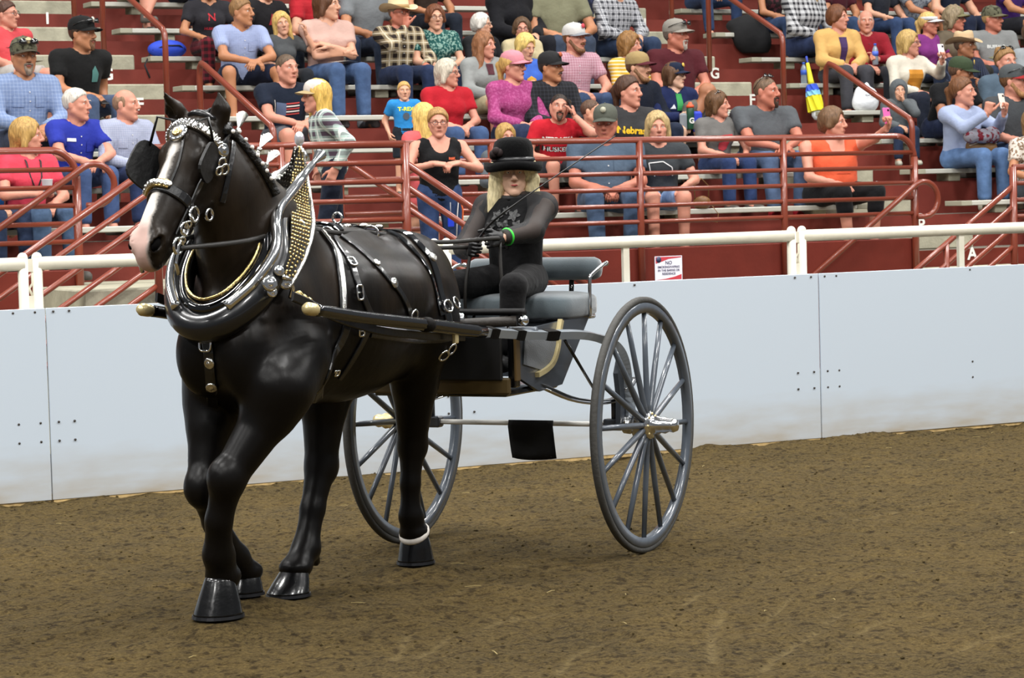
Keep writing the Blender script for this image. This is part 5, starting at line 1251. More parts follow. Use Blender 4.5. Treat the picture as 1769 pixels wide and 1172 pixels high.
# hooves: flared, glossy, with a plate shoe
HOOF = mat('#070708', .24, coat=.25, spec=.4, bump=.15, bscale=30); SHOE = mat('#3b3b3d', .35, metal=.9); CORO = mat('#d8d2ca', .6)
def hoof(cor, toe, ground, w, white=False, dip=0.0):
    """cor: coronet centre; toe: horizontal toe direction; ground: centre of the sole"""
    h = MB(); n = 24; t = unit(toe); up = np.array([0,0,1.0]); up = unit(cor-ground) if False else up; sd = np.cross(up, t)
    V = []; rings = [(cor+up*.012, .056, .060, 0), (cor, .062, .066, 0), ((cor+ground)/2, .5*(w+.066), .5*(w+.08), .5), (ground+up*.006, w*.98, w*1.12, 1), (ground, w, w*1.14, 1)]
    for (c, rw, rl, _) in rings:
        for k in range(n):
            a = 2*math.pi*k/n; f = math.cos(a); l = rl*f*(1.0 if f > 0 else .80); dp = dip*(1-_) ; V.append(c+t*l*math.cos(dp)-up*l*math.sin(dp)+sd*rw*math.sin(a)*(1 if f > -.3 else .96))
    F_ = [(i*n+k, i*n+(k+1) % n, (i+1)*n+(k+1) % n, (i+1)*n+k) for i in range(len(rings)-1) for k in range(n)]+[tuple(range(n)), tuple((len(rings)-1)*n+k for k in range(n))]
    h.add([hl(v) for v in V], F_, True); o = h.build('hoof', HOOF, HORSE)
    s = MB(); V = []
    for z, f in ((-.001, 1.02), (-.013, 1.05)):
        for k in range(n):
            a = 2*math.pi*k/n; q = math.cos(a); V.append(ground+up*z+t*(w*1.15*f*q*(1 if q > 0 else .8))+sd*w*f*math.sin(a))
    s.add([hl(v) for v in V], [(k, (k+1) % n, n+(k+1) % n, n+k) for k in range(n)]+[tuple(range(n)), tuple(range(n, 2*n))]); s.build('horseshoe', SHOE, o)
    if white: MB().tube([hl(cor+up*.012+(t*math.cos(dip)-up*math.sin(dip))*.068*math.cos(a)*(1 if math.cos(a) > 0 else .85)+sd*.064*math.sin(a)) for a in np.linspace(0, 2*math.pi, 20, endpoint=False)], .0075, 8, closed=True, up=(0,0,1), flat=1.9).build('coronet', CORO, HORSE)
FW_ = np.array([1.0, 0, 0])
hoof(LFj[5]+np.array([.02,0,-.0]), np.array([1,-.10,0]), at_l(379,1060,-.105), .100)
hoof(RFj[5], np.array([1,-.1,0]), at_l(424,1022,-.24), .080)
hoof(RHj[5], np.array([1,-.15,0]), at_l(500,1024,-.20), .092)
hoof(LHj[5], np.array([1,.05,0]), at_l(719,968,-.045), .084, white=True, dip=.55)
# docked tail, tied up
tl = MB(); tl.tube([hl((.93,L0,1.48)), hl((.86,L0,1.44)), hl((.83,L0,1.34)), hl((.84,L0,1.22))], [.03,.045,.05,.02], 10); tl.build('tail', mat('#0b0908', .45, bump=.8, bscale=40, stretch=(3,3,.6)), HORSE)
def cast(px, py, l=None, out=.0):
    """where the line of sight through a pixel meets the horse"""
    o = CARTM.inverted() @ Vector(CAMO); d = (CARTM.to_3x3().inverted() @ Vector(ray(px, py))).normalized(); h = HBV.ray_cast(o, d)
    if h[0] is None: return (at_l(px, py, l if l is not None else L0), np.array([0, 1.0, 0]))
    return (np.array(h[0])+np.array(h[1])*out, np.array(h[1]))
# rolled mane with white knots and silver bows standing along the crest
BLK = mat('#0a0a0b', .3, coat=.25); SILV = mat('#d9d7d2', .14, metal=1.0, bump=.3, bscale=180); STRAP = mat('#0b0b0d', .32, coat=.35, bump=.1, bscale=50); PAT = mat('#050506', .06, coat=1.0)
BRASS = mat('#c9b27a', .2, metal=1.0, bump=.2, bscale=160); CHROME = mat('#e6e6e6', .13, metal=1.0); WKNOT = mat('#e6e2dc', .7)
crest = [cast(px, py, L0+.03, .008)[0] for px, py in ((388,222),(402,236),(418,252),(433,270),(446,288),(457,305),(466,322),(474,338))]
MB().tube([hl(p) for p in spline(crest, 4)], .020, 10).build('mane_roll', mat('#0c0a09', .4, bump=.8, bscale=60), HORSE)
for px, py in ((391,224),(403,237),(414,250),(425,263),(434,275),(442,288),(449,300),(456,312)):
    p, n = cast(px, py, L0+.055, .034); MB().ball(hl(p), (.0085,.008,.0085), 8, 6).build('mane_knot', WKNOT, HORSE)
def bow(px, py, bx, by, size):
    """fan of silver ribbon on a short stem"""
    b = at_l(bx, by, L0+.0); a = at_l(px, py, L0-.0); d = unit(a-b); sd = unit(np.array([.55, .84, 0])); m = MB(); L_ = np.linalg.norm(a-b)
    for i in range(6):
        t0, t1 = -.62+1.24*i/6, -.62+1.24*(i+1)/6; q = lambda t, r, k: hl(b+d*L_*.42+(d*math.cos(t)+sd*math.sin(t))*r+np.cross(d, sd)*k)
        m.add([q(t0, .004, 0), q(t0, size, .006), q((t0+t1)/2, size*1.03, -.008), q((t0+t1)/2, .006, -.003)], [(0,1,2,3)]); m.add([q((t0+t1)/2, .006, -.003), q((t0+t1)/2, size*1.03, -.008), q(t1, size, .006), q(t1, .004, 0)], [(0,1,2,3)])
    for s in (-1, 1): m.add([hl(b+d*L_*.42), hl(b+d*L_*.30+sd*s*size*.5-d*size*.35), hl(b+d*L_*.2+sd*s*size*.25-d*size*.55)], [(0,1,2)])
    m.tube([hl(b), hl(b+d*L_*.45)], .005, 6); m.ball(hl(b+d*L_*.42), .012, 8, 6); o = m.build('mane_bow', SILV, HORSE, False); o.data.polygons.foreach_set('use_smooth', [False]*len(o.data.polygons))
for a in ((417,205,408,240,.085), (462,234,438,276,.095), (474,264,450,300,.095), (474,306,462,330,.075)): bow(*a)

# ------------------------------------------------------------------ harness helpers
def snap(p, out=.006):
    h = HBV.find_nearest(Vector(p)); n = np.array(h[1]); return np.array(h[0])+n*out, n
def ribbon(pts, nrm, w, t, name, m, parent, off):
    """flat strap along points with given outward normals"""
    V = []; N = len(pts)
    for i in range(N):
        T = unit(pts[min(i+1, N-1)]-pts[max(i-1, 0)]); n = unit(nrm[i]-T*(nrm[i] @ T)); b = np.cross(T, n); ww = w[i] if hasattr(w, '__len__') else w
        for (x, y) in ((-.5, 0), (-.5, .7), (-.38, 1), (.38, 1), (.5, .7), (.5, 0)): V.append(pts[i]+b*x*ww+n*y*t-off)
    F_ = [(i*6+k, i*6+(k+1) % 6, (i+1)*6+(k+1) % 6, (i+1)*6+k) for i in range(N-1) for k in range(6)]+[tuple(range(6)), tuple((N-1)*6+k for k in range(6))]
    return MB().add(V, F_).build(name, m, parent)
def on_horse(pix, out=.004, n=6):
    P = spline([cast(*p)[0] for p in pix], n); r = [snap(p, out) for p in P]; A_ = [q[0] for q in r]; B_ = [q[1] for q in r]
    for _ in range(2):
        A_ = [A_[0]]+[(A_[i-1]+A_[i]*2+A_[i+1])/4 for i in range(1, len(A_)-1)]+[A_[-1]]
    return A_, B_
def mirror(P, N):
    r = [snap(np.array([p[0], 2*L0-p[1], p[2]])) for p in P]; return [q[0] for q in r], [q[1] for q in r]
HARN = empty('harness', mtx=CARTM @ Matrix.Translation(HB0), label='black patent harness with chrome fittings and studded housing on the horse', cat='harness')
def strap(pix, w, name='strap', t=.007, m=None, both=True, out=.003):
    P, N = on_horse(pix, out); o = ribbon(P, N, w, t, name, m or STRAP, HARN, HB0)
    if both: ribbon(*mirror(P, N), w, t, name, m or STRAP, HARN, HB0)
    return P, N
def concho(p, n, r, name='concho', m=None, parent=None):
    z = unit(n); x = unit(np.cross(z, [0.3, .2, 1])); R = np.array([x, np.cross(z, x), z]).T
    o = MB().lathe([(.001,.010),(r*.35,.010),(r*.5,.005),(r*.75,.0085),(r,.003),(r,-.002)], 16, hl(p), R).build(name, m or SILV, parent or HARN); return o
def buckle(p, n, up, w, h, parent=None, m=None, r=.005):
    z = unit(n); y = unit(np.array(up)-z*(np.array(up) @ z)); x = np.cross(y, z); q = lambda a, b: hl(p+x*a+y*b+z*.008)
    pts = [q(w*math.copysign(abs(math.cos(a))**.5, math.cos(a)), h*math.copysign(abs(math.sin(a))**.5, math.sin(a))) for a in np.linspace(0, 2*math.pi, 20, endpoint=False)]
    b = MB().tube(pts, r, 8, closed=True); b.tube([q(-w, 0), q(w*.2, 0)], r*.8, 6); return b.build('buckle', m or CHROME, parent or HARN)
def ring(p, n, r, t, parent=None, m=None, name='ring', off=None):
    z = unit(n); x = unit(np.cross(z, [.2, .3, 1])); y = np.cross(z, x); o = HB0 if off is None else off
    return MB().tube([p+x*r*math.cos(a)+y*r*math.sin(a)-o for a in np.linspace(0, 2*math.pi, 20, endpoint=False)], t, 8, closed=True).build(name, m or CHROME, parent or HARN)
# body straps
back = strap([(552,400),(575,430),(587,470),(591,505),(590,540)], .036, 'saddle_strap', .012)
P, N = back
ribbon([p+n*.011 for p, n in zip(P, N)], N, .022, .006, 'chain_trim', SILV, HARN, HB0)
strap([(575,405),(598,440),(614,478),(627,515),(640,545)], .03, 'saddle_strap')
strap([(600,555),(583,600),(565,650),(548,690)], .045, 'girth_strap'); strap([(640,560),(615,610),(585,655)], .03, 'girth_strap')
hip = strap([(588,408),(612,425),(640,450),(668,480),(690,505),(705,535),(708,552)], .028, 'hip_strap')
strap([(655,394),(690,400),(722,422),(745,450),(757,490),(768,530),(776,570)], .042, 'crupper_strap', m=PAT); strap([(672,402),(705,425),(735,460),(752,505),(763,545)], .026, 'crupper_strap', m=PAT)
strap([(640,575),(690,582),(735,585),(775,582)], .04, 'breeching_strap')
for px, py, r in ((648,457,.018), (678,490,.024), (745,446,.022), (575,640,.008)):
    p, n = cast(px, py, .1, .010); concho(p, n, r)
for px, py, w, h in ((606,456,.016,.022), (618,506,.016,.03), (620,572,.016,.02), (578,642,.012,.012)):
    p, n = cast(px, py, .2, .008); buckle(p, n, (0,0,1), w, h)
for px, py in ((769,531), (782,526), (709,545), (763,610), (775,600)):
    p, n = cast(px, py, .12, .02); ring(p, n, .026, .005)
# spine strap and pad with its terrets
sp = [];
for s in np.linspace(2.06, .72, 18):
    h = HBV.ray_cast(Vector((s, L0, 2.6 if s < 2.0 else 1.9)), Vector((0,0,-1)));
    if h[0] is not None: sp.append((np.array(h[0])+np.array([0,0,.004]), np.array([0,0,1.0])))
ribbon([p for p, n in sp], [n for p, n in sp], .045, .009, 'back_strap', PAT, HARN, HB0)
def pad():
    V = []; pts = []
    for a in np.linspace(-.30, .30, 9):
        h = HBV.ray_cast(Vector((1.80, L0+1.0*math.sin(a), 1.25+1.0*math.cos(a))), Vector((0, -math.sin(a), -math.cos(a))))
        if h[0] is not None: pts.append((np.array(h[0])+np.array(h[1])*.006, np.array(h[1])))
    ribbon([p for p, n in pts], [n for p, n in pts], [.04+.03*math.sin(math.pi*i/(len(pts)-1)) for i in range(len(pts))], .014, 'saddle_pad', PAT, HARN, HB0)
    for s_ in (-1, 1):
        for sp_ in (1.80,): p = np.array([sp_, L0+s_*.09, 1.64]); ring(p+np.array([0,0,.0]), (1,0,.0), .022, .005)
pad()
p = at_l(640, 404, L0+.06); ring(p, (1,.3,0), .034, .006); p = at_l(580, 398, L0+.05); ring(p, (1,.3,0), .03, .006); p = at_l(565, 404, L0+.09); ring(p, (1,.3,0), .026, .006)
for px, py in ((628,390), (655,392), (600,391)): MB().ball(hl(at_l(px, py, L0+.03)), (.03,.018,.012), 10, 6).build('silver_keeper', SILV, HARN)
# breast strap with buckle and two conchos
P_ = [cast(px, py, L0, .004) for px, py in ((361,535),(359,560),(358,585),(362,610),(364,640),(366,668),(368,700))]
ribbon([p for p, n in P_], [n for p, n in P_], .045, .009, 'breast_strap', STRAP, HARN, HB0)
p, n = cast(359, 592, L0, .012); buckle(p, n, (0,0,1), .026, .034)
for py in (627, 667): p, n = cast(364 if py < 650 else 366, py, L0, .010); concho(p, n, .024)
# collar: padded black roll round the base of the neck, chrome hames, tall studded housing
cn = [(2.14,0,1.735),(2.27,.085,1.70),(2.42,.145,1.60),(2.50,.182,1.49),(2.59,.165,1.39),(2.67,.10,1.30),(2.70,0,1.265)]
cl = [np.array([s, L0+d, z]) for s, d, z in cn]; cr = [np.array([s, L0-d, z]) for s, d, z in cn[::-1]][1:-1]
ring_c = spline(cl+cr, 5, closed=True)
CN = unit(np.array([.62, 0, .78]) if False else np.cross(cl[3]-cl[0], np.array([0,1.0,0]))); CN = CN if CN[0] > 0 else -CN      # collar's forward normal
def grow(k, f=0.0): c0 = np.mean(ring_c, axis=0); return [p+unit(p-c0)*k+CN*f for p in ring_c]
MB().tube([hl(p) for p in grow(-.015, .03)], .029, 10, closed=True).build('collar_rim', PAT, HARN)
MB().tube([hl(p) for p in grow(.03, -.015)], [.036+.026*min(1,max(0,(1.62-p[2])/.25)) for p in ring_c], 12, closed=True).build('collar_body', mat('#101114', .28, coat=.5), HARN)
MB().tube([hl(p) for p in grow(-.035, .062)], .008, 8, closed=True).build('collar_piping', BRASS, HARN)
for sg in (1, -1):
    hp_ = [np.array([s, L0+sg*d, z]) for s, d, z in cn[1:-1]]; c0 = np.mean(ring_c, axis=0); hp_ = [p+unit(p-c0)*.045+CN*.052 for p in hp_]
    top_ = [at_l(541,282,L0+.05), at_l(524,302,L0+.06), at_l(511,322,L0+.08)]; top_ = [np.array([p[0], L0+sg*(p[1]-L0), p[2]]) for p in top_]
    pts = spline(top_+hp_[1:], 6)
    MB().tube([hl(p) for p in pts], [.014+.008*min(1, i/8) for i in range(len(pts))], 10).build('hame', CHROME, HARN)
    d = unit(top_[0]-top_[1]); x = unit(np.cross(d, [0,1,0])); R = np.array([x, np.cross(d, x), d]).T
    MB().lathe([(.008,-.02),(.012,0),(.012,.02),(.026,.075),(.027,.085),(.001,.085)], 14, hl(top_[0]), R).build('hame_finial', CHROME, HARN)
    # tall housing behind the hame
    inn = [at_l(514,256,L0+.01), at_l(505,300,L0+.02), at_l(500,335,L0+.09), at_l(503,380,L0+.20), at_l(500,430,L0+.25), at_l(490,470,L0+.26)]
    out_ = [at_l(521,256,L0+.01), at_l(530,305,L0+.02), at_l(537,350,L0+.09), at_l(541,392,L0+.20), at_l(527,445,L0+.26), at_l(500,497,L0+.275)]
    inn = spline(inn, 4); out_ = spline(out_, 4); inn = [np.array([p[0], L0+sg*(p[1]-L0), p[2]]) for p in inn]; out_ = [np.array([p[0], L0+sg*(p[1]-L0), p[2]]) for p in out_]
    V = []; F_ = []
    for a, b in zip(inn, out_): V += [hl(a), hl(b), hl(b-CN*.012), hl(a-CN*.012)]
    for i in range(len(inn)-1): F_ += [(i*4+k, i*4+(k+1) % 4, i*4+4+(k+1) % 4, i*4+4+k) for k in range(4)]
    F_ += [(0,1,2,3), tuple(len(V)-4+k for k in range(4))]; ho = MB().add(V, F_).build('housing', mat('#0b0a0a', .5), HARN)
    MB().tube([hl(p) for p in out_], .010, 6).build('housing_trim', SILV, ho, True)
    st = MB(); rg = random.Random(5)
    for i in range(0, len(inn)):
        a, b = inn[i], out_[i]; wd = np.linalg.norm(b-a); n_ = max(1, int(wd/.019))
        for k in range(n_):
            f = (k+.5+.3*(i % 2))/n_
            if f > .93: continue
            for dz in (0, .5):
                if i+1 >= len(inn): continue
                p = (a+(b-a)*f)*(1-dz)+(inn[i+1]+(out_[i+1]-inn[i+1])*f)*dz
                st.ball(hl(p+CN*.003), .0066, 6, 4)
    o = st.build('stud', BRASS if sg > 0 else SILV, ho, False); o['kind'] = 'stuff'
p = at_l(517, 240, L0); MB().ball(hl(p), (.022,.022,.032), 8, 6).build('crystal_top', mat('#e3e3ea', .05, metal=.6), HARN); MB().tube([hl(p+np.array([0,0,-.03])), hl(at_l(517,262,L0))], .012, 8).build('top_stem', SILV, HARN)
# hame draft hook, chrome plates and tug by the near shoulder
for px, py, r in ((466,490,.032), (482,468,.022), (493,488,.03), (470,505,.022)):
    p, n = cast(px, py, .2, .05); p = at_l(px, py, L0+.26); nn = unit(np.array([.55,.8,.2])); concho(p, nn, r, 'draft_plate', CHROME)
MB().tube([hl(at_l(px, py, L0+.27)) for px, py in ((488,478),(500,483),(506,498),(502,515))], .010, 8).build('draft_hook', CHROME, HARN)
for px, py in ((516,512), (524,518), (533,523)): concho(at_l(px, py, L0+.30), (.5,.85,.1), .022, 'trace_concho', BRASS)
tp = [at_l(px, py, L0+.31) for px, py in ((503,512),(530,524),(560,540),(600,556))]+[at_l(660, 572, L0+.37), at_l(735, 580, L0+.40), at_l(800, 582, L0+.40)]
tp = spline(tp, 5); ribbon(tp, [np.array([.1, 1, .0])]*len(tp), .038, .012, 'trace', STRAP, HARN, HB0); tq = [np.array([p[0], 2*L0-p[1], p[2]]) for p in tp]; ribbon(tq, [np.array([.1, -1, 0])]*len(tq), .038, .012, 'trace', STRAP, HARN, HB0)

# ------------------------------------------------------------------ bridle
BRI = empty('bridle', mtx=CARTM @ Matrix.Translation(HB0), label='black blinkered bridle with silver browband and chrome bit on the horse', cat='bridle')
def hstrap(tv, w, name, m=STRAP, t=.007, out=.004, lift=.0):
    P = spline([hf(*q) for q in tv], 6); r = [snap(p, out) for p in P]; P = [q[0] for q in r]; N = [q[1] for q in r]
    for _ in range(2): P = [P[0]]+[(P[i-1]+2*P[i]+P[i+1])/4 for i in range(1, len(P)-1)]+[P[-1]]
    return ribbon(P, N, w, t, name, m, BRI, HB0), P, N
_, P, N = hstrap([(.10,-.13,-.02),(.09,-.09,.06),(.075,0,.12),(.09,.09,.06),(.11,.13,-.02)], .034, 'browband', SILV, .014, .008)
st = MB()
for p, n in zip(P, N):
    b = unit(np.cross(n, P[-1]-P[0]))
    for k in (-.010, 0, .010): st.ball(hl(p+n*.016+b*k), .006, 6, 4)
st.build('browband_stud', CHROME, BRI, False)['kind'] = 'stuff'
for q in (-1, 1):
    hstrap([(.0,q*.10,-.04),(.10,q*.13,-.02),(.24,q*.12,.0),(.38,q*.10,-.02),(.53,q*.09,-.05)], .026, 'cheek_strap')
    hstrap([(.0,q*.10,-.08),(.14,q*.12,-.10),(.26,q*.10,-.16)], .022, 'throat_strap')
    p = hf(.11, q*.125, -.01); concho(p, HLat*q+HC_*.2, .030, 'rosette', CHROME, BRI)
    for dt, dc, r in ((.16,-.03,.018), (.20,-.035,.016), (.17,-.06,.02)): ring(hf(dt, q*.13, dc), HLat*q+HA*.3, r, .005, BRI)
    # blinker plate standing out beside the eye
    c = hf(.25, -.142, .045) if q < 0 else hf(.21, .116, .03); xx = unit(HC_*.93+HLat*q*(.36 if q < 0 else .16)); yy = HA; zz = unit(np.cross(xx, yy)); m = MB(); V = []
    for lay in (0, .012):
        for a in np.linspace(0, 2*math.pi, 20, endpoint=False):
            ca_, sa_ = math.cos(a), math.sin(a); ex = lambda v: math.copysign(abs(v)**.6, v); V.append(hl(c+xx*(.082 if q < 0 else .062)*ex(ca_)+yy*(.095 if q < 0 else .075)*ex(sa_)+zz*lay*q))
    m.add(V, [tuple(range(20)), tuple(range(39, 19, -1))]+[(i, (i+1) % 20, 20+(i+1) % 20, 20+i) for i in range(20)]); m.build('blinker', mat('#070708', .5, bump=.2, bscale=60), BRI)
    MB().tube([hl(hf(.06, q*.03, .10)), hl(hf(.07, q*.12, .14)), hl(c-yy*.08+xx*.03)], .006, 6).build('blinker_stay', STRAP, BRI)
    # bit: ring, shank and curb chain
    bt = hf(.575, q*.085, -.055)
    ring(hf(.50, q*.092, -.04), HLat*q, .024, .006, BRI); ring(bt, HLat*q, .030, .007, BRI, name='bit_ring')
    MB().tube([hl(bt+HA*-.05), hl(bt), hl(bt+HA*.06+HC_*-.03), hl(bt+np.array([0,0,-.11]))], .008, 8).build('bit_shank', CHROME, BRI)
    for i in range(4): ring(hf(.44+.035*i, q*(.10-.004*i), -.035-.008*i), HLat*q+HA*(.6 if i % 2 else -.6), .014, .005, BRI, name='chain_link')
ring(hf(.42, .10, -.045), HLat, .028, .006, BRI); ring(hf(.36,.105,-.12), HLat, .022, .006, BRI)
hstrap([(.40,-.10,-.10),(.395,-.085,.0),(.39,0,.09),(.395,.085,.0),(.42,.09,-.12)], .042, 'noseband', STRAP, .010)
_, P, N = hstrap([(.385,-.075,.03),(.38,-.04,.075),(.38,0,.09),(.38,.035,.08)], .036, 'noseband_plate', BRASS, .012, .012)
for p, n in list(zip(P, N))[::2]: concho(p+n*.012, n, .012, 'noseband_stud', SILV, BRI)
for v0, v1 in ((.045,.05),): hstrap([(.13,v0-.03,.1),(.24,v0-.01,.09),(.38,v1-.02,.07)], .010, 'face_strap')
p, n = snap(hf(.135, -.005, .13), .012); concho(p, n, .042, 'forehead_rosette', CHROME, BRI); concho(p+n*.006, n, .022, 'rosette_boss', BRASS, BRI)
MB().tube([hl(hf(-.01,v,.02+.085*math.cos(v*16)-.03)) for v in np.linspace(-.07, .07, 9)], .016, 8).build('crown_loop', STRAP, BRI)
hstrap([(-.02,-.11,-.02),(-.03,-.05,.03),(-.04,0,.05),(-.03,.05,.03),(-.01,.11,-.02)], .04, 'crown_piece')
# ------------------------------------------------------------------ the two-wheeled show cart
CART = empty('show_cart', mtx=CARTM.copy(), label='black two-wheeled show cart with grey spoked wheels and grey cushions', cat='cart')
GREY = mat('#4f565f', .28, coat=.4, var=.06, vscale=20); GREYD = mat('#3a3f46', .3, coat=.4); TYRE = mat('#3f3e3b', .75, bump=.3, bscale=60, var=.12, vscale=10); GLOSS = mat('#08080a', .12, coat=.8)
GOLD = mat('#dccb98', .3, metal=.55, bump=.1, bscale=60); CARPET = mat('#363c42', .95, bump=.2, bscale=140, var=.15, vscale=12, sheen=.3)
VELV = mat('#485257', .95, bump=.12, bscale=160, var=.25, vscale=5, sheen=.6)
WZ = .61
def wheel(sg):
    e = bpy.data.objects.new('wheel', None); COL.objects.link(e); e.parent = CART; c = np.array([0, sg*TRACK/2, WZ])
    e.matrix_local = Matrix.Translation(c); Ry = np.array([[1,0,0],[0,0,1],[0,-1,0]], float)      # lathe axis z -> l
    def latheL(prof, m, name, n=64): return MB().lathe(prof, n, (0,0,0), Ry).build(name, m, e)
    def ringm(r0, r1, w, m, name):
        b = MB(); n = 72; V = []
        for (r, y) in ((r0,-w),(r0,w),(r1-.006,w),(r1,w*.6),(r1,-w*.6),(r1-.006,-w)):
            for k in range(n): a = 2*math.pi*k/n; V.append((r*math.cos(a), y, r*math.sin(a)))
        b.add(V, [(i*n+k, i*n+(k+1) % n, ((i+1) % 6)*n+(k+1) % n, ((i+1) % 6)*n+k) for i in range(6) for k in range(n)], True); return b.build(name, m, e)
    t = MB().tube([(.594*math.cos(a), 0, .594*math.sin(a)) for a in np.linspace(0, 2*math.pi, 72, endpoint=False)], .0175, 10, closed=True).build('tyre', TYRE, e)
    ringm(.535, .583, .019, GREY, 'rim')
    for i in range(16):
        a = 2*math.pi*(i+.5*0)/16+.06; d = np.array([math.cos(a), 0, math.sin(a)])
        MB().tube([d*.045+np.array([0,sg*.02,0]), d*.10+np.array([0,sg*.017,0]), d*.30+np.array([0,sg*.008,0]), d*.54], [.017,.0155,.0145,.0125], 8).build('spoke', GREY, e)
    hb = MB(); hb.lathe([(.03,-.11),(.042,-.10),(.045,-.07),(.036,-.06),(.05,-.045),(.066,-.04),(.070,0),(.066,.04),(.05,.045),(.04,.05),(.045,.075),(.036,.09),(.040,.11),(.030,.13),(.034,.15),(.026,.17),(.001,.172)], 24, (0,0,0), Ry if sg > 0 else np.array([[1,0,0],[0,0,-1],[0,1,0]], float)); hb.build('hub', GOLD if sg < 0 else CHROME, e)
    for i in range(8): a = 2*math.pi*i/8; MB().ball((.055*math.cos(a), sg*.042, .055*math.sin(a)), .008, 6, 4).build('hub_bolt', GOLD, e)
for sg in (1, -1): wheel(sg)
def cp(pts, r, name, m, n=10, up=None, flat=None): return MB().tube(pts, r, n, up=up, flat=flat).build(name, m, CART)
cp([(0,-.60,WZ), (0,.60,WZ)], .0125, 'axle', mat('#cfcdc7', .4), 8)
for sg in (1, -1):
    MB().box((0, sg*.49, WZ), (.06,.10,.055), bev=.008).build('spring_clamp', GREYD, CART)
    # leaf spring slung between the body and the axle arm
    sp_ = [(.62, sg*.33, .86), (.50, sg*.36, .83), (.34, sg*.42, .765), (.18, sg*.47, .735), (.0, sg*.49, .73), (-.2, sg*.47, .75), (-.38, sg*.44, .80)]
    for k in range(2): MB().tube([(x, y, z-.014*k+.004) for x, y, z in spline(sp_[k:len(sp_)-k], 4)], .02, 8, up=(0,0,1), flat=.3).build('leaf_spring', CHROME if k else GREYD, CART)
    cp([(0, sg*.49, WZ), (0, sg*.49, .74)], .014, 'spring_post', GREYD)
    # shaft: from the axle up over an arch, then straight out along the horse
    sh = [(-.02, sg*.555, .60), (-.035, sg*.555, .74), (.0, sg*.55, .90), (.08, sg*.54, .99), (.22, sg*.52, 1.035), (.40, sg*.49, 1.065), (.75, sg*.435, 1.085), (1.2, sg*.40, 1.125), (1.7, sg*.385, 1.185), (2.2, sg*.38, 1.24), (2.62, sg*.38, 1.295)]
    cv = spline(sh, 6); n_ = len(cv); i1 = next(i for i, p in enumerate(cv) if p[0] > 1.15)
    MB().tube(cv[:i1+1], [.026 if p[0] > .2 else .03 for p in cv[:i1+1]], 4, up=(0, sg*.3, 1)).build('shaft', mat('#878e95', .3, metal=.25, coat=.3), CART)
    MB().tube(cv[i1:], [.030-.006*(i/(n_-i1)) for i in range(n_-i1)], 10).build('shaft_end', GLOSS, CART)
    MB().lathe([(.022,-.02),(.026,0),(.026,.045),(.021,.05),(.018,.062),(.001,.064)], 14, cv[-1], frame(np.cross(unit(cv[-1]-cv[-2]), [0,0,1]), unit(cv[-1]-cv[-2]))).build('shaft_tip', GOLD, CART)
    MB().prism([(-.075,.60),(.055,.60),(.045,.74),(.07,.86),(.02,.95),(-.045,.93),(-.065,.80)], sg*.52, sg*.545, 1).build('shaft_bracket', GREYD, CART)
    for x, z in ((-.03,.66),(.0,.70),(-.01,.78),(.0,.86)): MB().ball((x, sg*.549, z), .009, 6, 4).build('bolt', CHROME, CART)
    for k, q in enumerate((1.72, 1.12, .86, .62)):
        j = min(range(n_), key=lambda i: abs(cv[i][0]-q)); d = unit(cv[j+1]-cv[j-1]); w_ = .05 if k == 3 else .035
        MB().tube([cv[j]-d*w_, cv[j]-d*w_*.4, cv[j]+d*w_*.4, cv[j]+d*w_], [.030,.033,.033,.030], 4 if k else 8, up=(0, sg*.3, 1)).build('leather_wrap', mat('#0d0b09', .7, bump=.2, bscale=60, spec=.12), CART)
    for q in (1.45,):
        j = min(range(n_), key=lambda i: abs(cv[i][0]-q)); MB().box(cv[j]+np.array([0,0,-.04]), (.03,.02,.05), bev=.004).build('shaft_stop', GOLD, CART)
    cp([(.50, sg*.47, 1.045), (.19, sg*.47, .80)], .008, 'stay_rod', GLOSS, 6)
    # side of the body
    poly = [(.80,.90),(.56,.812),(.31,.826),(-.01,1.12),(.28,1.125),(.80,1.10)]
    MB().prism(poly, sg*.345, sg*.365, 1).build('side_panel', GLOSS if sg < 0 else GREYD, CART)
    MB().prism([(.74,.95),(.52,.905),(.42,.92),(.34,.99),(.30,1.07),(.72,1.06)], sg*.366, sg*.372, 1).build('carpet_panel', CARPET, CART)
    tr = [(q[0], sg*.376, q[2]) for q in (at_l(969,553,.376), at_l(965,577,.376), at_l(963,600,.376), at_l(956,624,.376), at_l(944,638,.376), at_l(928,648,.376))]
    MB().tube(spline(tr, 5), .016, 4, up=(0,1,0)).build('gold_trim', GOLD, CART)
    MB().box((.80, sg*.352, .97), (.05,.04,.24), bev=.006).build('corner_post', GLOSS, CART); MB().box((.82, sg*.378, .98), (.045,.014,.20), bev=.004).build('corner_strap', GOLD if False else mat('#6b5636', .35, metal=.5), CART)
    # seat arm: chrome rail from the back cushion down to the seat frame
    a_ = [(-.19,sg*.385,1.375),(-.13,sg*.40,1.375),(.02,sg*.40,1.33),(.045,sg*.40,1.30),(.05,sg*.40,1.15),(.02,sg*.385,1.135),(-.06,sg*.37,1.13)]
    cp(spline(a_, 4), .009, 'arm_rail', CHROME, 8); MB().ball(a_[0], .013, 8, 6).build('arm_knob', CHROME, CART)
    cp([(-.17, sg*.2, 1.16), (-.19, sg*.2, 1.32)], .013, 'back_post', GLOSS, 8)
MB().box((.58,0,.825), (.56,.68,.03), bev=.008).build('floor_board', GLOSS, CART); MB().box((.86,0,.86), (.03,.72,.075), bev=.008).build('front_sill', mat('#4a3c22', .3, coat=.5), CART)
MB().box((.875,0,.985), (.02,.66,.2), bev=.006).build('dash_board', mat('#0b0b0c', .5), CART)
cp([(.78,-.40,1.19), (.78,.40,1.19)], .032, 'dash_rail', mat('#060606', .6, spec=.2), 12, up=(0,0,1), flat=.5)
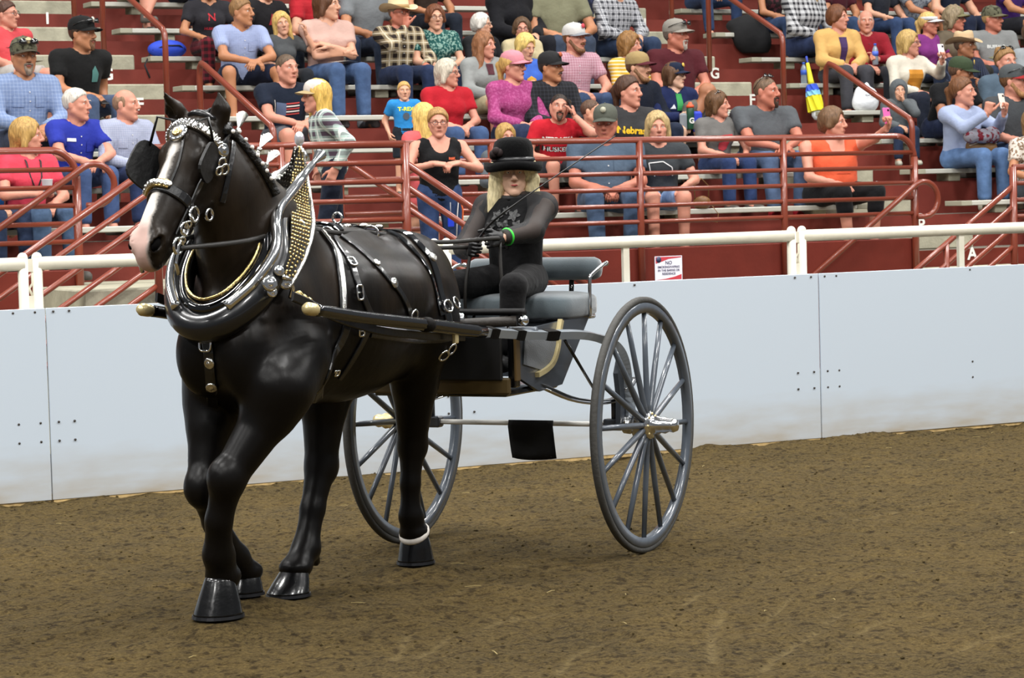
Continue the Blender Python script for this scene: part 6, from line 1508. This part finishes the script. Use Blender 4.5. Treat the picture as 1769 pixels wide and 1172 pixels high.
for y in (-.33,-.1,.15,.33): cp([(.82,y,1.07), (.78,y,1.19)], .008, 'dash_stay', CHROME, 6)
MB().prism([(.29,1.115),(.02,1.115),(.27,.86),(.30,.86)], -.33, .33, 1).build('seat_box', GREYD, CART); MB().box((.10,0,1.125), (.42,.72,.02), bev=.006).build('seat_board', GLOSS, CART)
def cushion(c, r, p, name, ax=None):
    """rounded block cushion"""
    m = MB(); n, k = 28, 16; V = []
    for i in range(k+1):
        ph = -math.pi/2+math.pi*i/k
        for j in range(n):
            th = 2*math.pi*j/n; f = lambda v: math.copysign(abs(v)**p, v)
            V.append((c[0]+r[0]*f(math.cos(ph))*f(math.cos(th)), c[1]+r[1]*f(math.cos(ph))*f(math.sin(th)), c[2]+r[2]*f(math.sin(ph))))
    m.add(V, [(i*n+j, i*n+(j+1) % n, (i+1)*n+(j+1) % n, (i+1)*n+j) for i in range(k) for j in range(n)], True); return m.build(name, VELV, CART)
cushion((.07,0,1.18), (.25,.385,.07), .42, 'seat_cushion')
b_ = MB(); b_.tube([(-.19,-.355,1.352),(-.19,-.345,1.352),(-.19,-.32,1.352),(-.19,0,1.352),(-.19,.32,1.352),(-.19,.345,1.352),(-.19,.355,1.352)], [.02,.045,.056,.058,.056,.045,.02], 18); b_.build('back_cushion', VELV, CART)
# splinter bar with its chrome ends, across the shafts
cp([(.74,-.44,1.10), (.74,.44,1.10)], .022, 'cross_bar', GREY, 10); cp([(.98,-.12,1.135), (.80,.37,1.15)], .024, 'singletree', mat('#2b2621', .55, bump=.3, bscale=50), 10)
MB().ball((.79,.40,1.152), .026, 12, 8).build('singletree_knob', CHROME, CART); MB().lathe([(.02,0),(.024,.01),(.018,.05),(.001,.052)], 12, (.885,.13,1.14)).build('bar_bolt', CHROME, CART)
cp([(.98,.0,1.14), (.98,.0,1.06)], .014, 'bar_pin', CHROME, 8)
# black cloth hung from the axle
def hung_cloth():
    m = MB(); N, M_ = 9, 7; V = []
    tl_, tr_, bl_, br_ = at_l(871,724,.0), at_l(947,727,.0), at_l(886,790,.0), at_l(955,791,.0)
    l0, l1 = .168, -.070
    for k in (0, 1):
        for i in range(N):
            for j in range(M_):
                u, v = i/(N-1), j/(M_-1); s_ = .02+.012*math.sin(u*7+v*2)*v; V.append((s_*(1)-.006*k+.01*v, l0+(l1-l0)*u+.030*v+(.008 if j == 0 and i % 8 == 0 else 0), WZ+.016-.182*v-.012*math.sin(u*3.1)*v))
    F_ = []
    for k in (0, 1):
        for i in range(N-1):
            for j in range(M_-1): a = k*N*M_+i*M_+j; F_.append((a, a+M_, a+M_+1, a+1))
    for i in range(N-1):
        for j in (0, M_-1): a = i*M_+j; F_.append((a, a+M_, a+M_+N*M_, a+N*M_))
    for j in range(M_-1):
        for i in (0, N-1): a = i*M_+j; F_.append((a, a+1, a+1+N*M_, a+N*M_))
    o = m.add(V, F_, True).build('axle_cloth', mat('#0a0a0a', .9, bump=.3, bscale=50), None); o.matrix_world = CARTM.copy(); tag(o, 'plain black cloth square hanging from the cart axle', 'cloth')
hung_cloth()

# ------------------------------------------------------------------ the driver
BLACKC = ('#101012',); bdrv = math.atan2(HV[0], -HV[1])
dl, ds = .03, .08
dp = cw((ds, dl, 0)); hd = at_l(905, 300, dl); DS = (hd[2]-1.235)/(.08+.64*.92)
DM = Matrix.Translation((dp[0], dp[1], 1.235-.0*DS)) @ Matrix.Rotation(bdrv, 4, 'Z')
def drv_local(px, py, l): q = cw(at_l(px, py, l)); v = DM.inverted() @ Vector(q); return tuple(np.array(v)/DS)
DRV = person('woman driver in black felt hat and gloves with long fair curls, seated on the cart', DM, sc=DS, top=('sleeveless','#08080a'), bottom=('pants','#070608'), hair=('wavy','#d6c79c'), skin='pale', knees=1.35, face=math.radians(27), nod=.05,
    arms=((drv_local(868,411,.16), (-.35,-1,-.15), 'grip', (.9,.5,-.6)), (drv_local(818,427,-.04), (.25,-1,-.1), 'grip', (-.9,.5,-.6))), lean=-.02, female=True, neck='crew', lips='#b4474a', shoes='#0c0c0c', gloves='#0b0b0d', leggings='#0c0b0d', res=.7, w=1.0, legs='wide')
def driver_extra():
    e = DRV['root']; T = DRV['T']; S = DRV['S']; HM = DRV['HM']
    # sheer sleeves over the arms: thin black net
    m, nt, b = new_mat('sheer_net'); b.inputs['Base Color'].default_value = (.006,.006,.007,1); b.inputs['Roughness'].default_value = .7; b.inputs['Alpha'].default_value = .82
    body = next(o for o in e.children if o.name.startswith('body')); 
    for s in (-1, 1):
        w = DRV['wrist'][s]; sh = T((s*.165, 0, .515)); el = DRV['elbow'][s]
        F = Field.grid(np.minimum(np.minimum(w, sh), el)-.1, np.maximum(np.maximum(w, sh), el)+.1, .012); F.cone(sh, el, .064, .055, 0); F.ell(sh, (.070,.068,.068), .03); F.cone(T((s*.05,0,.545)), sh, .058, .064, .03); F.cone(el, w, .055, .036, .02, clip=(w, unit(w-el)))
        v, q = F.mesh(); link('sheer_sleeve', mesh_np('sheer_sleeve', v, q, True, [m]), e)
    # hat: high felt crown, rolled brim
    h = MB(); n = 36; V = []; prof = [(1.05,.02),(1.4,.0),(1.68,-.008),(1.84,.010),(1.84,.040),(1.62,.028),(1.3,.022),(1.22,.035),(1.27,.07),(1.27,.11),(1.15,.145),(.9,.162),(.5,.170),(.02,.172)]
    for f, z in prof:
        for k in range(n): a = 2*math.pi*k/n; V.append((.083*f*math.cos(a), .1*f*math.sin(a)*.98+.012, z+.004*math.sin(3*a)*(f > 1.3)))
    h.add(V, [(i*n+k, i*n+(k+1) % n, (i+1)*n+(k+1) % n, (i+1)*n+k) for i in range(len(prof)-1) for k in range(n)], True)
    felt = mat('#070708', .95, bump=.25, bscale=90, sheen=.05, spec=.1); o = h.build('hat', felt, e); o.matrix_local = HM @ m4(xrot(-.06), (0,.006,.020), 1.06)
    bd = MB(); bd.tube([(.103*math.cos(a), .123*math.sin(a)+.012, .048) for a in np.linspace(0, 2*math.pi, 28, endpoint=False)], .012, 6, closed=True, flat=1.5); q = bd.build('hat_band', mat('#0d0d10', .4), o)
    bw = MB(); 
    for k in range(7): a = k*.9; bw.ball((-.085+.02*math.cos(a), -.075+.016*math.sin(a), .085+.012*math.sin(a*1.7)), (.022,.016,.022), 8, 6)
    bw.build('hat_flower', mat('#1c0a0a', .8), o)
    # green wristband, lace trim and high collar
    w = DRV['wrist'][1]; el = DRV['elbow'][1]; d = unit(w-el); x = unit(np.cross(d, [0,0,1])); y = np.cross(d, x)
    MB().tube([w-d*.035+(x*math.cos(a)+y*math.sin(a))*.035 for a in np.linspace(0, 2*math.pi, 20, endpoint=False)], .008, 6, closed=True, up=None).build('wristband', mat('#35d43a', .5), e)
    cn_ = T((0,.0,.60)); MB().tube([cn_+np.array([.060*math.cos(a), .060*math.sin(a)-.0, -.012+.01*math.sin(a)]) for a in np.linspace(0, 2*math.pi, 20, endpoint=False)], .014, 8, closed=True).build('collar', mat('#0d0d0f', .7), e)
    lace = mat('#060607', .35, bump=.8, bscale=50)
    for (x0, z0, r) in ((0,.50,.02),(.05,.47,.03),(-.05,.47,.03),(.08,.41,.026),(-.08,.41,.026),(0,.40,.04),(.05,.34,.03),(-.05,.34,.03),(0,.30,.024)):
        ppatch(DRV, [(r*(1+.3*math.cos(5*a))*math.cos(a), r*(1+.3*math.cos(5*a))*math.sin(a)) for a in np.linspace(0, 6.28, 20, endpoint=False)], (x0, z0), lace, 'lace_motif')
    ear = np.array([.078,.0,-.03]); o = MB().ball((.0,.0,0), .007, 8, 6).build('earring', CHROME, e); o.matrix_local = HM @ m4(np.eye(3), ear)
driver_extra()
HANDW = {s: np.array(CARTM.inverted() @ (DM @ Vector(DRV['wrist'][s]))) for s in (-1, 1)}
# reins: from the bit through the hame and pad terrets back to the gloved hands
RE = empty('reins', mtx=CARTM.copy(), label='long black leather reins running from the bit to the driver', cat='reins')
for sg in (1, -1):
    bt = hf(.575, sg*.09, -.07); t1 = at_l(512,393,L0+.17); t1 = np.array([t1[0], L0+sg*(t1[1]-L0), t1[2]]); t2 = at_l(640,402,L0+.07); t2 = np.array([t2[0], L0+sg*(t2[1]-L0), t2[2]])
    hnd = HANDW[1 if sg > 0 else -1]+np.array([.06,0,.0])
    mid = (bt+t1)/2+np.array([0,0,-.012]); mid[1] = bt[1]*.35+t1[1]*.65+sg*.02
    pts = spline([bt, mid, t1, (t1+t2)/2+np.array([0,0,-.01]), t2, (t2+hnd)/2+np.array([0,0,-.03]), hnd, hnd+np.array([-.06,0,-.02])], 6)
    MB().tube(pts, .010, 6, up=(0, 1, .2), flat=.35).build('rein', mat('#16130f', .5), RE)
    ring(t1, (1,.2*sg,0), .034, .006, HARN)
    MB().tube(spline([hnd+np.array([-.03,0,-.02]), hnd+np.array([.0,.02*sg,-.2]), hnd+np.array([-.02,.03*sg,-.38])], 5), .009, 6, flat=.4).build('rein_end', mat('#16130f', .5), RE)
WH = empty('whip', mtx=CARTM.copy(), label='thin black driving whip held in the gloved hand, slanting up past the hat', cat='whip')
w0 = HANDW[-1]+np.array([.02,.02,.02]); w1 = at_l(1063,235,.62); wm = at_l(872,366,.26)
MB().tube(spline([w0+(w0-wm)*.35, w0, wm, w1], 6), [.009]*7+[.0055]*6+[.003]*6, 8).build('whip_stick', mat('#0b0a0a', .4), WH)
MB().tube([w0+(w0-wm)*.36, w0+(wm-w0)*.1], .013, 8).build('whip_grip', mat('#1b1512', .6), WH)
# ------------------------------------------------------------------ things the spectators hold or have set down
def hand_world(P, i): return np.array(P['M'] @ Vector(P['hands'][i][0].mean(0)))
def phone(P, i, label, col, off=(0,0,.05), yaw=0.0, tilt=-.25):
    c = hand_world(P, i)+np.array(off); b = math.atan2(P['M'][1][0], P['M'][0][0])+yaw
    e = empty('phone', mtx=Matrix.Translation(c) @ Matrix.Rotation(b, 4, 'Z') @ Matrix.Rotation(tilt, 4, 'X'), label=label, cat='phone')
    MB().box((0,0,0), (.075,.011,.15), bev=.004).build('case', mat(col, .35), e); MB().box((0,.0065,0), (.066,.002,.138)).build('screen', mat('#0b0d12', .1), e)
    MB().box((.018,-.0065,.05), (.02,.003,.02), bev=.001).build('lens', mat('#17181c', .1), e)
phone(PP['tankor'], 0, 'pink phone held out at arm length by the woman in the orange tank', '#d9549a')
phone(PP['raglan'], 0, 'white phone held up by the woman in the mustard top', '#e9dfe0')
phone(PP['lightb'], 0, 'phone held in both hands by the woman in pale blue', '#e6d8cc', off=(-.02,0,.06))
phone(PP['husker'], 0, 'black phone held to the ear of the man in the red tee', '#15161a', off=(0,.0,.03), yaw=1.2)
phone(PP['black'], 1, 'black phone in the hand of the man in the black tee', '#101114', off=(.02,-.04,-.02), tilt=-1.2)
def bottle(base, h, label, body='#b9cbd8', cap='#2a53b8', lab='#3b62c9', r=.032):
    e = empty('water_bottle', loc=tuple(base), label=label, cat='bottle'); k = h/.22
    g, nt, b = new_mat('bottle_plastic'); b.inputs['Base Color'].default_value = c4(body); b.inputs['Roughness'].default_value = .1; b.inputs['Transmission Weight'].default_value = .6
    MB().lathe([(r*.8,0),(r,.012),(r,.06),(r*.93,.075),(r,.09),(r,.15*k),(r*.75,.175*k),(r*.42,.195*k),(r*.40,.205*k)], 18).build('flask', g, e)
    MB().lathe([(r*.48,.203*k),(r*.48,.222*k),(r*.3,.224*k)], 14).build('cap', mat(cap, .4), e); MB().lathe([(r*1.02,.092),(r*1.02,.142*k)], 18).build('label', mat(lab, .5), e)
    return e
def on_bench(px, k, py=100): P = at_y(px, py, yk(k)+.04); return np.array([P[0], yk(k)+.04, zk(k)+.12])
bottle(on_bench(1389, 5, 148), .22, 'clear water bottle with a blue cap standing on the bench')
hb_ = hand_world(PP['oldred'], 0); bottle(hb_+np.array([0,-.02,-.08]), .22, 'water bottle held by the older man in dark red', lab='#4a6ad0')
gb = hand_world(PP['navyj'], 0); e = empty('sports_bottle', loc=tuple(gb+np.array([0,-.05,-.02])), label='dark green sports bottle with an orange cap and white letter G', cat='bottle')
MB().lathe([(.034,0),(.038,.01),(.037,.08),(.033,.10),(.037,.12),(.036,.19),(.03,.205)], 18).build('flask', mat('#1f4a35', .4), e); MB().lathe([(.036,.203),(.037,.225),(.02,.235),(.014,.255),(.001,.256)], 16).build('cap', mat('#e0562c', .45), e)
me = text_mesh('G', .07, bold=.003); me.materials.append(WHITE); o = link('letter_mark', me, e); o.location = (-.008,-.0385,.08); o.rotation_euler = (math.pi/2, 0, -.25)
bx_ = gb+np.array([.07,-.06,.0]); e = empty('pouch', loc=tuple(bx_), label='bright blue and grey pouch beside the green sports bottle', cat='bag')
MB().box((0,0,.05), (.10,.05,.20), bev=.02).build('pouch_body', mat('#2b3fc0', .6), e); MB().box((-.14,.02,.05), (.08,.05,.17), bev=.02).build('side_pocket', mat('#7f858b', .7), e)
# cup held by the woman with the lanyard
c = hand_world(PP['lan'], 1); e = empty('cup', loc=tuple(c+np.array([0,-.03,-.02])), label='pale plastic cup held by the woman in the coral polo', cat='cup')
MB().lathe([(.030,0),(.032,.005),(.043,.11),(.046,.114),(.041,.114),(.030,.012)], 18).build('cup_wall', mat('#dcd8dc', .4), e)
me = MB(); T = PP['lan']['T']
for s in (-1, 1): me.tube([T((s*.055,.02,.60)), T((s*.06,-.10,.54)), T((s*.045,-.145,.42)), T((.0,-.16,.30))], .007, 6, flat=.4)
me.build('lanyard', mat('#16161a', .6), PP['lan']['root'])
# closed umbrella leaning on the bench
tp, bt = at_y(1393, 98, yk(5)-.10), at_y(1413, 208, yk(5)-.24); ax = bt-tp; L_ = np.linalg.norm(ax); z = -unit(ax); x = unit(np.cross(z, [0,1,0])); R = np.array([x, np.cross(z, x), z]).T
e = empty('umbrella', mtx=m4(R, bt), label='furled yellow and blue umbrella leaning on the bench by the aisle', cat='umbrella')
pr = [(.012,L_),(.016,L_*.90)]
MB().lathe([(.007,L_*.86),(.010,L_*.9),(.012,L_*1.0),(.004,L_*1.01)], 12).build('ferrule', mat('#2b45b0', .5), e)
MB().lathe([(.016,L_*.90),(.022,L_*.80),(.030,L_*.62),(.034,L_*.56)], 14).build('shaft_sleeve', mat('#e6dc2c', .6), e)
def folds(z0, z1, r0, r1, col, nm):
    V = []; n = 24
    for i in range(7):
        t = i/6; r = r0+(r1-r0)*t
        for k in range(n): a = 2*math.pi*k/n; rr = r*(1+.22*(k % 3 == 0)); V.append((rr*math.cos(a+t*.4), rr*math.sin(a+t*.4), z0+(z1-z0)*t))
    MB().add(V, [(i*n+k, i*n+(k+1) % n, (i+1)*n+(k+1) % n, (i+1)*n+k) for i in range(6) for k in range(n)]+[tuple(range(n)), tuple(6*n+k for k in range(n))]).build(nm, mat(col, .7, bump=.2, bscale=30), e)
folds(L_*.56, L_*.46, .045, .06, '#2c4fc4', 'canopy_band'); folds(L_*.46, L_*.38, .06, .066, '#7fc0e6', 'canopy_band'); folds(L_*.38, L_*.14, .066, .072, '#e3d81f', 'canopy')
MB().lathe([(.05,L_*.16),(.055,L_*.08),(.035,L_*.02),(.001,0)], 14).build('handle', mat('#d9dde0', .5), e)
def blob(name, lbl, cat, c, parts, m, h=.014, extra=None):
    e = empty(name, loc=tuple(c), label=lbl, cat=cat); F = Field.grid((-.4,-.3,-.05), (.4,.3,.45), h)
    for p in parts: F.ell(*p)
    F.cut((0,0,0), (0,0,-1)); v, q = F.mesh(); link(name+'_body', mesh_np(name, v, q, True, [m]), e); return e
b = on_bench(1493, 4, 185); e = blob('plastic_bag', 'crumpled white plastic carrier bag on the bench below the yellow jacket', 'bag', b+np.array([0,-.02,0]), [((0,0,.08), (.15,.10,.11), 0), ((.05,0,.15), (.09,.07,.09), .05), ((-.05,.02,.17), (.06,.05,.08), .05), ((.02,0,.24), (.03,.03,.05), .03)], mat('#dfe2e6', .4, bump=1.0, bscale=18))
me = text_mesh('BEACON', .028, bold=.001); me.materials.append(mat('#2a2f3a', .7)); o = link('printed_word', me, e); o.location = (-.02,-.112,.15); o.rotation_euler = (math.pi/2-.3, 0, 0)
b = on_bench(289, 6, 100); e = blob('backpack', 'bright blue backpack lying on the bench behind the left aisle handrail', 'bag', b+np.array([.0,0,0]), [((0,0,.07), (.19,.11,.09), 0), ((.05,-.05,.08), (.10,.07,.06), .03)], mat('#2647c4', .7, bump=.4, bscale=20))
MB().tube([(-.16,-.05,.06),(-.05,-.12,.10),(.08,-.13,.10),(.16,-.06,.06)], .007, 6).build('zip_trim', mat('#12151f', .6), e); MB().tube([(-.17,0,.03),(-.24,-.04,-.08),(-.2,-.06,-.2)], .010, 6, flat=.4).build('strap', mat('#15171d', .7), e)
b = on_bench(1203, 1, 352); e = blob('handbag', 'small brown handbag with a looped strap on the front bench', 'bag', b+np.array([.02,-.06,.0]), [((0,0,.05), (.09,.06,.06), 0), ((0,-.02,.06), (.06,.05,.05), .02)], mat('#7a5226', .5, bump=.3, bscale=30), .01)
MB().tube([(-.07,0,.09),(-.09,-.02,.2),(-.02,-.03,.27),(.06,-.02,.2),(.07,0,.09)], .008, 6, flat=.5).build('strap', mat('#8a6232', .5), e); MB().tube([(.06,-.05,.04),(.12,-.08,-.05),(.10,-.09,-.12),(.02,-.09,-.1)], .007, 6, flat=.5).build('strap', mat('#8a6232', .5), e)
T = PP['lightb']['T']; c = np.array(PP['lightb']['M'] @ Vector(T((.02,-.26,.15))))
e = blob('handbag', 'soft tan brown handbag on the lap of the woman in pale blue', 'bag', c, [((0,0,.07), (.17,.09,.09), 0), ((.07,-.03,.05), (.09,.07,.06), .04), ((-.1,.0,.1), (.06,.05,.04), .03)], mat('#6e4f2a', .55, bump=.5, bscale=16))
MB().tube([(-.16,-.03,.09),(-.06,-.10,.13),(.06,-.10,.14),(.16,-.03,.10)], .012, 6, flat=.5).build('flap_edge', mat('#d9cfb9', .7), e)
c = np.array(PP['lightb']['M'] @ Vector(T((-.03,-.30,.34))))
blob('scarf', 'gathered wine and cream patterned scarf over the arms of the woman in pale blue', 'scarf', c-np.array([0,0,.08]), [((-.12,0,.08), (.09,.07,.08), 0), ((0,-.02,.07), (.10,.07,.075), .02), ((.12,0,.08), (.09,.07,.085), .02)], cloth('#8f8d98', 'floral', '#6e1f2c', None, .045))
# folded programme on the lap of the woman in pale pink
T = PP['pink']['T']; e = empty('programme', mtx=PP['pink']['M'] @ Matrix.Translation(T((.02,-.27,.225))) @ Matrix.Rotation(.3, 4, 'Z'), label='white folded programme on the lap of the woman in pale pink', cat='paper')
MB().add([(-.12,-.09,0),(.0,-.09,.012),(.0,.09,.012),(-.12,.09,0),(.12,-.09,.002),(.12,.09,.002)], [(0,1,2,3),(1,4,5,2)]).build('sheet', mat('#e4ddd2', .8), e)
MB().box((-.05,0,.012), (.08,.02,.002)).build('printed_band', mat('#8a6a5c', .8), e)
# walking stick
a, b = at_y(322, -20, yk(8)-.30), at_y(343, 44, yk(8)-.42); e = empty('walking_stick', loc=(0,0,0), label='pale walking stick held beside the dark jeans at the top left', cat='stick')
MB().tube([a, b], .010, 8).build('stick', mat('#b89a5c', .5), e); MB().tube([b+(b-a)*-.01, b+(b-a)*.05], .015, 8).build('rubber_tip', mat('#2b2622', .8), e)
# things hanging from the belt of the woman on the stairs
T = PP['tankb']['T']; M = PP['tankb']['M']; e = empty('badge_holder', mtx=M @ Matrix.Translation(T((.06,-.14,-.06))), label='blue badge on a cord hanging from the jeans of the woman in black', cat='badge')
MB().box((0,0,-.09), (.05,.012,.10), bev=.006).build('badge', mat('#2440c8', .3), e); MB().tube([(0,0,-.04),(0,.0,.05)], .003, 6).build('cord', mat('#c9c9cc', .4), e)
e = empty('ribbon', mtx=M @ Matrix.Translation(T((.15,-.10,-.02))), label='orange and white ribbon hanging from the belt of the woman in black', cat='ribbon')
MB().tube([(0,0,.06),(.02,-.02,-.05),(.01,-.02,-.2),(-.01,-.02,-.33)], .018, 6, flat=.25).build('orange_ribbon', mat('#e2672c', .6), e); MB().tube([(-.01,-.01,.04),(-.03,-.03,-.1),(-.04,-.03,-.28)], .014, 6, flat=.25).build('white_ribbon', mat('#dfdcd8', .6), e)
# dark coat over the bench end in the right block
b = on_bench(1288, 7, 25); blob('coat', 'black coat draped over the bench beside the blue jeans at top right', 'coat', b+np.array([0,0,-.22]), [((0,-.08,.2), (.22,.12,.22), 0), ((.12,-.1,.12), (.12,.12,.16), .05), ((0,0,.3), (.24,.14,.1), .05)], mat('#101013', .85, bump=.8, bscale=10))
